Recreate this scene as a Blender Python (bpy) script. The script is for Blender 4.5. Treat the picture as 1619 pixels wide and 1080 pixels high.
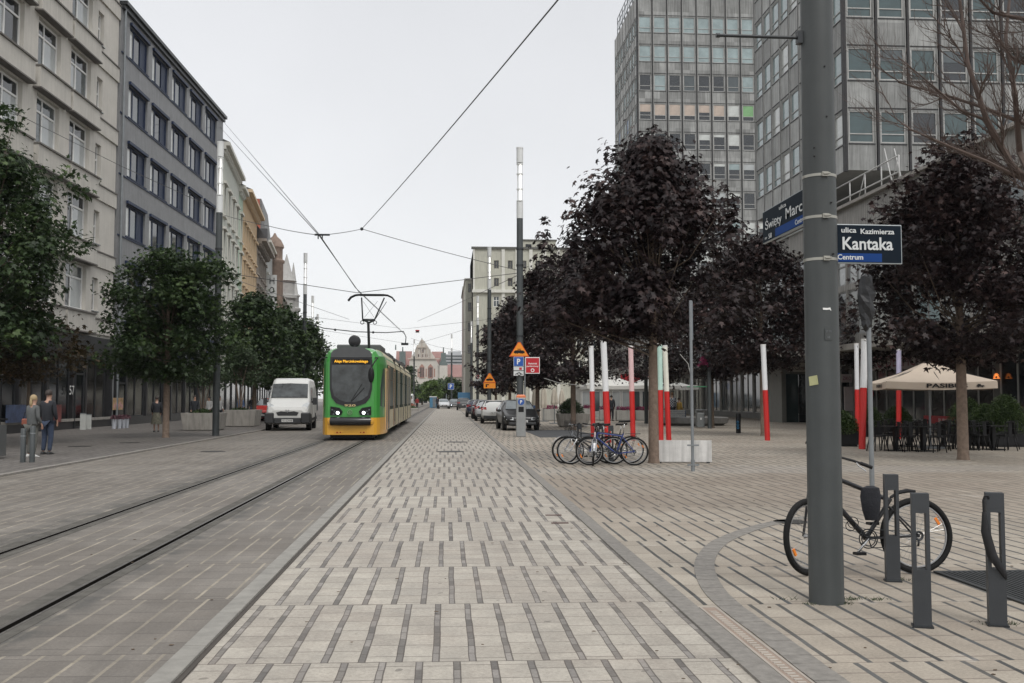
import bpy, bmesh, math, random
from mathutils import Vector, Matrix, noise as mnoise
R = math.radians; PI = math.pi
rnd = random.Random(7)
for o in list(bpy.data.objects): bpy.data.objects.remove(o)
C = bpy.context.scene.collection
scene = bpy.context.scene

# ------------------------------------------------------------------ camera, sky, sun, exposure
FPX, CX, CY, HZ, VPX, CAMH = 1574.0, 809.5, 540.0, 629.5, 706.0, 1.6
PITCH = math.atan((HZ-CY)/FPX); YAW = math.atan((CX-VPX)/FPX)
cam_d = bpy.data.cameras.new('camera'); cam = bpy.data.objects.new('camera', cam_d); C.objects.link(cam)
cam.location = (0, 0, CAMH); cam.rotation_euler = (PI/2+PITCH, 0, -YAW)
cam_d.sensor_width = 36; cam_d.lens = FPX/1619*36; cam_d.clip_end = 4000; cam_d.clip_start = .05
scene.camera = cam
scene.view_settings.view_transform = 'Standard'; scene.view_settings.look = 'None'
scene.view_settings.exposure = 0.0; scene.view_settings.gamma = 1
world = bpy.data.worlds.new('World'); scene.world = world; world.use_nodes = True
wt = world.node_tree; wn = wt.nodes; wl = wt.links
for n in list(wn): wn.remove(n)
SUN_EL, SUN_AZ = 52, 150
sky = wn.new('ShaderNodeTexSky'); sky.sky_type = 'NISHITA'; sky.sun_disc = False
sky.sun_elevation = R(SUN_EL); sky.sun_rotation = R(SUN_AZ)
bg1 = wn.new('ShaderNodeBackground'); bg1.inputs[1].default_value = .05; hs = wn.new('ShaderNodeHueSaturation'); hs.inputs['Saturation'].default_value = .25; wl.new(sky.outputs[0], hs.inputs['Color']); wl.new(hs.outputs[0], bg1.inputs[0])
tc = wn.new('ShaderNodeTexCoord'); sp = wn.new('ShaderNodeSeparateXYZ'); wl.new(tc.outputs['Generated'], sp.inputs[0])
rp = wn.new('ShaderNodeValToRGB'); wl.new(sp.outputs[2], rp.inputs[0])
e = rp.color_ramp.elements
e[0].position = 0.0; e[0].color = (.69, .69, .69, 1)
e[1].position = 1.0; e[1].color = (1.0, 1.0, 1.0, 1)
q = rp.color_ramp.elements.new(.42); q.color = (.60, .605, .62, 1)
q = rp.color_ramp.elements.new(.60); q.color = (1.0, .995, .985, 1)
nz = wn.new('ShaderNodeTexNoise'); nz.inputs['Scale'].default_value = 2.2; nz.inputs['Detail'].default_value = 6
wl.new(tc.outputs['Generated'], nz.inputs['Vector'])
mr = wn.new('ShaderNodeMapRange'); mr.inputs[3].default_value = .925; mr.inputs[4].default_value = 1.075
mr.inputs[1].default_value = .3; mr.inputs[2].default_value = .7
wl.new(nz.outputs[0], mr.inputs[0])
bg2 = wn.new('ShaderNodeBackground'); wl.new(rp.outputs[0], bg2.inputs[0]); wl.new(mr.outputs[0], bg2.inputs[1])
ad = wn.new('ShaderNodeAddShader'); wl.new(bg1.outputs[0], ad.inputs[0]); wl.new(bg2.outputs[0], ad.inputs[1])
wo = wn.new('ShaderNodeOutputWorld'); wl.new(ad.outputs[0], wo.inputs[0])
sd = bpy.data.lights.new('sun', 'SUN'); sd.energy = 1.45; sd.angle = R(16); sd.color = (1, .97, .93)
so = bpy.data.objects.new('sun', sd); C.objects.link(so); so.rotation_euler = (R(90-SUN_EL), 0, R(180-SUN_AZ)+PI)
so.rotation_euler = (R(90-SUN_EL), 0, R(20))

# ------------------------------------------------------------------ where things stand
_r = Vector((math.cos(YAW), -math.sin(YAW), 0)); _f = Vector((math.sin(YAW)*math.cos(PITCH), math.cos(YAW)*math.cos(PITCH), math.sin(PITCH)))
_u = _r.cross(_f)
def ray(px, py): return _r*((px-CX)/FPX)+_u*((CY-py)/FPX)+_f
def G(px, py, z=0):
    d = ray(px, py); t = (z-CAMH)/d.z; return Vector((d.x*t, d.y*t, z))
def AT(px, py, Y):
    d = ray(px, py); t = Y/d.y; return Vector((d.x*t, Y, CAMH+d.z*t))
def ZA(py, Y, px=706): return AT(px, py, Y).z

# ------------------------------------------------------------------ mesh builder
class MB:
    def __init__(s): s.v = []; s.f = []; s.m = []; s.s = []; s.mi = 0; s.T = None
    def add(s, vs, fs, smooth=False):
        b = len(s.v)
        for p in vs:
            p = Vector(p)
            s.v.append(tuple(s.T @ p) if s.T is not None else tuple(p))
        for i, f in enumerate(fs):
            s.f.append([b+k for k in f]); s.m.append(s.mi); s.s.append(smooth if isinstance(smooth, bool) else smooth[i])
    def box(s, x0, y0, z0, x1, y1, z1):
        x0, x1 = min(x0, x1), max(x0, x1); y0, y1 = min(y0, y1), max(y0, y1); z0, z1 = min(z0, z1), max(z0, z1)
        s.add([(x0,y0,z0),(x1,y0,z0),(x1,y1,z0),(x0,y1,z0),(x0,y0,z1),(x1,y0,z1),(x1,y1,z1),(x0,y1,z1)],
              [(0,3,2,1),(4,5,6,7),(0,1,5,4),(1,2,6,5),(2,3,7,6),(3,0,4,7)])
    def quad(s, *p): s.add(p, [tuple(range(len(p)))])
    def prism(s, pts, d):          # polygon pts (3d) pushed by vector d
        n = len(pts); d = Vector(d); a = [Vector(p) for p in pts]; b = [p+d for p in a]
        s.add(a+b, [tuple(range(n))[::-1], tuple(range(n, 2*n))]+[(i, (i+1) % n, n+(i+1) % n, n+i) for i in range(n)])
    def loft(s, rings, caps=True, smooth=True, closed=True):
        n = len(rings[0]); vs = [p for r in rings for p in r]; fs = []; sm = []
        for k in range(len(rings)-1):
            for i in range(n if closed else n-1):
                fs.append((k*n+i, k*n+(i+1) % n, (k+1)*n+(i+1) % n, (k+1)*n+i)); sm.append(smooth)
        if caps:
            fs.append(tuple(range(n))[::-1]); fs.append(tuple((len(rings)-1)*n+i for i in range(n))); sm += [False, False]
        s.add(vs, fs, sm)
    def tube(s, pts, r, n=8, caps=True):
        pts = [Vector(p) for p in pts]; k = len(pts)
        rr = r if isinstance(r, (list, tuple)) else [r]*k
        rings = []; ref = None
        for i, p in enumerate(pts):
            t = (pts[min(i+1, k-1)]-pts[max(i-1, 0)]).normalized()
            if ref is None: ref = Vector((1,0,0)) if abs(t.x) < .8 else Vector((0,0,1))
            a = (ref-t*ref.dot(t)).normalized(); b = t.cross(a); ref = a
            rings.append([p+(a*math.cos(2*PI*j/n)+b*math.sin(2*PI*j/n))*rr[i] for j in range(n)])
        s.loft(rings, caps)
    def lathe(s, prof, c=(0,0,0), n=16, axis='z', caps=True):
        c = Vector(c); rings = []
        for r, h in prof:
            ring = []
            for j in range(n):
                a = 2*PI*j/n; x, y = r*math.cos(a), r*math.sin(a)
                ring.append(c+(Vector((x,y,h)) if axis == 'z' else Vector((x,h,y)) if axis == 'y' else Vector((h,x,y))))
            rings.append(ring)
        s.loft(rings, caps)
    def ball(s, c, rx, ry=None, rz=None, n=12, m=8, z0=-1, z1=1):
        ry = ry or rx; rz = rz or rx; c = Vector(c); rings = []
        for i in range(m+1):
            h = z0+(z1-z0)*i/m; h = math.sin(h*PI/2); q = math.sqrt(max(0.0004, 1-h*h))
            rings.append([c+Vector((rx*q*math.cos(2*PI*j/n), ry*q*math.sin(2*PI*j/n), rz*h)) for j in range(n)])
        s.loft(rings)
    def torus(s, c, R0, r, n=32, m=6, axis='y'):
        c = Vector(c); rings = []
        for i in range(n+1):
            a = 2*PI*i/n; e_ = Vector((math.cos(a), 0, math.sin(a))) if axis == 'y' else Vector((math.cos(a), math.sin(a), 0)) if axis == 'z' else Vector((0, math.cos(a), math.sin(a)))
            ax = Vector((0,1,0)) if axis == 'y' else Vector((0,0,1)) if axis == 'z' else Vector((1,0,0))
            rings.append([c+e_*(R0+r*math.cos(2*PI*j/m))+ax*(r*math.sin(2*PI*j/m)) for j in range(m)])
        s.loft(rings, caps=False)
    def mesh(s, name, mats):
        me = bpy.data.meshes.new(name); me.from_pydata(s.v, [], s.f)
        for m in (mats if isinstance(mats, (list, tuple)) else [mats]): me.materials.append(m)
        me.polygons.foreach_set('material_index', s.m); me.polygons.foreach_set('use_smooth', s.s)
        me.validate(); me.update()
        bm = bmesh.new(); bm.from_mesh(me)
        if len(bm.faces) < 60000: bmesh.ops.recalc_face_normals(bm, faces=bm.faces)
        for e_ in bm.edges:
            if len(e_.link_faces) == 2 and e_.calc_face_angle(0) > .85: e_.smooth = False
        bm.to_mesh(me); bm.free()
        return me
    def build(s, name, mats, parent=None, world=False, loc=None, bevel=0, rz=0):
        return link(name, s.mesh(name, mats), parent, world, loc, bevel, rz)
def link(name, me, parent=None, world=False, loc=None, bevel=0, rz=0):
    o = bpy.data.objects.new(name, me); C.objects.link(o)
    if parent is not None: o.parent = parent
    if world and parent is not None:
        q = parent; l = Vector((0,0,0))
        while q is not None: l += q.location; q = q.parent
        o.location = -l
    if loc is not None: o.location = loc
    if rz: o.rotation_euler = (0, 0, rz)
    if bevel:
        b = o.modifiers.new('bevel', 'BEVEL'); b.width = bevel; b.segments = 2; b.limit_method = 'ANGLE'
    return o
def tag(o, label=None, cat=None, group=None, kind=None):
    if label: o['label'] = label
    if cat: o['category'] = cat
    if group: o['group'] = group
    if kind: o['kind'] = kind
    return o
def thing(name, label, cat, loc=(0,0,0), rz=0, group=None, sc=1):
    o = bpy.data.objects.new(name, None); C.objects.link(o); o.location = loc; o.rotation_euler = (0,0,rz)
    o.empty_display_size = .2
    if sc != 1: o.scale = (sc, sc, sc)
    return tag(o, label, cat, group)
def dup(src, loc=None, rz=None, label=None, group=None, sc=None, rot=None):
    kids = {}
    for o in C.objects:
        if o.parent: kids.setdefault(o.parent.name, []).append(o)
    def rec(o, par):
        c = o.copy(); C.objects.link(c); c.parent = par
        for k in kids.get(o.name, []): rec(k, c)
        return c
    r = rec(src, None)
    if loc is not None: r.location = loc
    if rz is not None: r.rotation_euler = (0,0,rz)
    if rot is not None: r.rotation_euler = rot
    if sc: r.scale = (sc,)*3
    if label: r['label'] = label
    if group: r['group'] = group
    return r

# ------------------------------------------------------------------ materials
MATS = {}
def nodes(name):
    m = bpy.data.materials.new(name); m.use_nodes = True; t = m.node_tree
    b = t.nodes['Principled BSDF']; return m, t, b
def mat(name, col, rough=.6, metal=0, var=.12, scale=3., bump=0, bscale=40., spec=.5, emit=None, es=1, streak=0, coat=0):
    if name in MATS: return MATS[name]
    m, t, b = nodes(name); N = t.nodes; L = t.links
    b.inputs['Roughness'].default_value = rough; b.inputs['Metallic'].default_value = metal
    b.inputs['Specular IOR Level'].default_value = spec
    if coat: b.inputs['Coat Weight'].default_value = coat; b.inputs['Coat Roughness'].default_value = .08
    tcn = N.new('ShaderNodeTexCoord')
    nz = N.new('ShaderNodeTexNoise'); nz.inputs['Scale'].default_value = scale; nz.inputs['Detail'].default_value = 6; nz.inputs['Roughness'].default_value = .65
    L.new(tcn.outputs['Object'], nz.inputs['Vector'])
    mr = N.new('ShaderNodeMapRange'); mr.inputs[1].default_value = .3; mr.inputs[2].default_value = .7
    mr.inputs[3].default_value = 1-var; mr.inputs[4].default_value = 1+var; L.new(nz.outputs[0], mr.inputs[0])
    fac = mr.outputs[0]
    if streak:
        mp = N.new('ShaderNodeMapping'); mp.inputs['Scale'].default_value = (6, 6, .35); L.new(tcn.outputs['Object'], mp.inputs[0])
        n2 = N.new('ShaderNodeTexNoise'); n2.inputs['Scale'].default_value = 1.5; n2.inputs['Detail'].default_value = 5; L.new(mp.outputs[0], n2.inputs['Vector'])
        m2 = N.new('ShaderNodeMapRange'); m2.inputs[1].default_value = .35; m2.inputs[2].default_value = .7; m2.inputs[3].default_value = 1; m2.inputs[4].default_value = 1-streak
        L.new(n2.outputs[0], m2.inputs[0])
        mm = N.new('ShaderNodeMath'); mm.operation = 'MULTIPLY'; L.new(fac, mm.inputs[0]); L.new(m2.outputs[0], mm.inputs[1]); fac = mm.outputs[0]
    vm = N.new('ShaderNodeVectorMath'); vm.operation = 'SCALE'; vm.inputs[0].default_value = col[:3]; L.new(fac, vm.inputs['Scale'])
    L.new(vm.outputs[0], b.inputs['Base Color'])
    if bump:
        n3 = N.new('ShaderNodeTexNoise'); n3.inputs['Scale'].default_value = bscale; n3.inputs['Detail'].default_value = 4; L.new(tcn.outputs['Object'], n3.inputs['Vector'])
        bp = N.new('ShaderNodeBump'); bp.inputs['Strength'].default_value = bump; bp.inputs['Distance'].default_value = .02
        L.new(n3.outputs[0], bp.inputs['Height']); L.new(bp.outputs[0], b.inputs['Normal'])
    if emit: b.inputs['Emission Color'].default_value = (*emit, 1); b.inputs['Emission Strength'].default_value = es
    MATS[name] = m; return m
class NM:                       # tiny expression helper over math nodes
    def __init__(s, t): s.t = t
    def _in(s, n, i, v):
        if isinstance(v, (int, float)): n.inputs[i].default_value = v
        else: s.t.links.new(v, n.inputs[i])
    def op(s, o, *a):
        n = s.t.nodes.new('ShaderNodeMath'); n.operation = o
        for i, v in enumerate(a): s._in(n, i, v)
        return n.outputs[0]
    def comb(s, x, y, z=0):
        n = s.t.nodes.new('ShaderNodeCombineXYZ')
        for i, v in enumerate((x, y, z)): s._in(n, i, v)
        return n.outputs[0]
    def white(s, v):
        n = s.t.nodes.new('ShaderNodeTexWhiteNoise'); n.noise_dimensions = '3D'; s.t.links.new(v, n.inputs['Vector']); return n.outputs['Value']
    def noise(s, v, sc, det=5, rough=.6):
        n = s.t.nodes.new('ShaderNodeTexNoise'); s.t.links.new(v, n.inputs['Vector']); n.inputs['Scale'].default_value = sc
        n.inputs['Detail'].default_value = det; n.inputs['Roughness'].default_value = rough; return n.outputs[0]
    def rng(s, v, a, b, c, d):
        n = s.t.nodes.new('ShaderNodeMapRange'); s._in(n, 0, v)
        for i, k in enumerate((a, b, c, d)): n.inputs[i+1].default_value = k
        return n.outputs[0]
    def mix(s, f, a, b):
        n = s.t.nodes.new('ShaderNodeMix'); n.data_type = 'RGBA'; s._in(n, 0, f)
        for i, v in ((6, a), (7, b)):
            if isinstance(v, tuple): n.inputs[i].default_value = (*v[:3], 1)
            else: s.t.links.new(v, n.inputs[i])
        return n.outputs[2]
    def scale(s, c, f):
        n = s.t.nodes.new('ShaderNodeVectorMath'); n.operation = 'SCALE'; s.t.links.new(c, n.inputs[0]); s._in(n, 'Scale', f); return n.outputs[0]
def paving(name, slab, slab2, strip, joint, P=.227, RW=1.72, W=.04, skew=0., y0=0., x0=0., K=6, edge=True, stain=(.5,.44,.38), stain_amt=.5, extra=None, shiftp=.5, segv=(.55,1.35)):
    m, t, b = nodes(name); n = NM(t); tcn = t.nodes.new('ShaderNodeTexCoord'); co = tcn.outputs['Object']
    sx = t.nodes.new('ShaderNodeSeparateXYZ'); t.links.new(co, sx.inputs[0]); x, y = sx.outputs[0], sx.outputs[1]
    # uneven laying: lines wander by a few millimetres
    wob = n.rng(n.noise(co, 1.7, 2), .25, .75, -.005, .005)
    yy = n.op('DIVIDE', n.op('ADD', n.op('ADD', y, n.op('MULTIPLY', x, skew)), n.op('ADD', wob, 120*RW-y0)), RW)
    row = n.op('FLOOR', yy); fy = n.op('FRACT', yy)
    jit = n.op('MULTIPLY', n.white(n.comb(row, 3.3, 1.1)), .12)
    xs = n.op('ADD', n.op('DIVIDE', n.op('ADD', x, n.op('ADD', 500*P-x0, wob)), P), n.op('ADD', n.op('MULTIPLY', n.op('MODULO', row, 2), shiftp), jit))
    col = n.op('FLOOR', xs); fx = n.op('FRACT', xs); w = W/P
    inside = n.op('LESS_THAN', fx, w)
    dj = n.op('ABSOLUTE', n.op('SUBTRACT', fx, w/2))
    ed = n.op('MULTIPLY', n.op('GREATER_THAN', dj, w/2-.028), n.op('LESS_THAN', dj, w/2+.012))
    cs = n.op('ADD', n.op('MULTIPLY', fy, K), n.op('MULTIPLY', n.white(n.comb(n.op('FLOOR', n.op('DIVIDE', col, 2)), row, 7)), .9))
    fc = n.op('FRACT', cs); crs = n.op('FLOOR', cs)
    jn = n.op('MAXIMUM', n.op('LESS_THAN', fc, .035), n.op('LESS_THAN', fy, .008))
    sid = n.white(n.comb(col, row, crs))
    big = n.noise(co, .35, 6, .65); mid = n.noise(co, 2.3, 6, .7); fine = n.op('ADD', n.op('MULTIPLY', n.noise(co, 45, 3, .6), .5), n.op('MULTIPLY', n.noise(co, 190, 2, .6), .5))
    c = n.mix(n.rng(sid, 0, 1, 0, 1), slab, slab2)
    c = n.mix(n.op('MULTIPLY', n.rng(big, .42, .62, 0, 1), stain_amt), c, n.scale(n.mix(0., stain, stain), 1.))
    st = n.scale(n.mix(0., strip, strip), n.rng(n.white(n.comb(col, row, n.op('FLOOR', n.op('MULTIPLY', fy, 9)))), 0, 1, *segv))
    c = n.mix(n.op('MULTIPLY', jn, .75), c, joint)
    pres = n.op('MULTIPLY', inside, n.rng(n.white(n.comb(col, row, 9)), 0, 1, .82, 1))
    c = n.mix(pres, c, st)
    if edge:
        c = n.mix(n.op('MULTIPLY', n.op('MULTIPLY', inside, n.op('LESS_THAN', n.op('FRACT', n.op('MULTIPLY', fy, 9)), .10)), .6), c, joint); c = n.mix(n.op('MULTIPLY', ed, .85), c, joint)
    if extra: c = extra(n, c, x, y, co)
    c = n.scale(c, n.op('MULTIPLY', n.rng(mid, .3, .7, .84, 1.14), n.rng(fine, .36, .64, .80, 1.20)))
    t.links.new(c, b.inputs['Base Color'])
    b.inputs['Roughness'].default_value = .75
    t.links.new(n.rng(mid, .3, .7, .55, .9), b.inputs['Roughness'])
    b.inputs['Specular IOR Level'].default_value = .35
    h = n.op('SUBTRACT', n.op('MULTIPLY', fine, .25), n.op('MAXIMUM', jn, ed) if edge else jn)
    bp = t.nodes.new('ShaderNodeBump'); bp.inputs['Strength'].default_value = .35; bp.inputs['Distance'].default_value = .006
    t.links.new(h, bp.inputs['Height']); t.links.new(bp.outputs[0], b.inputs['Normal'])
    MATS[name] = m; return m
def leafmat(name, cols, rough=.5, trans=.25, spec=.3):
    m, t, b = nodes(name); b.inputs['Specular IOR Level'].default_value = spec; n = NM(t); tcn = t.nodes.new('ShaderNodeTexCoord')
    at = t.nodes.new('ShaderNodeAttribute'); at.attribute_name = 'leafrand'
    f = n.op('ADD', n.op('MULTIPLY', n.rng(n.noise(tcn.outputs['Object'], .9, 4), .3, .7, 0, 1), .5), n.op('MULTIPLY', at.outputs['Fac'], .5))
    r = t.nodes.new('ShaderNodeValToRGB'); t.links.new(f, r.inputs[0])
    r.color_ramp.elements[0].position = .2; r.color_ramp.elements[0].color = (*cols[0], 1)
    r.color_ramp.elements[1].position = .95; r.color_ramp.elements[1].color = (*cols[2], 1)
    q = r.color_ramp.elements.new(.6); q.color = (*cols[1], 1)
    t.links.new(r.outputs[0], b.inputs['Base Color']); b.inputs['Roughness'].default_value = rough
    tr = t.nodes.new('ShaderNodeBsdfTranslucent'); t.links.new(r.outputs[0], tr.inputs[0])
    mx = t.nodes.new('ShaderNodeMixShader'); mx.inputs[0].default_value = trans
    out = t.nodes['Material Output']; t.links.new(b.outputs[0], mx.inputs[1]); t.links.new(tr.outputs[0], mx.inputs[2]); t.links.new(mx.outputs[0], out.inputs[0])
    return m
def ribbed(name, col, pitch=.12, depth=.5, streak=.3, axis='U', rough=.6):   # vertical ribs
    m = mat(name, col, rough, 0, .14, 1.3, streak=streak); t = m.node_tree; n = NM(t); b = t.nodes['Principled BSDF']
    tcn = t.nodes.new('ShaderNodeTexCoord'); sx = t.nodes.new('ShaderNodeSeparateXYZ'); t.links.new(tcn.outputs['Object'], sx.inputs[0])
    s = n.op('ADD', sx.outputs[0], sx.outputs[1])
    h = n.op('ABSOLUTE', n.op('SUBTRACT', n.op('FRACT', n.op('DIVIDE', s, pitch)), .5))
    bp = t.nodes.new('ShaderNodeBump'); bp.inputs['Strength'].default_value = depth; bp.inputs['Distance'].default_value = .05
    t.links.new(h, bp.inputs['Height']); t.links.new(bp.outputs[0], b.inputs['Normal']); return m
def glass(name, col, rough=.06, var=.25, spec=.8):
    return mat(name, col, rough, 0, var, .8, spec=spec)

M_pole = mat('pole_paint', (.062,.070,.072), .5, .1, .1, 2, streak=.12, bump=.04, bscale=90)
M_dkmetal = mat('dark_metal', (.028,.031,.034), .4, .3, .15)
M_steel = mat('steel', (.42,.42,.42), .32, .9, .15)
M_galv = mat('galvanised', (.21,.225,.235), .45, .4, .15)
M_black = mat('black_plastic', (.011,.011,.012), .5, 0, .2, spec=.25)
M_rubber = mat('rubber', (.013,.013,.013), .8, 0, .2, spec=.2)
M_white = mat('white_paint', (.72,.72,.70), .4, 0, .06)
M_red = mat('red_paint', (.56,.022,.02), .4, 0, .08, 2, streak=.15)
M_signred = mat('sign_red', (.45,.015,.025), .4, 0, .04)
M_blue = mat('sign_blue', (.02,.09,.36), .4, 0, .04)
M_amber = mat('sign_amber', (.80,.27,.02), .45, 0, .05)
M_conc = mat('concrete', (.34,.32,.29), .8, 0, .12, 2.5, bump=.3, bscale=30, streak=.3)
M_granite = mat('granite', (.195,.182,.164), .7, 0, .25, 14, bump=.2, bscale=80)
M_wire = mat('wire', (.06,.06,.065), .5, .4, .1)
M_bark = mat('bark', (.10,.075,.055), .9, 0, .3, 9, bump=.8, bscale=25)
M_bark2 = mat('bark_pale', (.17,.125,.095), .9, 0, .3, 9, bump=.8, bscale=25)
M_gdark = glass('glass_dark', (.018,.022,.026))
M_gshop = glass('glass_shop', (.008,.009,.010), .10, .4, .28); M_gshop2 = glass('glass_shop_paler', (.030,.028,.026), .12, .8, .28)  # second shop glass is a paler, more mottled tone
M_gmid = glass('glass_mid', (.06,.075,.08))
M_gcurt = glass('glass_curtain', (.36,.38,.38), .12, .15)
M_gteal = glass('glass_teal', (.045,.075,.078))
M_gtealL = glass('glass_teal_light', (.25,.315,.32))  # light teal stands in for bright sky mirrored in the panes
M_gpale = glass('glass_pale', (.48,.50,.48), .12)
M_gpeach = glass('glass_blind', (.42,.34,.28), .3)
M_ggreen = glass('glass_green', (.16,.34,.14), .2)
M_gblue = glass('glass_blue', (.21,.28,.40), .05)  # sky reflection put into the blue base colour
# ------------------------------------------------------------------ ground
RW = 1.72
yb = G(620, 953.6).y
def path_extra(n, c, x, y, co):            # brown tyre scuffs
    f = n.op('MULTIPLY', n.rng(n.noise(co, .9, 6, .7), .5, .75, 0, 1), .25)
    c = n.mix(f, c, (.25,.20,.165))
    g = n.op('GREATER_THAN', n.noise(co, 9, 1, .3), .765)          # gum spots
    t = n.op('MULTIPLY', n.rng(n.noise(n.comb(n.op('MULTIPLY', x, 2.2), n.op('MULTIPLY', y, .22), 3), 1.1, 6, .7), .52, .7, 0, 1), .28)
    return n.mix(n.op('MULTIPLY', g, .55), n.mix(t, c, (.21,.18,.155)), (.10,.09,.08))
def plaza_extra(n, c, x, y, co):           # the brown crossing band and pale salt patches
    wv = n.rng(n.noise(co, .5, 4), 0, 1, -1.2, 1.2); yy = n.op('ADD', y, wv)
    band = n.op('MULTIPLY', n.rng(yy, 13.2, 14.6, 0, 1), n.rng(yy, 20.0, 21.3, 1, 0))
    c = n.mix(n.op('MULTIPLY', band, .40), c, (.165,.13,.102))
    pb = n.op('MULTIPLY', n.rng(yy, 20.7, 21.4, 0, 1), n.rng(yy, 22.6, 23.4, 1, 0))
    c = n.mix(n.op('MULTIPLY', pb, .22), c, (.30,.29,.28))
    sp = n.rng(n.noise(co, .8, 6, .75), .60, .68, 0, 1)
    return n.mix(n.op('MULTIPLY', sp, .35), c, (.52,.49,.45))
def road_extra(n, c, x, y, co):            # oily streaks along the track
    t = n.noise(n.comb(n.op('MULTIPLY', x, 1.6), n.op('MULTIPLY', y, .12), 0), 1.3, 6, .7)
    c = n.mix(n.op('MULTIPLY', n.rng(t, .45, .7, 0, 1), .45), c, (.085,.075,.066))
    b1 = n.rng(n.op('ABSOLUTE', n.op('ADD', x, 4.75)), .15, .55, 1, 0); b2 = n.rng(n.op('ABSOLUTE', n.op('ADD', x, 2.95)), .15, .4, 1, 0)
    g = n.op('MULTIPLY', n.op('MAXIMUM', b1, b2), n.rng(n.noise(co, 3, 5), .35, .6, 0, .8))
    return n.mix(g, c, (.075,.073,.068))
PV_path = paving('path_paving', (.405,.375,.325), (.33,.303,.262), (.185,.172,.16), (.075,.064,.056), P=.2265, W=.046, RW=RW, skew=.018, y0=yb, x0=.05, K=6,
                 stain=(.29,.26,.225), stain_amt=.65, extra=path_extra)
PV_plaza = paving('plaza_paving', (.36,.322,.268), (.30,.265,.218), (.055,.058,.06), (.16,.13,.11), P=.222, W=.036, RW=RW, skew=0, y0=G(1480, 951.7).y, x0=.02, K=3.2, edge=False,
                  stain=(.24,.20,.16), stain_amt=.6, extra=plaza_extra)
PV_road = paving('road_paving', (.205,.187,.165), (.165,.150,.133), (.295,.262,.208), (.075,.066,.06), P=.245, W=.024, segv=(.82,1.12), RW=RW, skew=.008, y0=G(200, 1036).y, x0=.09, K=5, edge=False,
                 stain=(.12,.105,.09), stain_amt=.65, extra=road_extra)
PV_side = paving('pavement_paving', (.155,.142,.13), (.115,.105,.097), (.05,.048,.046), (.05,.045,.04), P=.2265, W=.03, RW=RW/2, y0=0, K=3, edge=False,
                 stain=(.10,.09,.08), stain_amt=.5)
def sheet(name, pts, z, m, kind='structure', label=None, cat=None):
    mb = MB(); mb.quad(*[(p[0], p[1], z) for p in pts]); o = mb.build(name, m)
    if kind: o['kind'] = kind
    return tag(o, label, cat)
def rect(x0, x1, y0, y1): return [(x0,y0),(x1,y0),(x1,y1),(x0,y1)]
Y0, Y1 = -12, 420
KX = -1.50
sheet('ground', rect(-900, 900, -300, 2500), -.03, mat('ground_mat', (.24,.225,.205), .9, 0, .2, .3))
sheet('road', rect(-9.0, KX-.183, Y0, Y1), 0, PV_road)
sheet('path', rect(KX+.0, 1.77, Y0, Y1), -.012, PV_path)
sheet('plaza', rect(1.93, 90, Y0, Y1), 0, PV_plaza)
sheet('pavement', rect(-60, -9.16, Y0, Y1), .03, PV_side)
# kerb beside the path: granite setts with a small real step down to the path
mb = MB(); y = Y0; rr = random.Random(3)
while y < 200:
    l = .98 if y < 60 else 6
    mb.box(KX-.18, y+.004, -.03, KX-.035, y+l-.004, .012+rr.uniform(-.002,.003)); y += l
o = mb.build('kerb', mat('kerb_stone', (.235,.225,.203), .7, 0, .2, 5, bump=.2, bscale=70), bevel=.004); o['kind'] = 'structure'
mb = MB(); mb.box(KX-.035, Y0, -.03, KX, 200, -.006); mb.build('kerb_joint', mat('joint_dark', (.06,.052,.045), .9))['kind'] = 'structure'
mb = MB(); y = Y0
while y < 200:
    l = 1.0 if y < 60 else 6
    mb.box(-9.16, y+.004, -.03, -9.0, y+l-.004, .05+rr.uniform(-.003,.003)); y += l
mb.build('kerb', mat('kerb_pale', (.205,.19,.172), .75, 0, .2, 3, bump=.2), bevel=.005)['kind'] = 'structure'
# granite border between path and plaza
mb = MB(); y = Y0
while y < 200:
    l = 1.0 if y < 60 else 6
    mb.box(1.77, y+.003, -.03, 1.93, y+l-.003, .004+rr.uniform(0,.002)); y += l
mb.build('granite_border', M_granite)['kind'] = 'structure'
# curved granite border, channel drain
inner = [(1000,1280),(1100,1240)]
lft = [(1660,1330),(1440,1190),(1288,1080),(1199.4,1008.5),(1136.6,962.2),(1108.8,934.4),(1096.5,903.5),(1098,885),(1108.8,869.5),(1124,855.6),(1170.6,837),(1217,824.8),(1263,817),(1295,814)]
rgt = [(1800,1330),(1560,1190),(1381,1094),(1300,1051.8),(1247.8,1014.7),(1170.6,956),(1142.8,915.9),(1127.4,897.3),(1122.7,882),(1122.7,866),(1133.5,849),(1164.4,844.9-1),(1216.9,829),(1263,820.4),(1330,815.5),(1420,812.5),(1640,809.5)]
def resample(pts, n):
    L_ = [0]
    for a, b in zip(pts, pts[1:]): L_.append(L_[-1]+(b-a).length)
    out = []
    for i in range(n):
        d = L_[-1]*i/(n-1); k = 0
        while k < len(L_)-2 and L_[k+1] < d: k += 1
        t = (d-L_[k])/max(1e-9, L_[k+1]-L_[k]); out.append(pts[k].lerp(pts[k+1], t))
    return out
def smooth(p, it=2):
    for _ in range(it): p = [p[0]]+[(p[i-1]+p[i]*2+p[i+1])/4 for i in range(1, len(p)-1)]+[p[-1]]
    return p
lw = smooth(resample([G(*p) for p in lft], 60), 4)
mb = MB()
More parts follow.
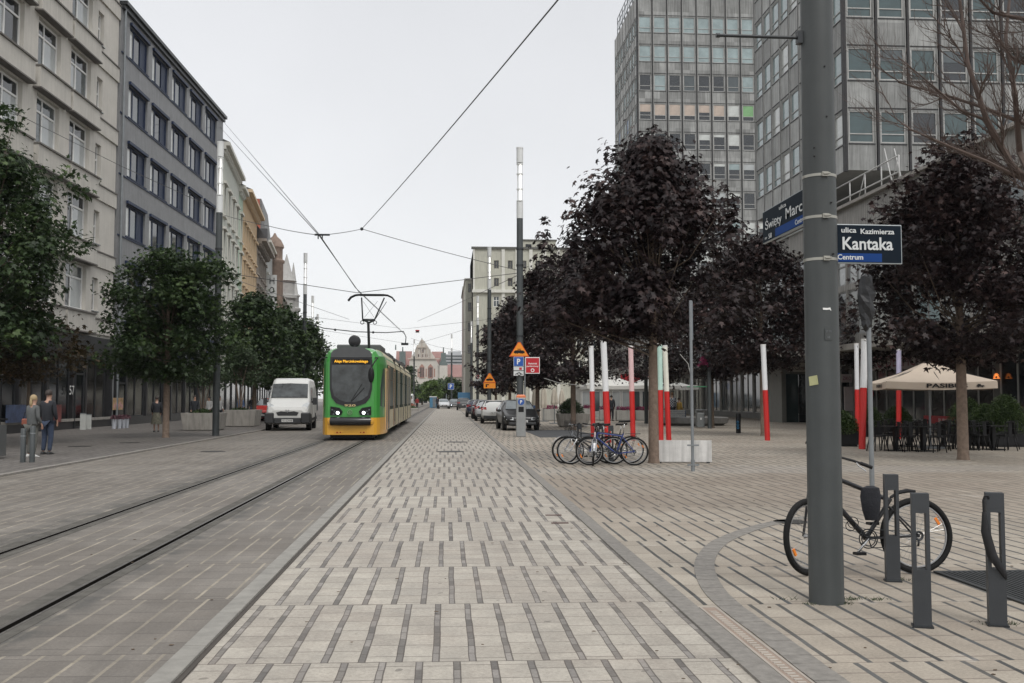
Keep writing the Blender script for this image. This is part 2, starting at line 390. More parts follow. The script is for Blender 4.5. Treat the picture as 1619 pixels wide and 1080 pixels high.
for i in range(len(lw)-1):
    a, b = lw[i], lw[i+1]; t0 = (lw[min(i+1,59)]-lw[max(i-1,0)]).normalized(); t1 = (lw[min(i+2,59)]-lw[i]).normalized()
    n0 = Vector((t0.y,-t0.x,0))*.19; n1 = Vector((t1.y,-t1.x,0))*.19; z = Vector((0,0,.006+.0015*(i % 3)))
    a2, b2 = a.lerp(b, .01), b.lerp(a, .01)
    mb.prism([a2, b2, b2+n1, a2+n0], z)
mb.build('curved_border', M_granite)['kind'] = 'structure'
# channel drain between the two borders
x0 = 1.925; mb = MB(); yd0, yd1 = 2.5, G(1105, 962).y
mb.box(x0+.008, yd0, 0, x0+.026, yd1, .007); mb.box(x0+.125, yd0, 0, x0+.143, yd1, .007); mb.box(x0+.008, yd1, 0, x0+.143, yd1+.03, .007)
dr = tag(mb.build('channel_drain', mat('drain_stone', (.33,.29,.25), .8, 0, .1)), 'slotted pale drainage channel between path border and curved kerb', 'drain')
mb = MB(); mb.box(x0+.026, yd0, 0, x0+.125, yd1, .0045); y = yd0
mb.build('channel_bed', mat('drain_brown', (.26,.20,.16), .85), dr)
mb = MB(); y = yd0
while y < yd1-.1:
    mb.box(x0+.05, y+.03, .004, x0+.055, y+.06, .005); mb.box(x0+.05, y, .004, x0+.10, y+.03, .0085); y += .06
mb.build('slot_bars', mat('drain_slot', (.37,.33,.285), .7), dr)
# rails
for k, (xr, lab) in enumerate(((-4.62, 'far worn tram rail set in the paving, left one of the pair'), (-3.10, 'near worn tram rail set in the paving, right one of the pair'))):
    t = thing('tram_rail', lab, 'rail', (xr, 0, 0), group='tram rails')
    mb = MB(); mb.box(-.15, Y0, -.02, -.01, 200, .003); mb.box(.10, Y0, -.02, .20, 200, .003); mb.build('rail_bed', mat('rail_bed', (.105,.10,.09), .9, 0, .3, 4, bump=.3, spec=.1), t)
    mb = MB(); mb.box(-.01, Y0, -.02, .025, 200, .0045); mb.box(.08, Y0, -.02, .10, 200, .004); mb.build('rail_head', mat('rail_steel', (.16,.15,.14), .45, .7, .25, 6), t)
    mb = MB(); mb.box(.025, Y0, -.02, .08, 200, .0038); mb.build('rail_groove', mat('groove', (.006,.0055,.005), 1, spec=0), t)
# asphalt bay under the parked cars, manholes, grating
pb = [G(848,686), G(1000,696), G(990,676), G(905,665)]
sheet('parking_bay', [(3.8,40.5),(6.4,40.5),(6.4,50),(3.8,50)], .004, mat('asphalt', (.06,.062,.066), .85, 0, .2, 3))
def manhole(px, py, r, lab, m='manhole_iron', col=(.05,.048,.045), z=.0):
    p = G(px, py); mb = MB(); mb.lathe([(r, z), (r, z+.006)], (p.x, p.y, 0), 24); t = tag(mb.build('manhole_cover', mat(m, col, .6, .5, .3, 8)), lab, 'manhole cover', 'manhole covers')
manhole(1250, 825.5, .22, 'round dark manhole cover beside the curved granite border', z=.003)
manhole(337, 714, .36, 'manhole cover in the roadway in front of left lamp pole')
manhole(126, 707.5, .36, 'manhole cover in left pavement right of the standing couple', z=.031)
manhole(205, 701.5, .33, 'manhole cover in left pavement towards the flower buckets', z=.031)
manhole(712, 713.5, .42, 'nearer iron manhole cover in the striped path', z=-.011)
manhole(722, 698.5, .42, 'farther iron manhole cover in the striped path', z=-.011)
for k, (px, py) in enumerate(((874, 813.5), (884, 826))):
    p = G(px, py); mb = MB(); mb.box(p.x-.1, p.y-.03, -.011, p.x+.12, p.y+.04, -.004)
    tag(mb.build('drain_slot', mat('slot_red', (.09,.05,.045), .8)), ('farther' if k == 0 else 'nearer')+' small reddish drain slot in the path', 'drain', 'small drain slots')
g0 = G(1470, 908); t = thing('tree_grate', 'dark slatted metal tree grate behind the bicycle stands', 'grate', (4.47, 7.0, 0))
mb = MB(); mb.box(0, -2.2, 0, 2.9, 1.98, .004); mb.build('grate_pit', mat('grate_pit', (.02,.02,.02), .9), t)
mb = MB()
for i in range(2): mb.box(0, (-2.2, 1.93)[i], 0, 2.9, (-2.15, 1.98)[i], .016)
mb.box(0, -2.15, 0, .05, 1.93, .016); mb.box(2.85, -2.15, 0, 2.9, 1.93, .016)
for i in range(58):
    xx = .07+i*.048; mb.box(xx, -2.14, .003, xx+.026, 1.92, .014)
mb.build('grate_bars', mat('grate_iron', (.05,.053,.055), .55, .4, .15), t)
# scraps of litter, weeds at the pole base
mb = MB(); rr = random.Random(11)
for i in range(90):
    px, py = rr.uniform(100, 1600), 700+380*rr.random()**1.5
    p = G(px, py)
    if -9 < p.x and not(1.8 < p.x < 2) and not (KX-.25 < p.x < KX):
        s_ = rr.uniform(.008,.02); a = rr.uniform(0,6)
        mb.prism([(p.x+s_*math.cos(a+q), p.y+s_*math.sin(a+q)*rr.uniform(.4,1), .003) for q in (0,1.4,2.9,4.6)], (0,0,.003))
tag(mb.build('dry_leaves', mat('dry_leaf', (.10,.07,.045), .9, 0, .4, 1)), 'scattered crumbs of dry leaf and dirt on the paving', 'litter', kind='stuff')
# ------------------------------------------------------------------ facades
class Fac:
    def __init__(s, x, y, rz):
        s.o = Vector((x, y, 0)); s.rz = R(rz); s.lx = Vector((math.cos(s.rz), math.sin(s.rz), 0)); s.out = Vector((math.sin(s.rz), -math.cos(s.rz), 0))
    def pt(s, u, v, w=0): return s.o+s.lx*u+s.out*w+Vector((0,0,v))
def fbox(mb, F, u0, u1, v0, v1, w0, w1):
    p = [F.pt(u0,v0,w0), F.pt(u1,v0,w0), F.pt(u1,v0,w1), F.pt(u0,v0,w1)]; mb.prism(p, (0,0,v1-v0))
def wall(mb, F, u0, u1, v0, v1, holes, depth=.2):
    us = sorted({u0, u1, *[h[0] for h in holes], *[h[1] for h in holes]}); vs = sorted({v0, v1, *[h[2] for h in holes], *[h[3] for h in holes]})
    us = [q for q in us if u0-1e-6 <= q <= u1+1e-6]; vs = [q for q in vs if v0-1e-6 <= q <= v1+1e-6]
    for i in range(len(us)-1):
        a, b = us[i], us[i+1]; cu = (a+b)/2; hh = [h for h in holes if h[0] < cu < h[1]]
        j = 0
        while j < len(vs)-1:
            k = j; 
            def inh(q): 
                cv = (vs[q]+vs[q+1])/2; return any(h[2] < cv < h[3] for h in hh)
            if inh(j): j += 1; continue
            while k+1 < len(vs)-1 and not inh(k+1): k += 1
            mb.quad(F.pt(a,vs[j]), F.pt(b,vs[j]), F.pt(b,vs[k+1]), F.pt(a,vs[k+1])); j = k+1
    for a, b, c_, d in holes:
        mb.quad(F.pt(a,c_), F.pt(a,d), F.pt(a,d,-depth), F.pt(a,c_,-depth)); mb.quad(F.pt(b,c_), F.pt(b,c_,-depth), F.pt(b,d,-depth), F.pt(b,d))
        mb.quad(F.pt(a,d), F.pt(b,d), F.pt(b,d,-depth), F.pt(a,d,-depth)); mb.quad(F.pt(a,c_), F.pt(a,c_,-depth), F.pt(b,c_,-depth), F.pt(b,c_))
_wc = {}
def window(root, F, u, v, w, h, glassm, frame=M_white, mull=(.5,), trans=(), fw=.06, rec=.2, sill=None, sillm=None, curtain=None, second=None):
    """one window: pane with frame and sill below it; u, v is the lower left corner"""
    key = (round(w,3), round(h,3), glassm.name, frame.name, mull, trans, fw, rec, sill, curtain and (curtain[0].name, curtain[1:]), second and second.name)
    if key not in _wc:
        mb = MB(); 
        xs = [0]+[q*w for q in mull]+[w]
        mb.quad((0,rec,0),(w,rec,0),(w,rec,h),(0,rec,h)); pane = mb.mesh('window', glassm)
        if second:
            mb = MB(); mb.quad((0,rec,0),(w*mull[0],rec,0),(w*mull[0],rec,h),(0,rec,h)); mb.mi = 1
            mb.quad((w*mull[0],rec,0),(w,rec,0),(w,rec,h),(w*mull[0],rec,h)); pane = mb.mesh('window', [glassm, second])
        mb = MB(); r0, r1 = rec-.055, rec-.003
        mb.box(0,r0,0,fw,r1,h); mb.box(w-fw,r0,0,w,r1,h); mb.box(fw,r0,h-fw,w-fw,r1,h); mb.box(fw,r0,0,w-fw,r1,fw)
        for q in mull: mb.box(q*w-fw*.5,r0+.004,fw,q*w+fw*.5,r1,h-fw)
        for q in trans: mb.box(fw,r0+.008,q*h-fw*.5,w-fw,r1,q*h+fw*.5)
        fr = mb.mesh('frame', frame); si = None
        if sill: mb = MB(); mb.box(-.05,-sill,-.05,w+.05,rec-.003,-.004); si = mb.mesh('sill', sillm or M_galv)
        cu = None
        if curtain: mb = MB(); mb.box(w*curtain[1],rec-.02,h*curtain[3],w*curtain[2],rec-.004,h*curtain[4]); cu = mb.mesh('blind', curtain[0])
        _wc[key] = (pane, fr, si, cu)
    pane, fr, si, cu = _wc[key]
    o = bpy.data.objects.new('window', pane); C.objects.link(o); o.parent = root; o.location = F.pt(u, v)-root.location; o.rotation_euler = (0,0,F.rz)
    for me, nm in ((fr,'frame'), (si,'sill'), (cu,'blind')):
        if me: c = bpy.data.objects.new(nm, me); C.objects.link(c); c.parent = o
    return o
def txt(s, width, m, depth=.004, height=None, sx=None, bold=0):
    """lettering as a flat mesh, centred, in the x-z plane facing -y"""
    cu = bpy.data.curves.new('text', 'FONT'); cu.body = s; cu.align_x = 'CENTER'; cu.align_y = 'CENTER'; cu.extrude = depth/2; cu.offset = bold
    cu.resolution_u = 3
    ob = bpy.data.objects.new('t', cu); C.objects.link(ob); dg = bpy.context.evaluated_depsgraph_get()
    me = bpy.data.meshes.new_from_object(ob.evaluated_get(dg)); bpy.data.objects.remove(ob)
    xs = [v.co.x for v in me.vertices]; ys = [v.co.y for v in me.vertices]; w = max(xs)-min(xs); h = max(ys)-min(ys)
    kx = width/w; kz = (height/h) if height else kx; cx = (max(xs)+min(xs))/2; cy = (max(ys)+min(ys))/2; 
    for v in me.vertices: v.co = Vector(((v.co.x-cx)*kx, -v.co.z-0.0, (v.co.y-cy)*kz))
    me.materials.clear(); me.materials.append(m); me.name = 'lettering'; return me
def letters(s, parent, loc, width, m, height=None, rz=0, name='lettering', depth=.004, bold=0, kind=None):
    return link(name, txt(s, width, m, depth, height, bold=bold), parent, loc=loc, rz=rz)

M_beige = mat('beige_render', (.53,.505,.46), .85, 0, .07, .9, bump=.3, bscale=12, streak=.10)
M_led = mat('ledge_dark', (.13,.12,.11), .7)
M_beigeB = mat('beige_band', (.50,.478,.435), .85, 0, .08, .9, bump=.2, bscale=12, streak=.14)
M_grey = ribbed('grey_cladding', (.20,.203,.208), .28, .35, .15, rough=.55)
M_navy = mat('navy_frame', (.015,.026,.06), .5, spec=.25)
M_shop = mat('shop_dark', (.028,.028,.03), .35, 0, .2)
# --- beige block on the left
XF = -19.0
XB = -20.25+.0216*37
F = Fac(XB, 37.0, 90-1.2374); b = thing('apartment_block', 'beige rendered block with white windows and stepped ledges behind left trees', 'building', (XB, 37, 0))
vb = ZA(155,52.5,135); pb_ = vb-ZA(265,52.5,135); rows = [vb+pb_*i for i in (-3,-2,-1,0,1,2)]; cols = [(2.1,2.6),(6.25,2.6),(10.35,2.6),(14.2,2.7)]
holes = []
for v in rows:
    for u, w in cols: holes.append((u, u+w, v, v+2.35))
    holes.append((17.75, 18.6, v+.1, v+1.9))
mb = MB(); wall(mb, F, 0, 20.9, 4.9, 28.2, holes, .28); fbox(mb, F, 0, 20.9, 0, 28.2, -10, -.5)
fbox(mb, F, 0, 20.9, 28.2, 28.6, -.6, .3); mb.build('wall', M_beige, b, True)
for v in [r+0 for r in rows]:
    for i, (u, w) in enumerate(cols):
        uu0, uu1 = u-.45, u+w+.5
        mb = MB(); mb2 = MB(); fbox(mb, F, uu0, uu1, v-1.15, v-.18, .004, .34); fbox(mb2, F, uu0-.04, uu1+.04, v-.18, v-.10, .0, .42); fbox(mb2, F, uu0-.04, uu1+.04, v-1.22, v-1.15, .0, .40); sp_ = mb.build('spandrel_panel', M_beigeB, b, True); mb2.build('ledge', M_led, sp_, True)
    mb = MB(); mb2 = MB(); fbox(mb, F, 17.45, 20.9, v-1.15, v-.35, .004, .10); fbox(mb2, F, 17.42, 20.9, v-.35, v-.28, .0, .15); sp_ = mb.build('spandrel_panel', M_beigeB, b, True); mb2.build('ledge', M_led, sp_, True)
rr = random.Random(5)
for v in rows:
    for u, w in cols:
        g, g2 = rr.choice([(M_gcurt,M_gmid),(M_gmid,M_gcurt),(M_gcurt,M_gcurt),(M_gdark,M_gcurt),(M_gcurt,M_gdark)])
        window(b, F, u, v, w, 2.35, g, mull=(.42,), trans=(.70,), fw=.10, rec=.26, sill=.08, second=g2, curtain=(M_gdark if rr.random() < .7 else M_gmid, .03, .97, .72, .98) )
    window(b, F, 17.75, v+.1, .85, 1.8, M_gmid, mull=(), trans=(.55,), fw=.09, rec=.26, sill=.08)
# shops in its ground floor
def shopfront(b, F, u0, u1, top, panes, wallm=M_shop, framem=M_dkmetal, rec=.0, stall=.5, seed=1):
    rr = random.Random(seed); mb = MB()
    fbox(mb, F, u0, u1, top-1.2, top, -.5, .12); fbox(mb, F, u0, u1, 0, stall, -.5, .05)
    for i, (a, w, kind) in enumerate(panes): fbox(mb, F, a-.22, a, stall, top-1.2, -.5, .08)
    fbox(mb, F, u1-.2, u1, stall, top-1.2, -.5, .08)
    mb.build('shopfront', wallm, b, True)
    for a, w, kind in panes:
        g = {'d': M_gshop, 'm': M_gshop2, 'c': M_gcurt}[kind[0]]
        if kind[-1] == 'D':
            o = window(b, F, a, .04, w, top-1.3, g, frame=M_dkmetal, mull=(), trans=(.78,), fw=.10, rec=.0); o.name = 'door'; o.location += F.out*.06
        else: window(b, F, a, stall, w, top-1.2-stall, g, frame=framem, mull=(.5,) if w > 2.4 else (), fw=.07, rec=.06)
shopfront(b, F, 0, 20.9, 4.9, [(.4,2.6,'d'),(3.4,2.6,'m'),(6.4,2.6,'d'),(9.4,2.6,'m'),(12.4,2.6,'d'),(15.5,1.2,'dD'),(17.2,2.8,'m')], seed=2)
mb = MB(); fbox(mb, F, .4, 20.7, .42, .56, .05, .10); mb.build('pale_sill', M_conc, b, True)
p = AT(123, 617, 52.2); q = F.pt(15.0, p.z, .14); letters('57', b, q-b.location, .62, M_white, rz=F.rz, name='house_number')
# --- grey clad block
XG = -20.25+.0216*58+.12
F = Fac(XG, 58.0, 90-1.2374); b = thing('office_block', 'dark grey clad block with deep navy framed windows, left side of street', 'building', (XG, 58, 0))
vg = ZA(92,59.5,205); pg = ZA(42,59.5,205)-ZA(135,59.5,205); rows = [vg-pg*i for i in range(6)][::-1]; cols = [1.4+i*4.25 for i in range(5)]; HG = ZA(12,58.5,195)
holes = [(u, u+3.45, v, v+1.95) for v in rows for u in cols]
mb = MB(); wall(mb, F, 0, 23.9, 4.4, HG, holes, .30); fbox(mb, F, 0, 23.9, 0, HG, -10, -.7); mb.quad(F.pt(23.9,0,-10),F.pt(23.9,HG,-10),F.pt(23.9,HG,0),F.pt(23.9,0,0)); mb.quad(F.pt(0,0,-10),F.pt(0,HG,-10),F.pt(0,HG,0),F.pt(0,0,0))
mb.build('wall', M_grey, b, True)
mb = MB(); fbox(mb, F, -.05, 24.0, HG, HG+.22, -10.2, .32); fbox(mb, F, -.02, 23.95, HG-.25, HG, -.2, .18); mb.build('roof_edge', M_dkmetal, b, True)
mb = MB(); mb.tube([F.pt(.25, 0, .12), F.pt(.25, HG-.1, .12)], .07, 8); mb.build('downpipe', M_galv, b, True)
mb = MB()
for v in rows:
    fbox(mb, F, 0, 23.9, v-.16, v-.08, .0, .05)
    for u in cols: fbox(mb, F, u-.02, u+3.47, v+1.95, v+2.12, .0, .14)
mb.build('window_hoods', M_navy, b, True)
rr = random.Random(8)
for v in rows:
    for u in cols:
        window(b, F, u, v, 3.45, 1.95, M_gpale, frame=M_navy, mull=(.30,.66), fw=.13, rec=.17, sill=.06, sillm=M_navy, second=rr.choice([M_gdark, M_gdark, M_gmid]),
               curtain=(M_navy, .70, .985, .02, .98))
    
shopfront(b, F, 0, 23.9, 4.4, [(.5,1.3,'dD'),(2.1,3.2,'m'),(5.8,3.2,'d'),(9.3,1.4,'dD'),(11,3.0,'m'),(14.3,3.0,'d'),(17.6,1.4,'dD'),(19.4,3.8,'d')], seed=4)
# --- the old town houses beyond, where the street bends left
XO, YO, SL = -18.4, 82.0, -.105; ang = math.atan(SL)
def FB(Y): return Fac(XO+SL*(Y-YO), Y, 90-math.degrees(ang))
def ulen(a, b): return (b-a)*math.sqrt(1+SL*SL)
def townhouse(name, label, Ya, Yb, H, wm, trim, nwin, rows, ww, wh, gl, shop=3.9, eave=.6, corn=True, roofm=None, arch=False, roofh=0, roofw=3):
    F = FB(Ya); L_ = ulen(Ya, Yb); b = thing(name, label, 'building', F.pt(0,0))
    holes = []; us = [L_*(i+.5)/nwin-ww/2 for i in range(nwin)]
    for v in rows:
        for u in us: holes.append((u, u+ww, v, v+wh))
    mb = MB(); wall(mb, F, 0, L_, shop, H, holes, .2); fbox(mb, F, 0, L_, 0, H, -9, -.35)
    mb.quad(F.pt(0,0,-9),F.pt(0,H,-9),F.pt(0,H,0),F.pt(0,0,0)); mb.quad(F.pt(L_,0,-9),F.pt(L_,H,-9),F.pt(L_,H,0),F.pt(L_,0,0)); mb.build('wall', wm, b, True)
    mb = MB()
    for v in rows:
        for u in us:
            fbox(mb, F, u-.18, u, v-.05, v+wh+.15, .004, .09); fbox(mb, F, u+ww, u+ww+.18, v-.05, v+wh+.15, .004, .09)
            fbox(mb, F, u-.28, u+ww+.28, v+wh+.15, v+wh+.36, .004, .28); fbox(mb, F, u-.25, u+ww+.25, v-.22, v-.05, .004, .2)
    for v in (shop, rows[0]+wh+.75): fbox(mb, F, 0, L_, v, v+.22, .004, .25)
    mb.build('window_trim', trim, b, True)
    mb = MB(); fbox(mb, F, -.1, L_+.1, H-.5, H-.2, .004, eave*.5); fbox(mb, F, -.1, L_+.1, H-.2, H+.1, -.3, eave)
    for i in range(int(L_/.8)): fbox(mb, F, .2+i*.8, .45+i*.8, H-.8, H-.5, .004, eave*.45)
    mb.build('cornice', trim, b, True)
    if roofm:
        mb = MB(); mb.prism([F.pt(0,H+.1,eave), F.pt(0,H+.1+roofh,-roofw), F.pt(0,H+.1+roofh,-9), F.pt(0,H+.1,-9)], F.lx*L_); mb.build('roof', roofm, b, True)
    for v in rows:
        for u in us: window(b, F, u, v, ww, wh, gl, mull=(.5,), trans=(.68,), fw=.09, rec=.16)
    mb = MB(); fbox(mb, F, 0, L_, 0, shop, -.3, .02); mb.build('ground_floor', M_shop, b, True)
    n = max(1, int(L_/3.4))
    for i in range(n): window(b, F, .4+i*L_/n, .4, L_/n-.8, shop-1.1, M_gshop if i % 2 else M_gshop2, frame=M_dkmetal, mull=(), rec=-.03, fw=.07)
    return b, F, L_
M_mint = mat('mint_render', (.50,.52,.47), .85, 0, .06, .8, streak=.15); M_mint2 = mat('mint_green', (.40,.50,.40), .85, 0, .06, .8, streak=.1); M_offw = mat('cream_trim', (.55,.54,.49), .8, 0, .05)
M_orange = mat('ochre_render', (.50,.36,.215), .85, 0, .08, .8, streak=.15); M_otrim = mat('ochre_trim', (.55,.43,.29), .8, 0, .06)
M_brown = mat('brown_render', (.21,.18,.155), .85, 0, .1, .8, streak=.25); M_btrim = mat('brown_trim', (.27,.24,.21), .8)
M_slate = mat('slate_roof', (.07,.068,.07), .6, 0, .2, 4); M_tile = mat('red_tiles', (.36,.10,.065), .8, 0, .2, 6, bump=.5, bscale=14)
r4 = [4.9, 9.0, 13.0, 16.8]
townhouse('town_house', 'pale white and mint town house right after the grey block', 82.0, 95.5, 22.5, M_mint, M_offw, 4, r4, 1.3, 2.4, M_gmid, roofm=M_slate, roofh=2, roofw=4)
b, F, L_ = townhouse('town_house', 'narrow mint green and cream town house with bay, left of the ochre one', 95.6, 99.5, 21.8, M_mint2, M_offw, 1, r4, 1.4, 2.4, M_gmid, roofm=M_slate, roofh=1.5)
townhouse('town_house', 'ochre orange town house with light trims on left side', 99.7, 116, 22.3, M_orange, M_otrim, 6, r4, 1.2, 2.2, M_gmid, eave=.9, roofm=M_slate, roofh=1.5)
b, F, L_ = townhouse('town_house', 'dingy brown town house with steep dark roof before the hotel', 116.2, 131, 20.0, M_brown, M_btrim, 5, [4.9,8.8,12.6,16.2], 1.2, 2.1, M_gdark, eave=1.1, roofm=M_slate, roofh=3.2, roofw=1.2)
mb = MB(); fbox(mb, F, 8, 10, 20.2, 22.6, -1.5, .6); mb.build('dormer', M_slate, b, True)
b, F, L_ = townhouse('hotel_building', 'grey hotel building with tall red tiled roof and vertical sign', 131.2, 143, 22.2, mat('pale_grey_render', (.36,.37,.36), .8, 0, .08, .8, streak=.15), M_offw, 4, [4.9,8.6,12.2,15.8], 1.2, 2.0, M_gmid)
M_scal = mat('grey_scales', (.17,.175,.175), .7, 0, .2, 5, bump=.5, bscale=9)
mb = MB(); mb.prism([F.pt(0,22.2,-.05), F.pt(0,27.7,-.75), F.pt(0,27.7,-6), F.pt(0,22.2,-6)], F.lx*L_); mb.build('mansard_roof', M_scal, b, True)
mb = MB(); mb.prism([F.pt(-.02,22.2,-.75), F.pt(-.02,27.6,-.95), F.pt(-.02,27.6,-7), F.pt(-.02,22.2,-7)], F.lx*-.4); mb.build('red_tiled_slope', M_tile, b, True)
mb = MB(); fbox(mb, F, .9, 1.1, 11.6, 17.8, .1, 1.3); sb = mb.build('sign_board', mat('hotel_board', (.50,.51,.5), .5), b, True)
for i, ch in enumerate('HOTEL'):
    q = F.pt(.88, 17.0-i*1.22, .7)
    link('lettering', txt(ch, .62, M_black, .02, .85), b, loc=q-b.location, rz=F.rz-PI/2)
# tower house, ornate house and spired house
b, F, L_ = townhouse('tower_house', 'ornate stone house with round domed corner turret left of the spires', 143.2, 158, 20.6, mat('sandy_stone', (.33,.28,.215), .85, 0, .12, 1, streak=.3), mat('sandy_trim', (.38,.33,.26), .8), 4, [4.9,8.6,12.2,15.8], 1.1, 2.0, M_gdark)
mb = MB(); q = F.pt(.8, 0, .2)
mb.lathe([(1.0,14),(1.25,14.6),(1.25,20.8),(1.45,21),(1.45,21.3),(1.15,21.5),(1.15,23.0),(1.35,23.2),(1.3,23.5),(.9,24.3),(.35,24.8),(.1,25.3)], (q.x,q.y,0), 14)
mb.build('turret', mat('turret_stone', (.27,.2,.16), .85, 0, .2, 2, streak=.3), b, True)
mb = MB(); fbox(mb, F, 5, 8, 20.6, 22.6, -2, .3); mb.prism([F.pt(4.8,22.6,.4), F.pt(6.5,24.2,.4), F.pt(8.2,22.6,.4)], F.out*-2.4); mb.build('gable', MATS['sandy_trim'], b, True)
b, F, L_ = townhouse('spired_house', 'grey and red brick house with two pointed spires at the street bend', 158.2, 205, 18.0, mat('brick_red', (.27,.115,.08), .85, 0, .15, 1.2), mat('grey_trim', (.34,.33,.30), .8), 9, [4.9,8.6,12.2], 1.1, 2.0, M_gdark)
for k, (u, h, r0) in enumerate(((15.5, 26.5, 1.5), (40.5, 28.4, 1.2))):
    q = F.pt(u, 0, .3); mb = MB()
    mb.lathe([(r0,10),(r0,18.5),(r0*1.25,18.8),(r0*1.25,19.3),(r0*.95,19.5),(r0*.95,21.5),(r0*1.2,21.8),(r0*.8,22.2),(.05,h)], (q.x,q.y,0), 8 if k else 10); mb.build('spire', mat('spire_stone', (.33,.325,.31), .8, 0, .15, 2), b, True)
mb = MB()
for u in (24, 31): 
    mb.prism([F.pt(u,18,.25), F.pt(u+2.6,21.8,.25), F.pt(u+5.2,18,.25)], F.out*-2.5)
mb.build('gable', MATS['grey_trim'], b, True)

# --- centre beige block
Yc = 168.0
def XA(px, Y): return (px-VPX)/FPX*Y
F = Fac(XA(747.5, Yc), Yc, 0); b = thing('beige_office_block', 'beige plastered office block with pilasters at the end of the right side', 'building', F.pt(0,0))
M_cb = mat('sallow_render', (.50,.495,.42), .85, 0, .07, .5, streak=.2); M_cb2 = mat('pale_pilaster', (.66,.655,.60), .8, 0, .06, .8, streak=.1)
M_oldw = mat('old_window_frame', (.20,.18,.14), .6)
W_ = 24.0; z2 = ZA(393, Yc); zc = ZA(460, Yc)
us = [3.95+i*2.36 for i in range(9)]
holes = []; specs = []
for py0, py1, hh in ((411,424,0),(439,452,0)):
    for u in us: specs.append((u-.42, ZA(py1, Yc), .85, ZA(py0,Yc)-ZA(py1,Yc)))
for py0, py1 in ((468,484.5),(501.5,518),(535,551),(569,585)):
    for u in us: specs.append((u-.5, ZA(py1, Yc), 1.0, ZA(py0,Yc)-ZA(py1,Yc)))
mb = MB(); wall(mb, F, 0, W_, 0, z2, [(u,u+w,v,v+h) for u,v,w,h in specs], .25); fbox(mb, F, 0, W_, 0, z2, -22, -.5)
mb.quad(F.pt(0,0,0),F.pt(0,0,-22),F.pt(0,z2,-22),F.pt(0,z2,0))
fbox(mb, F, 8.2, 14.2, z2, ZA(378,Yc), -8, -.8); mb.build('wall', M_cb, b, True)
mb = MB(); fbox(mb, F, -.3, W_+.3, z2, z2+.35, -.5, .3); fbox(mb, F, 8.1, 14.4, ZA(378,Yc), ZA(378,Yc)+.2, -8.1, -.6); mb.build('roof_edge', mat('roof_edge_dark', (.10,.10,.09), .7), b, True)
mb = MB(); fbox(mb, F, -.15, W_+.3, zc-.25, zc+.25, .004, .45)
for i in range(10): u = 2.75+i*2.36; fbox(mb, F, u-.28, u+.28, zc+.25, z2, .004, .22); fbox(mb, F, u-.28, u+.28, 0, zc-.25, .004, .22)
fbox(mb, F, 0, .3, zc+.25, z2, .004, .15)
mb.build('pilasters', M_cb2, b, True)
for u,v,w,h in specs: window(b, F, u, v, w, h, M_gdark if v > zc else M_gmid, frame=M_oldw if v > zc else M_white, mull=(.5,), trans=(.6,) if v < zc else (), fw=.09, rec=.2)
# two vents in penthouse
for u in (9.0, 11.0):
    mb = MB(); fbox(mb, F, u, u+1.0, z2+.5, z2+1.0, -.79, -.72); mb.build('vent', M_dkmetal, b, True)
# wings stepping back towards the street
w2 = ZA(442, 176); F2 = Fac(XA(735.5, 176), 176, 0)
b2 = thing('side_wing', 'lower beige wing left of the big beige office block', 'building', F2.pt(0,0))
mb = MB(); sp2 = [(.45, ZA(q+14,176), .6, ZA(q,176)-ZA(q+14,176)) for q in (448,478,510,545)]
wall(mb, F2, 0, 1.35, 0, w2, [(u,u+w,v,v+h) for u,v,w,h in sp2], .2); mb.quad(F2.pt(0,0,0),F2.pt(0,0,-18),F2.pt(0,w2,-18),F2.pt(0,w2,0)); mb.quad(F2.pt(0,w2,0),F2.pt(1.35,w2,0),F2.pt(1.35,w2,-18),F2.pt(0,w2,-18)); mb.build('wall', M_cb, b2, True)
for u,v,w,h in sp2: window(b2, F2, u, v, w, h, M_gdark, frame=M_oldw, mull=(), trans=(.5,), rec=.15)
mb = MB(); fbox(mb, F2, -.2, 1.4, w2, w2+.25, -18, .2); mb.build('roof_edge', M_cb2, b2, True)
w3 = ZA(456, 196); F3 = Fac(XA(732.5, 196), 196, 0)
t = tag(MB() and None or thing('brown_wing', 'narrow brownish house end beyond the beige wing', 'building', F3.pt(0,0)))
mb = MB(); fbox(mb, F3, 0, 2, 0, w3, -20, 0); mb.build('wall', mat('brownish', (.27,.22,.19), .85, 0, .1, 1), t, True)
mb = MB(); fbox(mb, F3, -.2, 2, w3, w3+.4, -20, .3); mb.build('cornice', M_btrim, t, True)

# --- the gabled hall at the far end
Yh = 330.0; k = Yh/FPX
F = Fac(XA(667.5, Yh), Yh, 0); b = thing('gabled_hall', 'pale stone hall with stepped gable and red roofs closing the street', 'building', F.pt(0,0))
def hz(py): return ZA(py, Yh)
M_hall = mat('hall_stone', (.50,.475,.43), .85, 0, .08, .4); M_hred = mat('hall_roof', (.27,.155,.14), .8, 0, .12, .6); M_hfr = mat('hall_frame', (.33,.185,.15), .8)  # hall tones slightly paled, distance haze put into the colours
def hx(px): return (px-667.5)*k
M_cop = mat('copper_dark', (.12,.15,.145), .6)
mb = MB(); mb.prism([F.pt(hx(647.5),0), F.pt(hx(706),0), F.pt(hx(706),hz(580)), F.pt(hx(697),hz(580)), F.pt(hx(694),hz(577)), F.pt(hx(688),hz(567)), F.pt(hx(687),hz(564)), F.pt(hx(680.5),hz(555)), F.pt(hx(679.5),hz(552)), F.pt(hx(673),hz(543)), F.pt(hx(672),hz(540.5)), F.pt(hx(668.5),hz(537)), F.pt(hx(666),hz(537)), F.pt(hx(663),hz(541)), F.pt(hx(662),hz(544)), F.pt(hx(657),hz(552)), F.pt(hx(656),hz(555)), F.pt(hx(651),hz(564)), F.pt(hx(650),hz(567)), F.pt(hx(647.5),hz(572))], F.out*-8)
mb.build('gable_wall', M_hall, b, True)
mb = MB(); 
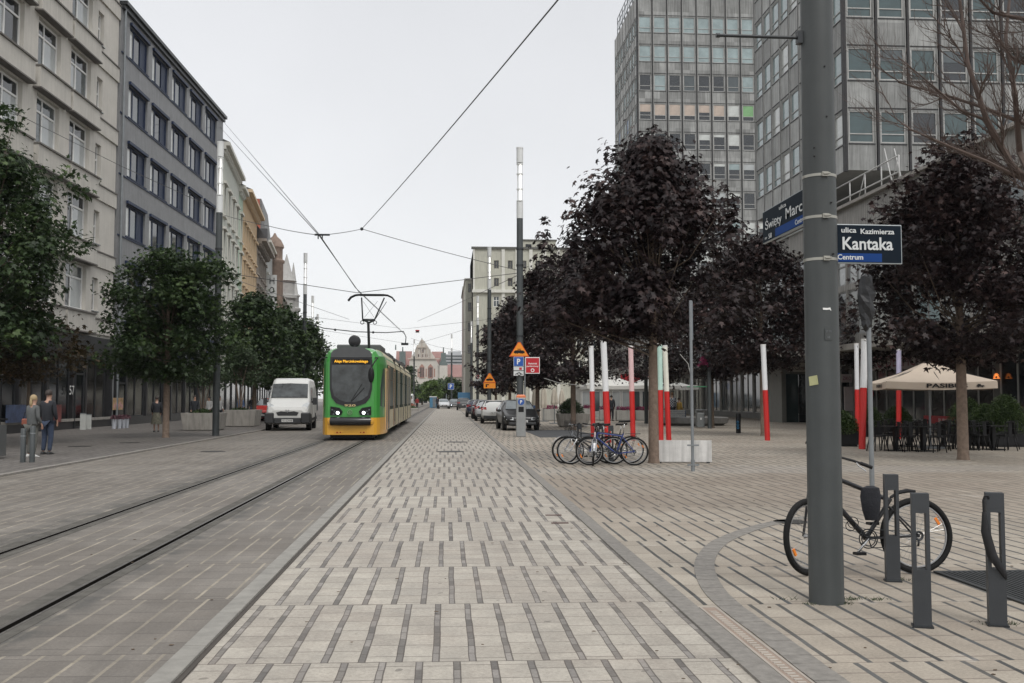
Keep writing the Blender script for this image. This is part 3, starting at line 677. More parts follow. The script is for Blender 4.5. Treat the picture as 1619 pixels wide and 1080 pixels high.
for (a, z_) in ((550,.0),(568,0),(615,0)): 
    wd = {550:9, 568:22, 615:29}[a]; fbox(mb, F, hx(667-wd), hx(667+wd+ (6 if a > 560 else 0)), hz(a), hz(a)+.35, .004, .5)
for px in (655,660,667,674,680): fbox(mb, F, hx(px)-.18, hx(px)+.18, hz(567), hz({655:556,660:549,667:540,674:548,680:556}[px])+.7, .004, .4)
mb.build('gable_ribs', mat('hall_trim', (.43,.38,.33), .8), b, True)
for px in (667.5,): window(b, F, hx(px)-.5, hz(558), 1.0, 1.2, M_gdark, frame=M_hfr, mull=(), rec=-.05)
for px in (661, 667.5, 674): window(b, F, hx(px)-.4, hz(564.5), .8, .9, M_gdark, frame=M_hfr, mull=(), rec=-.05)
for px in (667.3, 680.7):
    mb = MB(); mb.prism([F.pt(hx(px-4),hz(598),.01), F.pt(hx(px+4),hz(598),.01), F.pt(hx(px+4),hz(580),.01), F.pt(hx(px),hz(575.5),.01), F.pt(hx(px-4),hz(580),.01)], F.out*.15); o = mb.build('arched_window', M_hfr, b, True)
    for j in (-1,0,1):
        mb = MB(); fbox(mb, F, hx(px+j*2.2)-.15, hx(px+j*2.2)+.15, hz(596.5), hz(581), .17, .2); mb.build('pane', M_gdark, o, True)
for px in (661.5, 674, 687): 
    mb = MB(); fbox(mb, F, hx(px)-.2, hx(px)+.2, hz(596), hz(583), .01, .08); mb.build('narrow_window', M_hfr, b, True)
for px in (655, 664, 673, 682, 691):
    mb = MB(); mb.prism([F.pt(hx(px-3),0,.02), F.pt(hx(px+3),0,.02), F.pt(hx(px+3),hz(621),.02), F.pt(hx(px),hz(618),.02), F.pt(hx(px-3),hz(621),.02)], F.out*.1); mb.build('arch', M_gdark, b, True)
mb = MB(); fbox(mb, F, hx(695), hx(707.5), 0, hz(578), -6, 1.2); fbox(mb, F, hx(628), hx(647), 0, hz(585), -6, .2); fbox(mb, F, hx(708), hx(738), 0, hz(596), -8, -1); mb.build('side_wall', M_hall, b, True)
mb = MB(); fbox(mb, F, hx(695), hx(707.5), hz(577.5), hz(572), -5, 1.1); fbox(mb, F, hx(697), hx(705), hz(572), hz(558), -4, .6); mb.build('corner_turret', M_cop, b, True)
mb = MB(); fbox(mb, F, hx(632), hx(641), hz(577), hz(556), -4, .6); mb.build('corner_turret', M_cop, b, True)
mb = MB()
mb.prism([F.pt(hx(625),hz(590),-1), F.pt(hx(650),hz(590),-1), F.pt(hx(650),hz(553.5),-9), F.pt(hx(625),hz(553.5),-9)], F.out*-1)
mb.build('roof', M_hred, b, True); mb = MB(); mb.prism([F.pt(hx(682),hz(578),-1), F.pt(hx(700),hz(578),-1), F.pt(hx(700),hz(554),-9), F.pt(hx(682),hz(554),-9)], F.out*-1)
mb.build('roof', M_hred, b, True); mb = MB(); mb.prism([F.pt(hx(707),hz(596),0), F.pt(hx(740),hz(596),0), F.pt(hx(738),hz(575),-9), F.pt(hx(707),hz(575),-9)], F.out*-1); mb.build('roof', M_hred, b, True)
mb = MB(); mb.tube([F.pt(hx(667),hz(537),-.3), F.pt(hx(667),hz(534.5),-.3)], .12, 6); mb.tube([F.pt(hx(701),hz(558),-.3), F.pt(hx(701),hz(549),-.3)], .2, 6); mb.tube([F.pt(hx(637),hz(556),-.3), F.pt(hx(637),hz(549),-.3)], .2, 6); mb.tube([F.pt(hx(625.5),hz(553),-2), F.pt(hx(625.5),hz(545),-2)], .2, 6); mb.build('finials', M_cop, b, True)
for px, py in ((712,601),(722,601),(732,601)): window(b, F, hx(px), hz(py+8), 1.0, 1.7, M_gdark, frame=M_hall, mull=(), rec=.95)
# grey industrial roofs between hall and beige block
t = thing('distant_building', 'grey glass and concrete building between gabled hall and beige block', 'building', (XA(722,400), 400, 0))
F4 = Fac(XA(705,400), 400, 0); kk = 400/FPX; mb = MB(); fbox(mb, F4, 0, 30*kk, 0, ZA(560,400), -8, 0); fbox(mb, F4, 3*kk, 24*kk, ZA(560,400), ZA(555,400), -8, -2); mb.build('wall', mat('distant_grey', (.38,.39,.40), .8, 0, .1, .2), t, True)
for i in range(3): 
    mb = MB(); fbox(mb, F4, 0, 30*kk, ZA(564+i*5,400), ZA(562+i*5,400), .01, .2); mb.build('window_band', M_gmid, t, True)
# ------------------------------------------------------------------ the two towers and the podium
def panelmat(name, col, bay, pitch, z0, lo=.70, hi=1.18):
    m = ribbed(name, col, .09, .3, .40, rough=.8) ; t = m.node_tree; n = NM(t); b = t.nodes['Principled BSDF']
    src = b.inputs['Base Color'].links[0].from_socket; tcn = t.nodes.new('ShaderNodeTexCoord'); sx = t.nodes.new('ShaderNodeSeparateXYZ'); t.links.new(tcn.outputs['Object'], sx.inputs[0])
    u = n.op('FLOOR', n.op('DIVIDE', n.op('ADD', n.op('SUBTRACT', sx.outputs[0], 21.15), n.op('MULTIPLY', sx.outputs[1], 1.0)), bay)); v = n.op('FLOOR', n.op('DIVIDE', n.op('SUBTRACT', sx.outputs[2], z0), pitch))
    f = n.rng(n.white(n.comb(u, v, 2)), 0, 1, lo, hi); c = n.scale(src, f); t.links.new(c, b.inputs['Base Color']); return m
M_tc = panelmat('tower_panel', (.315,.32,.312), 1.7, 1.65, .3)
M_tc2 = panelmat('tower_panel_side', (.42,.425,.415), 1.75, 3.3, .3)
M_fin = mat('tower_fin', (.035,.035,.037), .6, .1, .15, spec=.3)
M_tframe = mat('tower_frame', (.40,.40,.385), .5, 0, .1)
TX = 21.15
def tower_face(b, F, u0, n, bay, base, top, rows, wh, frac, choose, mx, pm, sub=.30, finw=.06, fd=.16):
    """n bays from u0; returns window specs"""
    L_ = n*bay; holes = []; specs = []
    for ri, v in enumerate(rows):
        for i in range(n):
            uu = u0+i*bay+bay*(1-frac)/2; holes.append((uu, uu+bay*frac, v, v+wh)); specs.append((uu, v, bay*frac, wh, ri, i))
    mb = MB(); wall(mb, F, u0, u0+L_, base, top, holes, .12); mb.build('panels', pm, b, True)
    mb = MB(); pit = rows[1]-rows[0]
    for v in rows:
        fbox(mb, F, u0, u0+L_, v-.10, v-.05, .0, .035); fbox(mb, F, u0, u0+L_, v+wh+.12, v+wh+.17, .0, .035)
    mb.build('joint_strips', M_fin, b, True)
    for i in range(n+1):
        mb = MB(); fbox(mb, F, u0+i*bay-finw, u0+i*bay+finw, base, top, .003, fd); mb.build('fin', M_fin, b, True)
    mb = MB()
    for i in range(n):
        for s_ in (finw+.03, bay-finw-.06): fbox(mb, F, u0+i*bay+s_, u0+i*bay+s_+.035, base, top, .003, .05)
    mb.build('edge_strips', M_tframe, b, True)
    return specs
def tower(name, label, Yf, depth, width, rowsF, rowsS, wh, bF, nF, bS, nS, base, H, seed, chooser):
    rr = random.Random(seed)
    b = thing(name, label, 'building', (TX, Yf, 0))
    FF = Fac(TX, Yf, 0); FS = Fac(TX, Yf+depth, -90)
    sF = tower_face(b, FF, 0, nF, bF, base, H, rowsF, wh, .78, None, 0, M_tc)
    sS = tower_face(b, FS, 0, nS, bS, base, H, rowsS, wh, .86, None, 0, M_tc2, finw=.03, fd=.06)
    mb = MB(); mb.box(TX+.6, Yf+.6, base+.1, TX+nF*bF-.02, Yf+depth-.02, H-.05); mb.box(TX+.02, Yf+.02, H-.3, TX+nF*bF, Yf+depth, H-.02); mb.box(TX+.02, Yf+.02, base, TX+nF*bF, Yf+depth, base+.15); mb.build('core', mat('tower_core', (.2,.2,.19), .8), b, True)
    mb = MB()
    for x_, y_ in ((TX, Yf),): mb.box(x_-.15, y_-.15, base-.1, x_+.05, y_+.05, H+.05)
    mb.build('corner_fin', M_fin, b, True)
    allw = [(FF, s) for s in sF]+[(FS, s) for s in sS]
    def vis(q):
        F, s = q; p = F.pt(s[0], s[1]); py = HZ-(p.z-CAMH)*FPX/p.y; px = VPX+p.x*FPX/p.y
        return (0 if -20 < py < 640 and px < 1640 else 1, abs(py-300))
    allw.sort(key=vis)
    for n, (F, s) in enumerate(allw):
        if n >= 98 and 'stuffm' not in locals(): stuffm = MB()
        st = chooser(rr, F is FF, s[4], s[5])
        if n < 98:
            g, bl, half = st
            window(b, F, s[0], s[1], s[2], s[3], g, frame=M_tframe, mull=(), trans=(.28,), fw=.055, rec=.08, curtain=(bl, .04, .96, half, .96) if bl else None)
        else:
            mi = {'glass_dark':0,'glass_mid':1}.get(st[0].name, 2); stuffm.mi = mi; u,v,w,h = s[:4]
            stuffm.quad(F.pt(u,v,-.08),F.pt(u+w,v,-.08),F.pt(u+w,v+h,-.08),F.pt(u,v+h,-.08)); stuffm.mi = 3
            for a in ((u,u+.055,v,v+h),(u+w-.055,u+w,v,v+h),(u,u+w,v+.28*h,v+.28*h+.05),(u,u+w,v+h-.05,v+h),(u,u+w,v,v+.05)): fbox(stuffm, F, *a, -.075, -.03)
    if len(allw) > 98: stuffm.build('window', [M_gdark, M_gmid, M_gtealL, M_tframe], b, True)['kind'] = 'stuff'
    return b
def chA(rr, front, row, i):
    if not front: return (rr.choice([M_gblue, M_gmid, M_gtealL, M_gpale]), None, 0)
    k = rr.random()
    if row == 0: return (M_gblue, None, 0)
    if row == 1: return (M_gtealL if k < .7 else M_gblue, None, 0)
    if row == 2: return (rr.choice([M_gmid, M_gtealL, M_gdark]), rr.choice([M_gpale, M_gcurt, M_gtealL, M_gpale, None]), rr.choice([.28,.28,.5,.75]))
    if row == 3: return (M_gdark, rr.choice([M_gpeach, M_gpeach, M_gpale, M_ggreen]), rr.choice([.28,.28,.5]))
    return (M_gdark, rr.choice([M_gpale, M_gpale, M_gpale, M_gcurt, None]) if row == 4 else rr.choice([M_gcurt, M_gtealL, M_gpale, None]), rr.choice([.28,.6,.8]))
zt = ZA(52.8,108,1100); rA = [zt-3.3*i for i in range(9)]
tower('tower_block', 'farther concrete office tower with sky reflection coloured into blue glass, and beige blinds', 108.0, 14.6, 20, rA, rA, 1.8, 1.667, 9, 1.825, 8, 11.4, 46.9, 3, chA)
b = [o for o in C.objects if o.name.startswith('tower_block')][0]
mb = MB()
for i in range(9):
    y_ = 108.6+i*1.7; mb.tube([(TX+.25,y_,46.9),(TX+.25,y_,49.5)], .06, 5)
for z_ in (47.9,48.8,49.5): mb.tube([(TX+.25,108.6,z_),(TX+.25,122.2,z_)], .05, 5)
for i in range(8): mb.tube([(TX+.25,108.6+i*1.7,47.1),(TX+.25,110.3+i*1.7,49.4)], .04, 5)
mb.build('roof_railing', M_galv, b, True)
def chB(rr, front, row, i):
    if not front: return (rr.choice([M_gtealL, M_gtealL, M_gtealL, M_gpale]), None, 0)
    return (M_gteal if rr.random() < .7 else M_gdark, rr.choice([None, None, M_gmid]), .6)
rB0 = ZA(226,51,1400); rB = [rB0+3.42*i for i in range(5)]
tower('tower_block', 'nearer concrete office tower with dark corner fin and teal glass', 51.0, 15.2, 20, rB, rB, 1.72, 1.74, 8, 1.69, 9, ZA(269,51,1357), 36.0, 5, chB)
b = [o for o in C.objects if o.name.startswith('tower_block')][1]
for k, (rx, rz_, rw) in enumerate(((3, 18, 0),)):
    pass
# podium: long low wing along the plaza
PX, PZ0, PZ1 = 20.3, 4.3, 0
PZ1 = CAMH+.4785*PX
b = thing('shopping_podium', 'long low glazed shopping wing joining the two towers', 'building', (PX, 30, 0))
Fp = Fac(PX, 126, -90)      # u runs from far (0) to near (96)
def uY(Y): return 126-Y
M_pod = ribbed('podium_ribs', (.27,.26,.24), .22, .5, .35)
M_podg = mat('podium_frame', (.24,.24,.235), .5)
specs = []
bayw = 2.4; n = int(96/bayw)
for i in range(n):
    u = i*bayw+.12; Y = 126-u
    specs.append((u, 7.35, bayw-.24, 2.2, i)); specs.append((u, 4.75, bayw-.24, 2.3, i))
mb = MB(); wall(mb, Fp, 0, 96, 4.3, PZ1, [(u,u+w,v,v+h) for u,v,w,h,i in specs], .12)
fbox(mb, Fp, 0, 96, 4.3, PZ1-.1, -18, -.5); mb.build('parapet', M_pod, b, True)
mb = MB(); fbox(mb, Fp, 0, 96, 4.0, 4.3, -18, .35); fbox(mb, Fp, 0, 96, PZ1-.05, PZ1+.1, -.6, .25); fbox(mb, Fp, 0, 96, 9.75, 9.85, .0, .2); mb.build('canopy', mat('canopy_edge', (.33,.31,.28), .7, 0, .1, 1, streak=.3), b, True)
rr = random.Random(4)
for u,v,w,h,i in sorted(specs, key=lambda s: s[0])[-60:]: window(b, Fp, u, v, w, h, rr.choice([M_gtealL, M_gpale, M_gmid, M_gcurt]), frame=M_podg, mull=(.5,), trans=(.45,), fw=.07, rec=.1)
# sloping corrugated canopy roof beside tower A
mb = MB(); mb.prism([(PX-1.6,74,PZ1-1.6),(PX,74,PZ1+.12),(PX,74,PZ1-.2),(PX-1.6,74,PZ1-1.8)], (0,-12,0)); mb.build('corrugated_roof', ribbed('corrugated', (.33,.32,.30), .5, .9, .3), b, True)
# ground floor: recessed shops, columns
GX = 24.4
Fg = Fac(GX, 126, -90)
mb = MB(); gs = []
i = 0
while i*3.2 < 95:
    gs.append((i*3.2+.25, .45, 2.7, 3.2)); i += 1
wall(mb, Fg, 0, 96, 0, 4.02, [(u,u+w,v,v+h) for u,v,w,h in gs], .1); fbox(mb, Fg, 0, 96, 0, 4.02, -8, -.4); mb.build('shop_wall', mat('podium_stone', (.10,.10,.095), .5, 0, .2, 2), b, True)
for k, (u,v,w,h) in enumerate(gs): window(b, Fg, u, v, w, h, rr.choice([M_gdark, M_gmid, M_gshop2, M_gteal]), frame=M_tframe, mull=(.5,) , fw=.07, rec=.08)
for Y in range(100, 126, 8):
    mb = MB(); mb.lathe([(.3,0),(.3,4.0)], (PX+.3, Y, 0), 14); mb.build('column', mat('column_conc', (.26,.25,.235), .7, 0, .1, 2), b, True)
# white railing on the podium roof
t = thing('roof_railing', 'white tubular railing with leaning ladder frame on the podium roof', 'railing', (PX+.2, 38, PZ1))
mb = MB()
ys = [43.6+i*1.85 for i in range(5)]
for y_ in ys: mb.tube([(PX+.25,y_,PZ1+.1),(PX+.25,y_,PZ1+1.35)], .035, 6)
for z_ in (.6, 1.35): mb.tube([(PX+.25,ys[0],PZ1+z_),(PX+.25,ys[-1],PZ1+z_)], .035, 6)
for y_ in ys[::2]: mb.tube([(PX+.25,y_,PZ1+1.35),(PX+.25,y_+.9,PZ1+.1)], .025, 6)
mb.build('rails', mat('rail_white', (.42,.42,.41), .5, 0, .1), t, True)
mb = MB()
for dx in (0,.5): mb.tube([(PX+.9+dx,45.5,PZ1),(PX+.9+dx,46.5,PZ1+2.4)], .03, 6)
mb.build('ladder_frame', MATS['rail_white'], t, True)
# entrance block with its sign, by the main pole
def signboard(name, label, cx, cy, z0, z1, w, text, face, ink, rz, tw=None, th=None, dp=.12, cat='sign', dx=0):
    t = thing(name, label, cat, (cx, cy, z0), rz)
    mb = MB(); mb.box(-w/2, 0, 0, w/2, dp, z1-z0); mb.build('board', face, t, bevel=.01)
    if text: letters(text, t, (dx, -.008, (z1-z0)/2), tw or w*.8, ink, th)
    return t
M_cream = mat('sign_cream', (.50,.47,.42), .6); M_maroon = mat('ink_maroon', (.20,.02,.05), .5)
p0 = AT(1250, 588, 64); p1 = AT(1290, 577, 64)
signboard('shop_sign', 'cream entrance fascia with dark lettering behind the main pole', AT(1275,580,64).x, 64, p0.z, ZA(573,64), 2.3, 'Centrum', M_cream, M_black, 0, 1.6)
t = thing('shop_entrance', 'grey stone shop entrance under cream fascia left of main pole', 'entrance', (AT(1265,600,64.3).x, 64.3, 0))
xe = t.location.x
mb = MB(); mb.box(xe-1.25, 64.3, 0, xe-.95, 67, 3.6); mb.box(xe+1.3, 64.3, 0, xe+1.6, 67, 3.6); mb.box(xe-.95, 64.3, 3.2, xe+1.3, 67, 3.6); mb.build('portal', mat('portal_stone', (.17,.17,.155), .6, 0, .1, 2), t, True)
mb = MB(); mb.box(xe-.95, 65, 0, xe+.1, 65.05, 3.2); d = mb.build('door', M_gteal, t, True); 
mb = MB(); mb.box(xe+.15, 65, 0, xe+1.3, 65.05, 3.2); mb.build('door', M_gdark, t, True)
M_pinkb = mat('sign_pale_pink', (.50,.44,.44), .6)
def on_front(px): return GX*FPX/(px-VPX)
ya, yb_ = 57.5, 49.0
t = signboard('shop_sign', 'wide pale fascia sign with maroon lettering above cafe umbrella', GX-.14, (ya+yb_)/2, 3.15, 4.1, ya-yb_, '', M_pinkb, M_maroon, R(-90))
letters('ZIKO', t, (-1.9,-.008,.47), 2.3, M_maroon, .66, bold=.012); letters('DERMO', t, (1.5,-.008,.47), 3.6, M_maroon, .64)
signboard('shop_sign', 'small square blade sign with dark lettering left of the wide maroon lettered fascia', AT(1339,597,58).x, 58, ZA(604,58), ZA(590.5,58), .62, 'ZIKO', M_pinkb, M_maroon, 0, .5, .2)
signboard('poster_board', 'tall narrow pale notice board below the small square blade sign', AT(1342,628,57).x, 57, ZA(650,57), ZA(611,57), .5, '', M_pinkb, M_maroon, 0, cat='poster')
t = thing('window_banner', 'low red banner along the cafe shop window behind the terrace', 'banner', (GX-.12, 47.5, .3), R(-90))
mb = MB(); mb.box(-1.9, 0, 0, 1.9, .03, .42); mb.build('board', M_signred, t); letters('BURGER', t, (.3,-.006,.2), 1.3, M_white, .2)
mb = MB(); mb.lathe([(.0,0),(.36,0),(.36,.03),(0,.03)], (0,0,0), 20, 'y'); q = Vector((GX-.13, on_front(1395), ZA(622, 55)))
t = tag(mb.build('round_sticker', M_signred, loc=q, rz=R(-90)), 'round red sticker in the shop window left of the terrace', 'sticker')
t = thing('neon_sign', 'small orange neon sunburst in dark shop window at right edge', 'neon sign', (GX-.2, on_front(1611), ZA(595, on_front(1611))), R(-90))
mb = MB()
for i in range(9):
    a = PI*i/8; mb.tube([(math.cos(a)*.16,0,math.sin(a)*.14-.05),(math.cos(a)*.40,0,math.sin(a)*.34-.05)], .018, 5)
mb.tube([(-.42,0,-.1),(.5,0,-.1)], .018, 5)
mb.build('tubes', mat('neon', (.8,.2,.03), .5, emit=(1,.28,.06), es=1.6), t); t.scale = (.6,.6,.6)
# ------------------------------------------------------------------ trees
import numpy as np
L_green = leafmat('leaf_green', ((.014,.027,.011),(.038,.066,.023),(.10,.145,.05)), .5)
L_green2 = leafmat('leaf_light_green', ((.03,.05,.022),(.06,.09,.045),(.10,.13,.07)), .55)
L_dark = leafmat('leaf_purple', ((.008,.005,.006),(.024,.0145,.015),(.088,.056,.050)), .5, .14, .25)
L_rust = leafmat('leaf_rusty', ((.02,.016,.008),(.05,.035,.015),(.10,.05,.02)), .55)
L_far = leafmat('leaf_far', ((.045,.07,.045),(.08,.12,.05),(.14,.19,.07)), .6)
L_bright = leafmat('leaf_bright', ((.07,.11,.03),(.12,.19,.05),(.18,.26,.07)), .6)
LEAF = np.array([(0,0,0),(.40,.08,-.05),(.24,.30,.05),(.62,.62,-.10),(.20,.56,.05),(0,1.12,-.12),(-.20,.56,.05),(-.62,.62,-.10),(-.24,.30,.05),(-.40,.08,-.05)])
def leaves(name, pts, size, m, parent, seed=1, up=.6, label=None):
    r = np.random.RandomState(seed); n = len(pts); P_ = np.array(pts)
    nz_ = r.normal(size=(n,3)); nz_[:,2] = np.abs(nz_[:,2])+up; nz_ /= np.linalg.norm(nz_,axis=1)[:,None]
    t = r.normal(size=(n,3)); t[:,2] -= .5; t -= nz_*np.sum(t*nz_,1)[:,None]; t /= np.linalg.norm(t,axis=1)[:,None]; bb = np.cross(nz_, t)
    s = size*r.uniform(.6,1.25,n)[:,None,None]
    V = P_[:,None,:]+s*(LEAF[None,:,0:1]*bb[:,None,:]+LEAF[None,:,1:2]*t[:,None,:]+LEAF[None,:,2:3]*nz_[:,None,:])
    k = len(LEAF); me = bpy.data.meshes.new(name); me.vertices.add(n*k); me.vertices.foreach_set('co', V.reshape(-1).astype('f'))
    me.loops.add(n*k); me.loops.foreach_set('vertex_index', np.arange(n*k, dtype='i'))
    me.polygons.add(n); me.polygons.foreach_set('loop_start', np.arange(0,n*k,k,dtype='i')); 
    me.materials.append(m); me.update(calc_edges=True)
    a = me.attributes.new('leafrand', 'FLOAT', 'FACE'); a.data.foreach_set('value', r.uniform(0,1,n).astype('f'))
    return link(name, me, parent)
def tree(name, label, x, y, H, z0, rx, ry, tr, nclump, nleaf, size, lm, bm_, seed, group=None, lean=(0,0), spikes=6, cat='tree', rise=.5, clump=.42, wide=.35, trunkz=None, multi=1, zbase=0, extra=(), pear=.38, cone=.30, skew=0, cexp=.75):
    r = random.Random(seed); t = thing(name, label, cat, (x, y, zbase), 0, group)
    zc = (H+z0)/2; hz_ = (H-z0)/2; cl = []
    n = 0
    while len(cl) < nclump:
        a = r.uniform(0, 2*PI); q = r.random()**.42; h = r.uniform(-1, 1); n += 1
        prof = math.sqrt(max(0, 1-abs(h)**2.2)) if h > -wide else .98
        if h > 0: prof *= 1-pear*h
        if cone: prof = (cone+(1-cone)*((1-h)/2)**cexp)*min(1, (1.04-h)*4)*min(1, (1.1+h)*3.2)
        prof *= .82+.75*mnoise.noise(Vector((math.cos(a)*1.5+seed, math.sin(a)*1.5, h*1.7)))+.1
        p = Vector((math.cos(a)*q*rx*prof+skew*(1-h)*.5, math.sin(a)*q*ry*prof, zc+h*hz_))
        if mnoise.noise(p*.9+Vector((seed*3.1,0,0))) < -.13: continue
        cl.append((p, clump*r.uniform(.55,1.15)))
    for i in range(spikes):
        a = r.uniform(0,2*PI); q = r.uniform(.05,.85); top = zc+hz_*(1-q**1.3*1.25)+r.uniform(.0,.55)*hz_*.45
        b0 = Vector((math.cos(a)*q*rx, math.sin(a)*q*ry, top))
        for j in range(4): cl.append((b0-Vector((0,0,j*.33))+Vector((r.uniform(-.1,.1),r.uniform(-.1,.1),0)), clump*(.28+.14*j)))
    for (dx, dy, dz, rr_) in extra: cl.append((Vector((dx,dy,dz)), rr_))
    # trunk and limbs
    mb = MB(); top = Vector((lean[0], lean[1], zc+hz_*.55)); zt_ = trunkz or z0+.15
    fork = Vector((lean[0]*.3, lean[1]*.3, zt_))
    if multi == 1:
        tk = MB(); tk.tube([(0,0,-.05),(0,0,.1),(lean[0]*.1,lean[1]*.1,zt_*.5),fork,(top+fork)/2,top], [tr*1.35,tr*1.08,tr,tr*.9,tr*.55,tr*.2], 10); tk.build('trunk', bm_, t)
    else:
        for i in range(multi):
            a = 2*PI*i/multi+.4; tk = MB(); d = Vector((math.cos(a), math.sin(a), 0))
            tk.tube([d*.06, d*.12+Vector((0,0,z0*.4)), d*.3+Vector((0,0,z0)), d*.7+Vector((0,0,zc))], [tr,tr*.85,tr*.7,tr*.3], 7); tk.build('trunk', bm_, t)
    for p, s in cl[::max(1,len(cl)//42)]:
        z_ = fork.z+max(0, (p.z-fork.z))*r.uniform(.15,.55); st = fork.lerp(top, min(1, max(0, (z_-fork.z)/(top.z-fork.z))))
        mid = (st*.5+p*.5)+Vector((0,0,-.12*(p-st).length*r.uniform(-.2,1.4))); mb.tube([st, mid, p], [tr*.2, tr*.11, .008], 5)
    mb.build('limbs', M_bark, t)
    pts = []; per = nleaf*1.3/len(cl); size = size*1.12
    rs = np.random.RandomState(seed)
    for p, s in cl:
        m_ = max(4, int(per*(s/clump)**1.6)); g = rs.normal(size=(m_,3))*np.array([s*.74,s*.74,s*.46]); 
        pts.append(np.array(p)+g)
    pts = np.concatenate(pts); pts = pts[pts[:,2] > z0*.86]
    leaves('crown', pts, size, lm, t, seed)
    return t
# purple maples on the right
def XY(px, Y): return XA(px, Y)
g1 = 'purple leaved maples on the plaza'
Yt = G(1037,732).y
tree('maple_tree', 'tall purple leaved maple with bare trunk beside the white board', G(1037,732).x-.05, Yt, 7.95, 3.15, 3.3, 2.4, .125, 230, 24000, .135, L_dark, M_bark2, 21, g1, spikes=22, clump=.38, cone=.17, cexp=1.15, skew=-.45, trunkz=2.4,
     extra=((-.9,0,7.6,.35),(-1.4,0,6.9,.4),(.9,0,7.4,.35),(1.3,0,6.6,.35),(0,0,8.1,.3)))
tree('maple_tree', 'purple maple behind the parked bicycles, left of the tallest maple', XY(907,50), 50, 8.9, 2.5, 3.3, 2.8, .13, 150, 13000, .16, L_dark, M_bark2, 22, g1, spikes=14, clump=.5)
tree('maple_tree', 'purple maple hidden behind the tallest maple, filling between the crowns', XY(1043,60), 60, 8.8, 2.6, 3.2, 3.0, .12, 130, 12000, .15, L_dark, M_bark2, 23, g1, spikes=14, clump=.48)
tree('maple_tree', 'purple maple whose slim trunk stands right behind the lone slanted red post', G(1206,689).x, G(1206,689).y, 8.3, 2.9, 2.9, 2.5, .09, 170, 15000, .16, L_dark, M_bark2, 24, g1, spikes=14, clump=.48)
tree('maple_tree', 'broad purple maple over the cafe umbrella at the right edge', G(1523,727).x, G(1523,727).y, 7.6, 2.75, 3.1, 2.9, .135, 230, 26000, .135, L_dark, M_bark2, 25, g1, spikes=18, clump=.46, cone=.38, trunkz=2.6,
     extra=((-.4,0,8.1,.4),(.3,0,8.4,.35),(0,0,7.9,.45)))
tree('maple_tree', 'purple maple over the parked cars, left of the row', XY(850,56), 56, 8.6, 2.5, 2.6, 2.5, .12, 120, 9000, .19, L_dark, M_bark2, 26, g1, clump=.55)
tree('maple_tree', 'small far purple maple beside the two amber signs', XY(806,76), 76, 8.9, 2.4, 2.6, 2.6, .12, 90, 6500, .24, L_dark, M_bark2, 27, g1, clump=.6)
tree('maple_tree', 'farthest purple maple left of the farther amber sign', XY(784,98), 98, 8.4, 2.2, 2.4, 2.6, .12, 70, 5000, .30, L_dark, M_bark2, 28, g1, clump=.6)
tree('maple_tree', 'purple maple seen past the main pole, beside covered sign', XY(1345,50)+1, 50, 7.6, 3.4, 2.0, 2.2, .11, 80, 5000, .2, L_dark, M_bark2, 29, g1, clump=.55)
tree('maple_tree', 'purple maple whose crown fills the space over the litter bin', XY(1131,53), 53, 8.1, 2.8, 2.7, 2.5, .10, 130, 9000, .18, L_dark, M_bark, 41, g1, spikes=12, clump=.52)
# green maples on the left
g2 = 'green maples along the left pavement'
tree('maple_tree', 'green maple reaching in from the left edge with rusty lower leaves', XY(-25,33), 33, 10.0, 2.7, 3.6, 3.0, .16, 250, 27000, .15, L_green, M_bark, 31, g2, spikes=16, clump=.5, cone=.42, cexp=.5, extra=((1.0,0,11.0,.3),(1.2,0,10.5,.35),(3.3,0,8.4,.35),(3.0,0,8.9,.3),(2.9,0,7.0,.4),(3.4,0,6.5,.35)))
tree('maple_tree', 'dense green maple with slim trunk in front of the flower buckets', G(262,693).x, G(262,693).y, 7.6, 2.55, 3.05, 2.8, .13, 210, 20000, .15, L_green, M_bark2, 32, g2, spikes=12, clump=.44, cone=.34)
tree('maple_tree', 'green maple behind the concrete planters and the white van', XY(408,62), 62, 7.7, 2.6, 2.6, 2.6, .13, 130, 11000, .2, L_green, M_bark, 33, g2, clump=.55)
tree('maple_tree', 'green maple above the white van, left of the tram', XY(452,74), 74, 8.2, 2.5, 2.8, 2.8, .13, 110, 9000, .24, L_green, M_bark, 34, g2, clump=.6)
tree('maple_tree', 'farthest green maple directly left of the tram front', XY(488,90), 90, 8.2, 2.2, 2.8, 3.0, .13, 90, 7000, .28, L_green, M_bark, 35, g2, clump=.65)
rt = tree('maple_tree', 'low rusty brown leaved sapling at the left edge under the big green maple', XY(28,33), 35, 4.6, 2.4, 2.4, 1.8, .06, 50, 3200, .14, L_rust, M_bark, 36, clump=.45)
tree('shrub_tree', 'small pale green multi stemmed tree in the second concrete planter', XY(386,57.5), 57.5, 3.7, 1.7, 1.6, 1.3, .035, 55, 4200, .11, L_green2, M_bark2, 37, clump=.35, multi=5, zbase=.75, spikes=3)
tree('shrub_tree', 'small pale green tree in the nearest concrete planter', XY(330,50.6), 50.6, 2.9, 1.5, 1.0, .9, .03, 30, 2200, .10, L_green2, M_bark2, 38, clump=.3, multi=4, zbase=.75, spikes=2)
# far trees in front of the hall
for k, (px, Y, H, rx, lm, lab) in enumerate(((682,225,5.5,2.6,L_bright,'bright green far tree in front of the gabled hall'),(697,235,5.2,2.6,L_far,'bluish green far tree right of the bright one'),
    (712,230,5.8,2.8,L_far,'tall grey green far tree before the red roof'),(728,215,5.2,2.4,L_far,'far tree beside the beige wing'),(668,240,4.4,2.0,L_far,'low far tree left of the bright green one'),(648,250,9.0,1.5,L_green,'slim dark far tree beside the tram rear'))):
    tree('far_tree', lab, XY(px,Y), Y, H, 1.2, rx, rx, .2, 40, 2200, .5, lm, M_bark, 50+k, 'trees before the gabled hall', clump=.9, spikes=2)
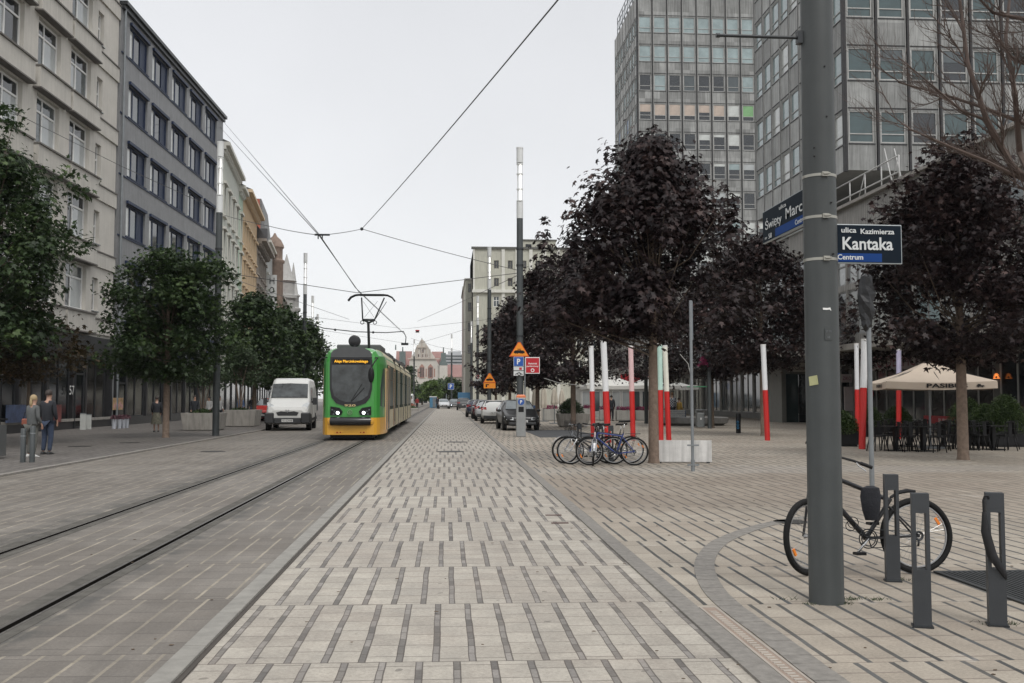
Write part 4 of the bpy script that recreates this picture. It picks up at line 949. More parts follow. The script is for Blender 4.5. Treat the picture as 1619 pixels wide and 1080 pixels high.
# bare tree at the upper right
t = thing('bare_tree', 'leafless tree with thin reddish brown twigs reaching in at top right', 'tree', (AT(1790,900,11).x, 11.0, 0))
rb = random.Random(12); Tx = t.location.x
M_twig = mat('twig', (.085,.06,.05), .8, 0, .2, 6)
def wp(px, py, Y): p = AT(px, py, Y); return p-t.location
trunk = MB(); trunk.tube([(0,0,-.05),(0,0,1.2),(-.1,0,2.2),wp(1700,420,11)], [.17,.15,.13,.09], 10); trunk.build('trunk', M_bark, t)
br = MB()
def twig(p, d, L_, r, lvl):
    pts = [p]; q = p.copy(); dd = d.copy(); n = 5
    for i in range(n):
        dd = (dd+Vector((rb.uniform(-.18,.18), rb.uniform(-.18,.18), rb.uniform(-.06,.16)))).normalized(); q = q+dd*L_/n; pts.append(q.copy())
    br.tube(pts, [r*(1-.75*i/n) for i in range(n+1)], 5, caps=False)
    if lvl > 0:
        for i in range(1, n+1):
            for _ in range(2 if lvl > 1 else 1):
                e_ = (dd*.8+Vector((rb.uniform(-.8,.6), rb.uniform(-.6,.6), rb.uniform(-.35,.7)))).normalized(); twig(pts[i], e_, L_*rb.uniform(.4,.65), r*.5, lvl-1)
for path, r0 in (([(1690,400),(1640,300),(1600,262),(1560,190),(1530,100),(1515,-20)], .055), ([(1640,300),(1612,240),(1605,150),(1590,60),(1600,-40)], .045), ([(1619,285),(1560,255),(1510,235),(1440,205),(1400,175)], .022),
    ([(1690,200),(1619,195),(1560,172),(1500,152),(1420,130)], .03), ([(1690,60),(1619,30),(1570,20),(1540,-10)], .035), ([(1560,190),(1520,175),(1480,140),(1420,90)], .02), ([(1690,120),(1640,110),(1600,90),(1560,40)], .03)):
    pts = [wp(a, b_, 11+rb.uniform(-.3,.3)) for a, b_ in path]; n = len(pts); br.tube(pts, [r0*(1-.7*i/(n-1)) for i in range(n)], 7, caps=False)
    for i in range(1, n):
        for _ in range(2):
            f = rb.random(); p = pts[i-1].lerp(pts[i], f); d = (pts[i]-pts[i-1]).normalized()
            twig(p, (d*.7+Vector((rb.uniform(-.9,.3), rb.uniform(-.7,.7), rb.uniform(-.4,.6)))).normalized(), rb.uniform(.35,.8), r0*.28, 2)
br.build('branches', M_twig, t)
# ------------------------------------------------------------------ tram
def zt_(zy): return 1.6+(629.5-(440+zy/4))*.0243-.02       # zoomed photo row -> height on the tram front
t = thing('tram', 'green and yellow low floor tram coming towards the camera', 'tram', (-3.60, 38.0, 0))
M_tg = mat('tram_green', (.05,.28,.05), .28, 0, .05, 1, coat=.4); M_ty = mat('tram_yellow', (.66,.34,.035), .3, 0, .06, 1, coat=.3); M_tc_ = mat('tram_cream', (.52,.46,.31), .35, 0, .06, 1, streak=.08)
M_tb = mat('tram_black', (.016,.016,.018), .25, 0, .1); M_tgl = glass('tram_glass', (.025,.045,.04), .30, .5, .12); M_tdg = mat('tram_roof_grey', (.075,.078,.08), .5, 0, .1)
M_wsh = mat('tram_windscreen', (.040,.046,.048), .05, 0, .9, 1.6, spec=.6)
M_dg = mat('tram_door', (.55,.36,.20), .35, 0, .05)
LT = 31.5
M_tband = mat('tram_band', (.014,.030,.022), .5, 0, .2, 1, spec=.15)
def rr_ring(y, w, zb, zt, rad=.35, tum=.95):
    pts = []
    prof = [(w*.98, zb), (w, zb+.25), (w, 2.9), (w*tum, zt-.30), (w*tum-.12, zt-.10), (w*tum-.38, zt)]
    for x_, z_ in prof: pts.append((x_, y, z_))
    for x_, z_ in prof[::-1]: pts.append((-x_, y, z_))
    return pts
def sect(y0, y1, nose0=False, nose1=False):
    L_ = []
    if nose0: L_ += [(y0, .86, .42, 3.30), (y0+.08, .96, .36, 3.42), (y0+.35, 1.06, .31, 3.50), (y0+1.0, 1.15, .30, 3.52), (y0+1.7, 1.2, .30, 3.52)]
    else: L_ += [(y0, 1.2, .30, 3.5)]
    if nose1: L_ += [(y1-1.7, 1.2, .30, 3.52), (y1-.35, 1.06, .31, 3.5), (y1, .9, .4, 3.35)]
    else: L_ += [(y1, 1.2, .30, 3.5)]
    return [rr_ring(*a) for a in L_]
secs = [(0, 9.3, True, False), (10.0, 14.6, False, False), (15.3, 20.6, False, False), (21.3, LT, False, True)]
for i, (a, b_, n0, n1) in enumerate(secs):
    mb = MB(); mb.loft(sect(a, b_, n0, n1), smooth=False); body = mb.build('body', M_tg if i == 0 else M_tband, t)
for a, b_ in ((9.3,10.0),(14.6,15.3),(20.6,21.3)):
    mb = MB()
    for k in range(6):
        y_ = a+(b_-a)*k/6; mb.box(-1.13, y_, .4, 1.13, y_+(b_-a)/6-.03, 3.4)
    mb.build('bellows', M_black, t)
# side livery: cream lower panels, cream roof edge, yellow nose skirt
for s in (-1, 1):
    for i, (a, b_, n0, n1) in enumerate(secs):
        ya = a+(2.7 if n0 else .02); yb2 = b_-(1.8 if n1 else .02)
        mb = MB(); mb.box(s*1.203, ya, .34, s*1.215, yb2, 1.12); mb.build('lower_panel', M_tc_, t)
        mb = MB(); x0, x1 = s*1.215, s*1.13
        mb.prism([(s*1.212,ya,2.96),(s*1.14,ya,3.2),(s*1.10,ya,3.2),(s*1.17,ya,2.96)], (0,yb2-ya,0)); mb.build('upper_panel', M_tc_, t)
        mb = MB(); mb.prism([(s*1.125,ya-.9*(n0),3.26),(s*1.02,ya-.9*(n0),3.44),(s*.80,ya-.9*n0,3.535),(s*.78,ya-.9*n0,3.45),(s*1.0,ya-.9*n0,3.3)], (0,yb2-ya+.9*n0,0)); mb.build('roof_edge', M_tc_, t)
        mb = MB(); mb.box(s*1.2015, ya, 1.12, s*1.2035, yb2, 2.97); mb.build('window_band', M_tband, t)
        # windows and doors along the section
        y_ = ya+.15; k = 0
        pat = {0:[('d',1.3),('w',1.6),('w',1.5),('d',1.3)],1:[('w',1.2),('d',1.3),('w',1.3)],2:[('w',1.5),('d',1.3),('w',1.5)],3:[('w',1.5),('d',1.3),('w',1.6),('w',1.5),('d',1.3)]}[i]
        if n0: y_ = 2.75
        for kind, w in pat:
            if y_+w > yb2: break
            if kind == 'w':
                mb = MB(); mb.box(s*1.204, y_+.03, 1.26, s*1.222, y_+w-.03, 2.92); o = mb.build('window', M_tgl, t)
                mb = MB(); mb.box(s*1.222, y_+.03, 2.34, s*1.228, y_+w-.03, 2.37); mb.build('bar', M_tb, o)
            else:
                mb = MB(); mb.box(s*1.204, y_+.02, .36, s*1.226, y_+w-.02, 2.92); o = mb.build('door', M_tb, t)
                mb = MB()
                for q in (y_+.10, y_+w/2+.03): mb.box(s*1.226, q, .55, s*1.23, q+w/2-.13, 2.8)
                mb.build('glass', M_tgl, o)
                mb = MB()
                for q in (y_+.02, y_+w-.07): mb.box(s*1.226, q, .36, s*1.236, q+.05, 2.92)
                mb.box(s*1.226, y_+.07, 2.86, s*1.236, y_+w-.07, 2.92); mb.build('door_frame', M_dg if i == 0 else M_tc_, o)
            y_ += w
    # cab side: window, orange framed door
    def side_x(y): 
        ks = [(0,.86),(.08,.96),(.35,1.06),(1.0,1.15),(1.7,1.2),(3,1.2)]
        for (a1,w1),(a2,w2) in zip(ks, ks[1:]):
            if a1 <= y <= a2: return w1+(w2-w1)*(y-a1)/(a2-a1)
    mb = MB(); mb.prism([(s*(side_x(.45)+.012),.45,1.30),(s*(side_x(1.0)+.012),1.0,1.25),(s*(side_x(1.45)+.012),1.45,1.25),(s*(side_x(1.45)*.985+.02),1.45,2.75),(s*(side_x(1.0)*.985+.02),1.0,2.75),(s*(side_x(.45)*.97+.02),.45,2.70)], (-s*.015,0,0)); mb.build('cab_window', M_tgl, t)
    mb = MB(); mb.box(s*1.19, 1.62, .36, s*1.225, 2.50, 2.75); o = mb.build('cab_door', M_tb, t)
    mb = MB(); mb.box(s*1.225, 1.74, .60, s*1.229, 2.38, 1.5); mb.box(s*1.225, 1.74, 1.62, s*1.229, 2.38, 2.6); mb.build('glass', M_tgl, o)
    mb = MB(); mb.box(s*1.19, 1.58, .36, s*1.236, 1.70, 2.78); mb.box(s*1.19, 2.42, .36, s*1.236, 2.54, 2.78); mb.box(s*1.19, 1.70, 2.68, s*1.236, 2.42, 2.78); mb.build('door_frame', M_dg, o)
# yellow skirt round the nose
mb = MB(); rings = []
for (y_, w) in ((2.7,1.215),(1.7,1.215),(1.0,1.165),(.35,1.075),(.08,.975),(-.03,.87)):
    rings.append([(w,y_,.22),(w,y_,.86)])
sk = [r for r in rings]+[[(-r[0][0],r[0][1],.22),(-r[0][0],r[0][1],.86)] for r in rings[::-1]]
for a, b_ in zip(sk, sk[1:]): mb.quad(a[0], b_[0], b_[1], a[1])
mb.build('nose_skirt', M_ty, t)
def fpoly(name, pts, m, y, th=.02, par=None):
    mb = MB(); mb.prism([(x_, y, z_) for x_, z_ in pts], (0, th, 0)); return mb.build(name, m, par or t)
def X_(zx): return (zx-213)*.00608
mask = [(-.78,zt_(498)),(-.80,zt_(560)),(-.79,zt_(700)),(-.72,zt_(752)),(-.55,zt_(787)),(-.25,zt_(803)),(0,zt_(808)),(.25,zt_(803)),(.55,zt_(787)),(.72,zt_(752)),(.79,zt_(700)),(.80,zt_(560)),(.78,zt_(498))]
fpoly('front_mask', mask, M_tb, -.03, .035)
fpoly('roof_fairing', [(-.76,zt_(500)),(.76,zt_(500)),(.77,zt_(478)),(.68,zt_(458)),(.48,zt_(443)),(.2,zt_(435)),(-.2,zt_(435)),(-.48,zt_(443)),(-.68,zt_(458)),(-.77,zt_(478))], M_tdg, -.035, .4)
ws = fpoly('windscreen', [(-.73,zt_(548)),(-.72,zt_(690)),(-.63,zt_(738)),(-.42,zt_(765)),(-.2,zt_(778)),(.2,zt_(778)),(.42,zt_(765)),(.63,zt_(738)),(.72,zt_(690)),(.73,zt_(548))], M_wsh, -.036, .008)
M_amb = mat('led_amber', (.6,.3,.02), .5, emit=(1,.50,.03), es=1.5)
dd = fpoly('destination_display', [(-.70,zt_(510)),(-.70,zt_(544)),(.70,zt_(544)),(.70,zt_(510))], M_black, -.037, .008)
letters('Aleje Marcinkowskiego', dd, (0,-.045,zt_(528)), 1.26, M_amb, .13)
letters('920', t, (-.03,-.045,zt_(800)), .42, mat('gold_paint', (.55,.42,.20), .4), .085, bold=.02)
mb = MB(); mb.torus((0,0,0), .085, .012, 20, 6); mb.box(-.012,-.01,-.06,.012,.01,.06); mb.box(-.05,-.01,-.012,.05,.01,.012); mb.build('emblem', mat('emblem_grey', (.18,.30,.16), .4), t, loc=(-.03,-.055,zt_(842)))
M_lit = mat('lamp_lit', (.9,.9,.95), .2, emit=(.9,.95,1), es=3)
for s in (-1, 1):
    o = fpoly('headlight', [(s*.36,zt_(860)),(s*.30,zt_(838)),(s*.42,zt_(815)),(s*.76,zt_(806)),(s*.77,zt_(860))], M_black, -.045, .05)
    mb = MB(); mb.lathe([(0,-.02),(.062,-.012),(.062,.02)], (s*.485,-.05,zt_(846)), 14, 'y'); mb.build('lamp', M_lit, o)
    mb = MB()
    for q in ((.60,838),(.69,828),(.64,855)): mb.lathe([(0,-.012),(.038,-.006),(.038,.02)], (s*q[0],-.05,zt_(q[1])), 10, 'y')
    mb.build('lens', M_gmid, o)
    mb = MB(); mb.lathe([(0,-.04),(.105,-.03),(.12,.0),(.12,.1)], (s*.75,-.06,zt_(900)), 20, 'y'); mb.build('bumper_disc', M_ty, t)
    mb = MB(); mb.lathe([(0,-.02),(.03,-.015),(.03,.02)], (s*.50,-.045,zt_(967)), 10, 'y'); mb.lathe([(0,-.02),(.022,-.015),(.022,.02)], (s*.38,-.045,zt_(967)), 10, 'y'); mb.build('tail_lamp', mat('lamp_red_dark', (.30,.01,.01), .2), t)
mb = MB(); mb.tube([(-.74,-.05,zt_(898)),(-.4,-.11,zt_(898)),(0,-.13,zt_(898)),(.4,-.11,zt_(898)),(.74,-.05,zt_(898))], .165, 12); mb.build('bumper', M_tb, t)
fpoly('coupling_flap', [(-.62,.30),(-.62,.60),(.62,.60),(.62,.30)], mat('tram_yellow_dark', (.58,.30,.03), .35), -.045, .03)
mb = MB(); mb.box(-.8,.3,.08,.8,3.0,.32); mb.box(-.95,7,.08,.95,9,.32); mb.box(-.95,16,.08,.95,19,.32); mb.box(-.95,26,.08,.95,30,.32); mb.build('underframe', M_black, t)
for y_ in (1.3, 3.0, 7.5, 9.0, 17, 19, 27, 29):
    for s in (-1, 1):
        mb = MB(); mb.lathe([(.1,-.06),(.30,-.06),(.33,-.04),(.33,.05),(.30,.06),(.1,.06)], (s*.74,y_,.31), 18, 'x'); mb.build('wheel', M_dkmetal, t)
# mirror, wiper, roof gear, disc, pantograph
mb = MB(); mb.tube([(.85,.15,zt_(500)),(1.0,-.10,zt_(505)),(.90,-.32,zt_(530)),(.80,-.34,zt_(560))], .025, 6); mb.ball((.78,-.34,zt_(612)), .115, .08, .30, 10, 8); mb.build('mirror', M_black, t)
mb = MB(); mb.tube([(-.85,.15,zt_(500)),(-1.1,-.05,zt_(505)),(-1.30,-.1,zt_(545))], .022, 6); mb.build('mirror', M_black, t)
mb = MB(); mb.tube([(.50,-.05,zt_(690)),(.30,-.06,zt_(725)),(.02,-.06,zt_(775))], .014, 5); mb.tube([(.42,-.055,zt_(665)),(.0,-.055,zt_(772))], .01, 5); mb.build('wiper', M_black, t)
mb = MB(); mb.lathe([(0,-.04),(.20,-.04),(.235,-.02),(.235,.03),(.20,.05),(0,.05)], (X_(224),.55,zt_(395)), 24, 'y'); mb.tube([(X_(224),.55,zt_(420)),(X_(224),.55,3.5)], .06, 8); mb.build('roof_disc', M_tb, t)
for y0, y1, h, w in ((3.2,6.2,.30,.9),(6.5,9.0,.24,.8),(10.3,14.2,.28,.85),(15.6,20.3,.25,.85),(22,26,.32,.9),(26.6,30,.22,.8)):
    mb = MB(); mb.prism([(-w,y0,3.5),(w,y0,3.5),(w,y1,3.5),(-w,y1,3.5)], (0,0,h)); mb.build('roof_box', M_tdg, t, bevel=.05)
hx_ = X_(300); Yp = 3.6
def PZ(zy): return 1.6+(629.5-(440+zy/4))*(41.5/1574)+.02
pt = MB(); px_ = .42
pt.tube([(px_,3.2,3.55),(px_-.05,3.3,PZ(290))], .055, 8); base = pt.build('pantograph', M_black, t)
mb = MB(); kz = PZ(272)
mb.tube([(px_-.30,3.3,kz),(px_+.22,3.3,kz)], .05, 7); mb.tube([(px_-.28,3.3,kz),(px_-.36,3.6,PZ(128))], .03, 6); mb.tube([(px_+.20,3.3,kz),(px_+.58,3.6,PZ(128))], .03, 6)
mb.tube([(px_-.02,3.3,PZ(290)),(px_-.25,3.3,kz)], .04, 6); mb.tube([(px_-.02,3.3,PZ(290)),(px_+.20,3.3,kz)], .04, 6); mb.tube([(px_+.23,3.3,PZ(268)),(px_+.66,3.8,PZ(150))], .014, 5)
mb.tube([(px_-.22,3.4,PZ(255)),(px_+.3,3.6,PZ(150))], .006, 4); mb.tube([(px_+.18,3.4,PZ(255)),(px_-.3,3.6,PZ(150))], .006, 4); mb.build('arm_frame', M_dkmetal, base)
for s in (-1,1): mb = MB(); mb.torus((px_-.04+s*.26,3.3,PZ(288)), .07, .016, 14, 5); mb.build('spring', M_dkmetal, base)
mb = MB(); cz = PZ(112)
for dy in (3.5, 3.8): mb.tube([(px_-.92,dy,PZ(148)),(px_-.80,dy,PZ(125)),(px_-.62,dy,PZ(112)),(px_-.45,dy,cz+.02),(px_+.55,dy,cz+.02),(px_+.72,dy,PZ(112)),(px_+.90,dy,PZ(125)),(px_+1.02,dy,PZ(148))], .028, 6)
mb.box(px_-.45,3.5,cz-.02,px_+.55,3.8,cz+.03); mb.build('collector_head', M_black, base)

# ------------------------------------------------------------------ cars
def paint(name, col, rough=.35): return mat(name, col, rough, .0, .04, 1, coat=.25, spec=.4)
M_tyre = mat('tyre', (.02,.02,.021), .8); M_rim = mat('alloy', (.30,.31,.32), .3, .8, .1); M_lens = mat('headlamp_glass', (.55,.57,.58), .08, 0, .2, 6); M_tail = mat('tail_lamp_glass', (.32,.012,.01), .12); M_plate = mat('plate_white', (.62,.62,.60), .5, 0, .02)
M_plast = mat('dark_plastic', (.03,.031,.033), .55)
def wheel(par, x, y, r, w=.2, nm='wheel', rim=None, s=1):
    o = bpy.data.objects.new(nm, None); C.objects.link(o); o.parent = par; o.location = (x, y, r)
    mb = MB(); mb.lathe([(r*.64,-w/2),(r*.93,-w/2),(r,-w*.32),(r,w*.32),(r*.93,w/2),(r*.64,w/2)], (0,0,0), 24, 'x'); mb.build('tyre', M_tyre, o)
    mb = MB(); mb.lathe([(0,s*w*.30),(r*.14,s*w*.34),(r*.16,s*w*.2)], (0,0,0), 10, 'x')
    for k in range(7):
        a = 2*PI*k/7; c_, n_ = math.cos(a), math.sin(a); p = Vector((s*w*.28, c_*r*.12, n_*r*.12)); q = Vector((s*w*.36, c_*r*.64, n_*r*.64)); mb.tube([p, q], r*.075, 5)
    mb.torus((s*w*.36,0,0), r*.63, r*.05, 24, 5, 'x'); mb.build('rim', rim or M_rim, o)
    mb = MB(); mb.lathe([(0,s*.01),(r*.62,s*.01)], (0,0,0), 18, 'x', caps=False); mb.build('brake_disc', M_black, o)
    return o
def lerp(a, b, t): return a+(b-a)*t
CARS = {
 'hatch': dict(L=4.2, st=[(0,.42,.52,.60,.55,.62,.50),(.06,.28,.60,.70,.74,.80,.62),(.35,.2,.68,.80,.83,.86,.72),(1.0,.2,.82,.97,.86,.885,.76),(1.05,.2,.83,.99,.86,.885,.75),(1.85,.2,.92,1.43,.865,.89,.58),(2.4,.2,.95,1.50,.865,.89,.60),(3.3,.2,.98,1.46,.865,.885,.57),(3.75,.24,1.0,1.28,.85,.86,.60),(4.02,.3,.9,1.02,.82,.84,.68),(4.14,.38,.75,.86,.76,.78,.66),(4.2,.45,.6,.7,.68,.7,.6)], cabin=(4,5,7,9), wr=.32, ax=(.78,3.42)),
 'suv': dict(L=4.5, st=[(0,.45,.62,.72,.58,.66,.52),(.06,.32,.72,.86,.78,.84,.68),(.35,.26,.84,.98,.87,.90,.78),(1.05,.26,.95,1.10,.90,.925,.8),(1.1,.26,.96,1.12,.90,.925,.79),(1.8,.26,1.05,1.58,.905,.93,.62),(2.5,.26,1.08,1.66,.905,.93,.64),(3.7,.26,1.10,1.60,.9,.92,.62),(4.15,.3,1.08,1.40,.88,.90,.64),(4.36,.34,.95,1.12,.86,.88,.74),(4.46,.4,.8,.9,.8,.82,.7),(4.5,.46,.6,.74,.72,.74,.64)], cabin=(4,5,7,9), wr=.35, ax=(.85,3.65)),
}
def car(name, label, kind, loc, rz, pm, lit=False, plate='PO 4KR82', group=None, darktrim=False, plate_rear=None, sc=1):
    d = CARS[kind]; st = d['st']; t = thing(name, label, 'car', loc, rz, group, sc)
    def ring(s):
        y, zl, zb, zt, wl, wb, wt_ = s; H_ = [(wl*.8, zl), (wl, zl+.12*(zb-zl)+.02), (wb, lerp(zl,zb,.62)), (wb*.985, zb), (lerp(wb,wt_,.55)*1.0, lerp(zb,zt,.55)+.01), (wt_*1.02, zt-.045*(zt-zb>.2)-.012), (wt_*.8, zt)]
        return [(x,y,z) for x,z in H_]+[(-x,y,z) for x,z in H_[::-1]]
    mb = MB(); mb.loft([ring(s) for s in st], smooth=True); body = mb.build('body', pm, t)
    md = body.modifiers.new('sub', 'SUBSURF'); md.levels = md.render_levels = 1
    c0, c1, c2, c3 = d['cabin']; A, B_, D, E = st[c0], st[c1], st[c2], st[c3]
    def top(s, f, w, off=.012): return None
    # windscreen, rear window: slabs standing a few mm proud of the shell
    def screen(nm, s0, s1, i0, i1):
        f = []
        for fr in (i0, i1):
            y = lerp(s0[0], s1[0], fr); z = lerp(s0[3], s1[3], fr); w = lerp(s0[6], s1[6], fr)*.93; f.append((w,y,z))
        dy = f[1][1]-f[0][1]; dz = f[1][2]-f[0][2]; n_ = Vector((0,-dz,dy)); n_ = n_.normalized()*(.022 if n_.z*1 > 0 or True else 0)
        if n_.z < 0: n_ = -n_
        p = [Vector((-f[0][0],f[0][1],f[0][2])), Vector((f[0][0],f[0][1],f[0][2])), Vector((f[1][0],f[1][1],f[1][2])), Vector((-f[1][0],f[1][1],f[1][2]))]
        mb = MB(); mb.prism([q-n_*1.5 for q in p], n_*2.5); return mb.build(nm, M_gcar, t)
    screen('windscreen', A, B_, .05, .93).data.materials[0] = M_gfront; screen('rear_window', D, E, .10, .80)
    for s in (-1, 1):
        def sp(stn, f): return Vector((s*(lerp(stn[5]*.985, stn[6]*1.02, f)+.012), stn[0], lerp(stn[2], stn[3], f)))
        mid = st[c1+1]; lower = [(c0, .35, .12), (c1, 0, .10), (c1+1, 0, .08), (c2, 0, .08)]
        pl = [sp(st[c0],.0)+Vector((0,.35,.10)), sp(B_,.08), sp(mid,.06), sp(D,.06), sp(D,.80), sp(mid,.84), sp(B_,.84)]
        pl[0] = Vector((s*(A[5]-.02), A[0]+.38, B_[2]-.02))
        mb = MB(); mb.prism(pl, (-s*.03,0,0)); o = mb.build('side_window', M_gcar, t)
        mb = MB(); y_ = mid[0]; a_, b2 = sp(mid,.05), sp(mid,.85); mb.prism([a_+Vector((s*.006,-.04,0)), a_+Vector((s*.006,.04,0)), b2+Vector((s*.006,.04,0)), b2+Vector((s*.006,-.04,0))], (-s*.02,0,0)); mb.build('pillar', M_black, o)
        for y_ in d['ax']: 
            mb = MB(); mb.lathe([(d['wr']*.9,-.05),(d['wr']*1.22,-.03),(d['wr']*1.22,.02)], (s*(st[3][4]-.015), y_, d['wr']+.02), 24, 'x'); mb.build('wheel_arch', M_black, t)
            wheel(t, s*(st[3][4]-.075), y_, d['wr'], s=s)
        z1 = st[1][3]-.02; y1 = st[1][0]; w1 = st[1][5]
        mb = MB(); mb.prism([(s*w1*.52,y1-.10,z1-.17),(s*w1*.96,y1+.02,z1-.15),(s*(w1+.04),y1+.30,z1-.01),(s*w1*.84,y1+.10,z1+.02),(s*w1*.54,y1-.07,z1-.06)], (0,.10,.03)); mb.build('headlight', M_lit if lit else M_lens, t)
        e = st[-3]; ez = e[2]+.0; mb = MB(); mb.prism([(s*e[5]*.58,e[0]+.09,ez-.02),(s*e[5]*1.0,e[0]+.02,ez-.03),(s*(e[5]+.03),e[0]-.22,ez+.08),(s*e[5]*.97,e[0]-.10,ez+.17),(s*e[5]*.62,e[0]+.0,ez+.14)], (0,.03,0)); mb.build('tail_light', M_tail, t)
        mb = MB(); mb.ball((s*(st[4][5]+.10), st[4][0]+.35, st[4][2]+.12), .10, .06, .07, 8, 6); mb.build('wing_mirror', pm if not darktrim else M_plast, t)
        mb = MB(); mb.tube([(s*(st[4][5]-.06), st[4][0]+.35, st[4][2]+.08), (s*(st[4][5]+.05), st[4][0]+.35, st[4][2]+.1)], .02, 5); mb.build('mirror_arm', M_plast, t)
    z0 = st[0][1]; mb = MB(); mb.box(-.42,-.035,z0+.02,.42,.04,z0+.17); mb.build('grille', M_plast, t, bevel=.015)
    mb = MB(); mb.box(-.66,-.02,z0-.14,.66,.10,z0-.02); mb.build('lower_intake', M_plast, t, bevel=.03)
    mb = MB(); mb.box(-.26,-.055,z0-.02,.26,-.035,z0+.09); pl = mb.build('number_plate', M_plate, t); letters(plate, pl, (0,-.058,z0+.035), .44, M_black, .075)
    L_ = d['L']; mb = MB(); mb.box(-.7,L_-.12,z0-.14,.7,L_+.01,z0+.10); mb.build('rear_bumper', M_plast, t, bevel=.04)
    mb = MB(); mb.box(-.26,L_-.0,z0+.20,.26,L_+.03,z0+.31); pl = mb.build('number_plate', M_plate, t); letters(plate, pl, (0,L_+.033,z0+.255), .44, M_black, .075, rz=PI)
    return t
M_gfront = glass('car_windscreen', (.13,.15,.16), .06, .4, .6)  # paler than the other car glass: reflected sky is painted into it
M_gcar = glass('car_glass', (.018,.022,.025), .06, .3, .4)
pc = 'cars parked in the row right of the path'
black = paint('car_black', (.012,.012,.013)); white = paint('car_white', (.58,.58,.56)); silver = paint('car_silver', (.36,.37,.38)); maroon = paint('car_maroon', (.07,.012,.02)); grey = paint('car_dark_grey', (.05,.053,.057)); redc = paint('car_red', (.42,.03,.025)); navy = paint('car_navy', (.02,.025,.05))
car('parked_car', 'black parked car facing the camera behind the parking meter', 'hatch', (XA(826,48.8), 48.8, 0), R(3), black, plate='PO 9GL14', group=pc, sc=1.03)
car('parked_car', 'white parked hatchback seen from behind next to the black car', 'hatch', (XA(784,62)+.15, 62.3+4.2, 0), PI+R(-3), white, group=pc, plate='PO 2WE6', darktrim=True)
car('parked_car', 'silver parked car partly hidden behind the white hatchback', 'hatch', (XA(774,69), 69.5+4.2, 0), PI+R(-2), silver, group=pc)
car('parked_car', 'dark maroon parked car between silver and navy cars', 'hatch', (XA(765,76), 76+4.2, 0), PI, maroon, group=pc)
car('parked_car', 'navy parked car at the far end of the parked row', 'hatch', (XA(754,84), 84+4.2, 0), PI, navy, group=pc)
car('suv', 'dark grey estate driving away on the path in front of the blue fence', 'suv', (XA(733.5,132), 132+4.5, 0), PI, grey, plate='PO 7AX1')
car('suv', 'small car with lit headlight beside the blue fence', 'hatch', (XA(719,150), 150, 0), 0, grey, lit=True)
car('parked_car', 'pale silver car far down the street left of the blue fence', 'hatch', (XA(703,150), 150, 0), R(4), paint('car_pale', (.50,.51,.52)))
car('small_car', 'red car half hidden behind the white van', 'hatch', (XA(421.5,67.5), 67.5, 0), R(-2), redc, darktrim=True, plate='PO 1RT33', sc=1.08)
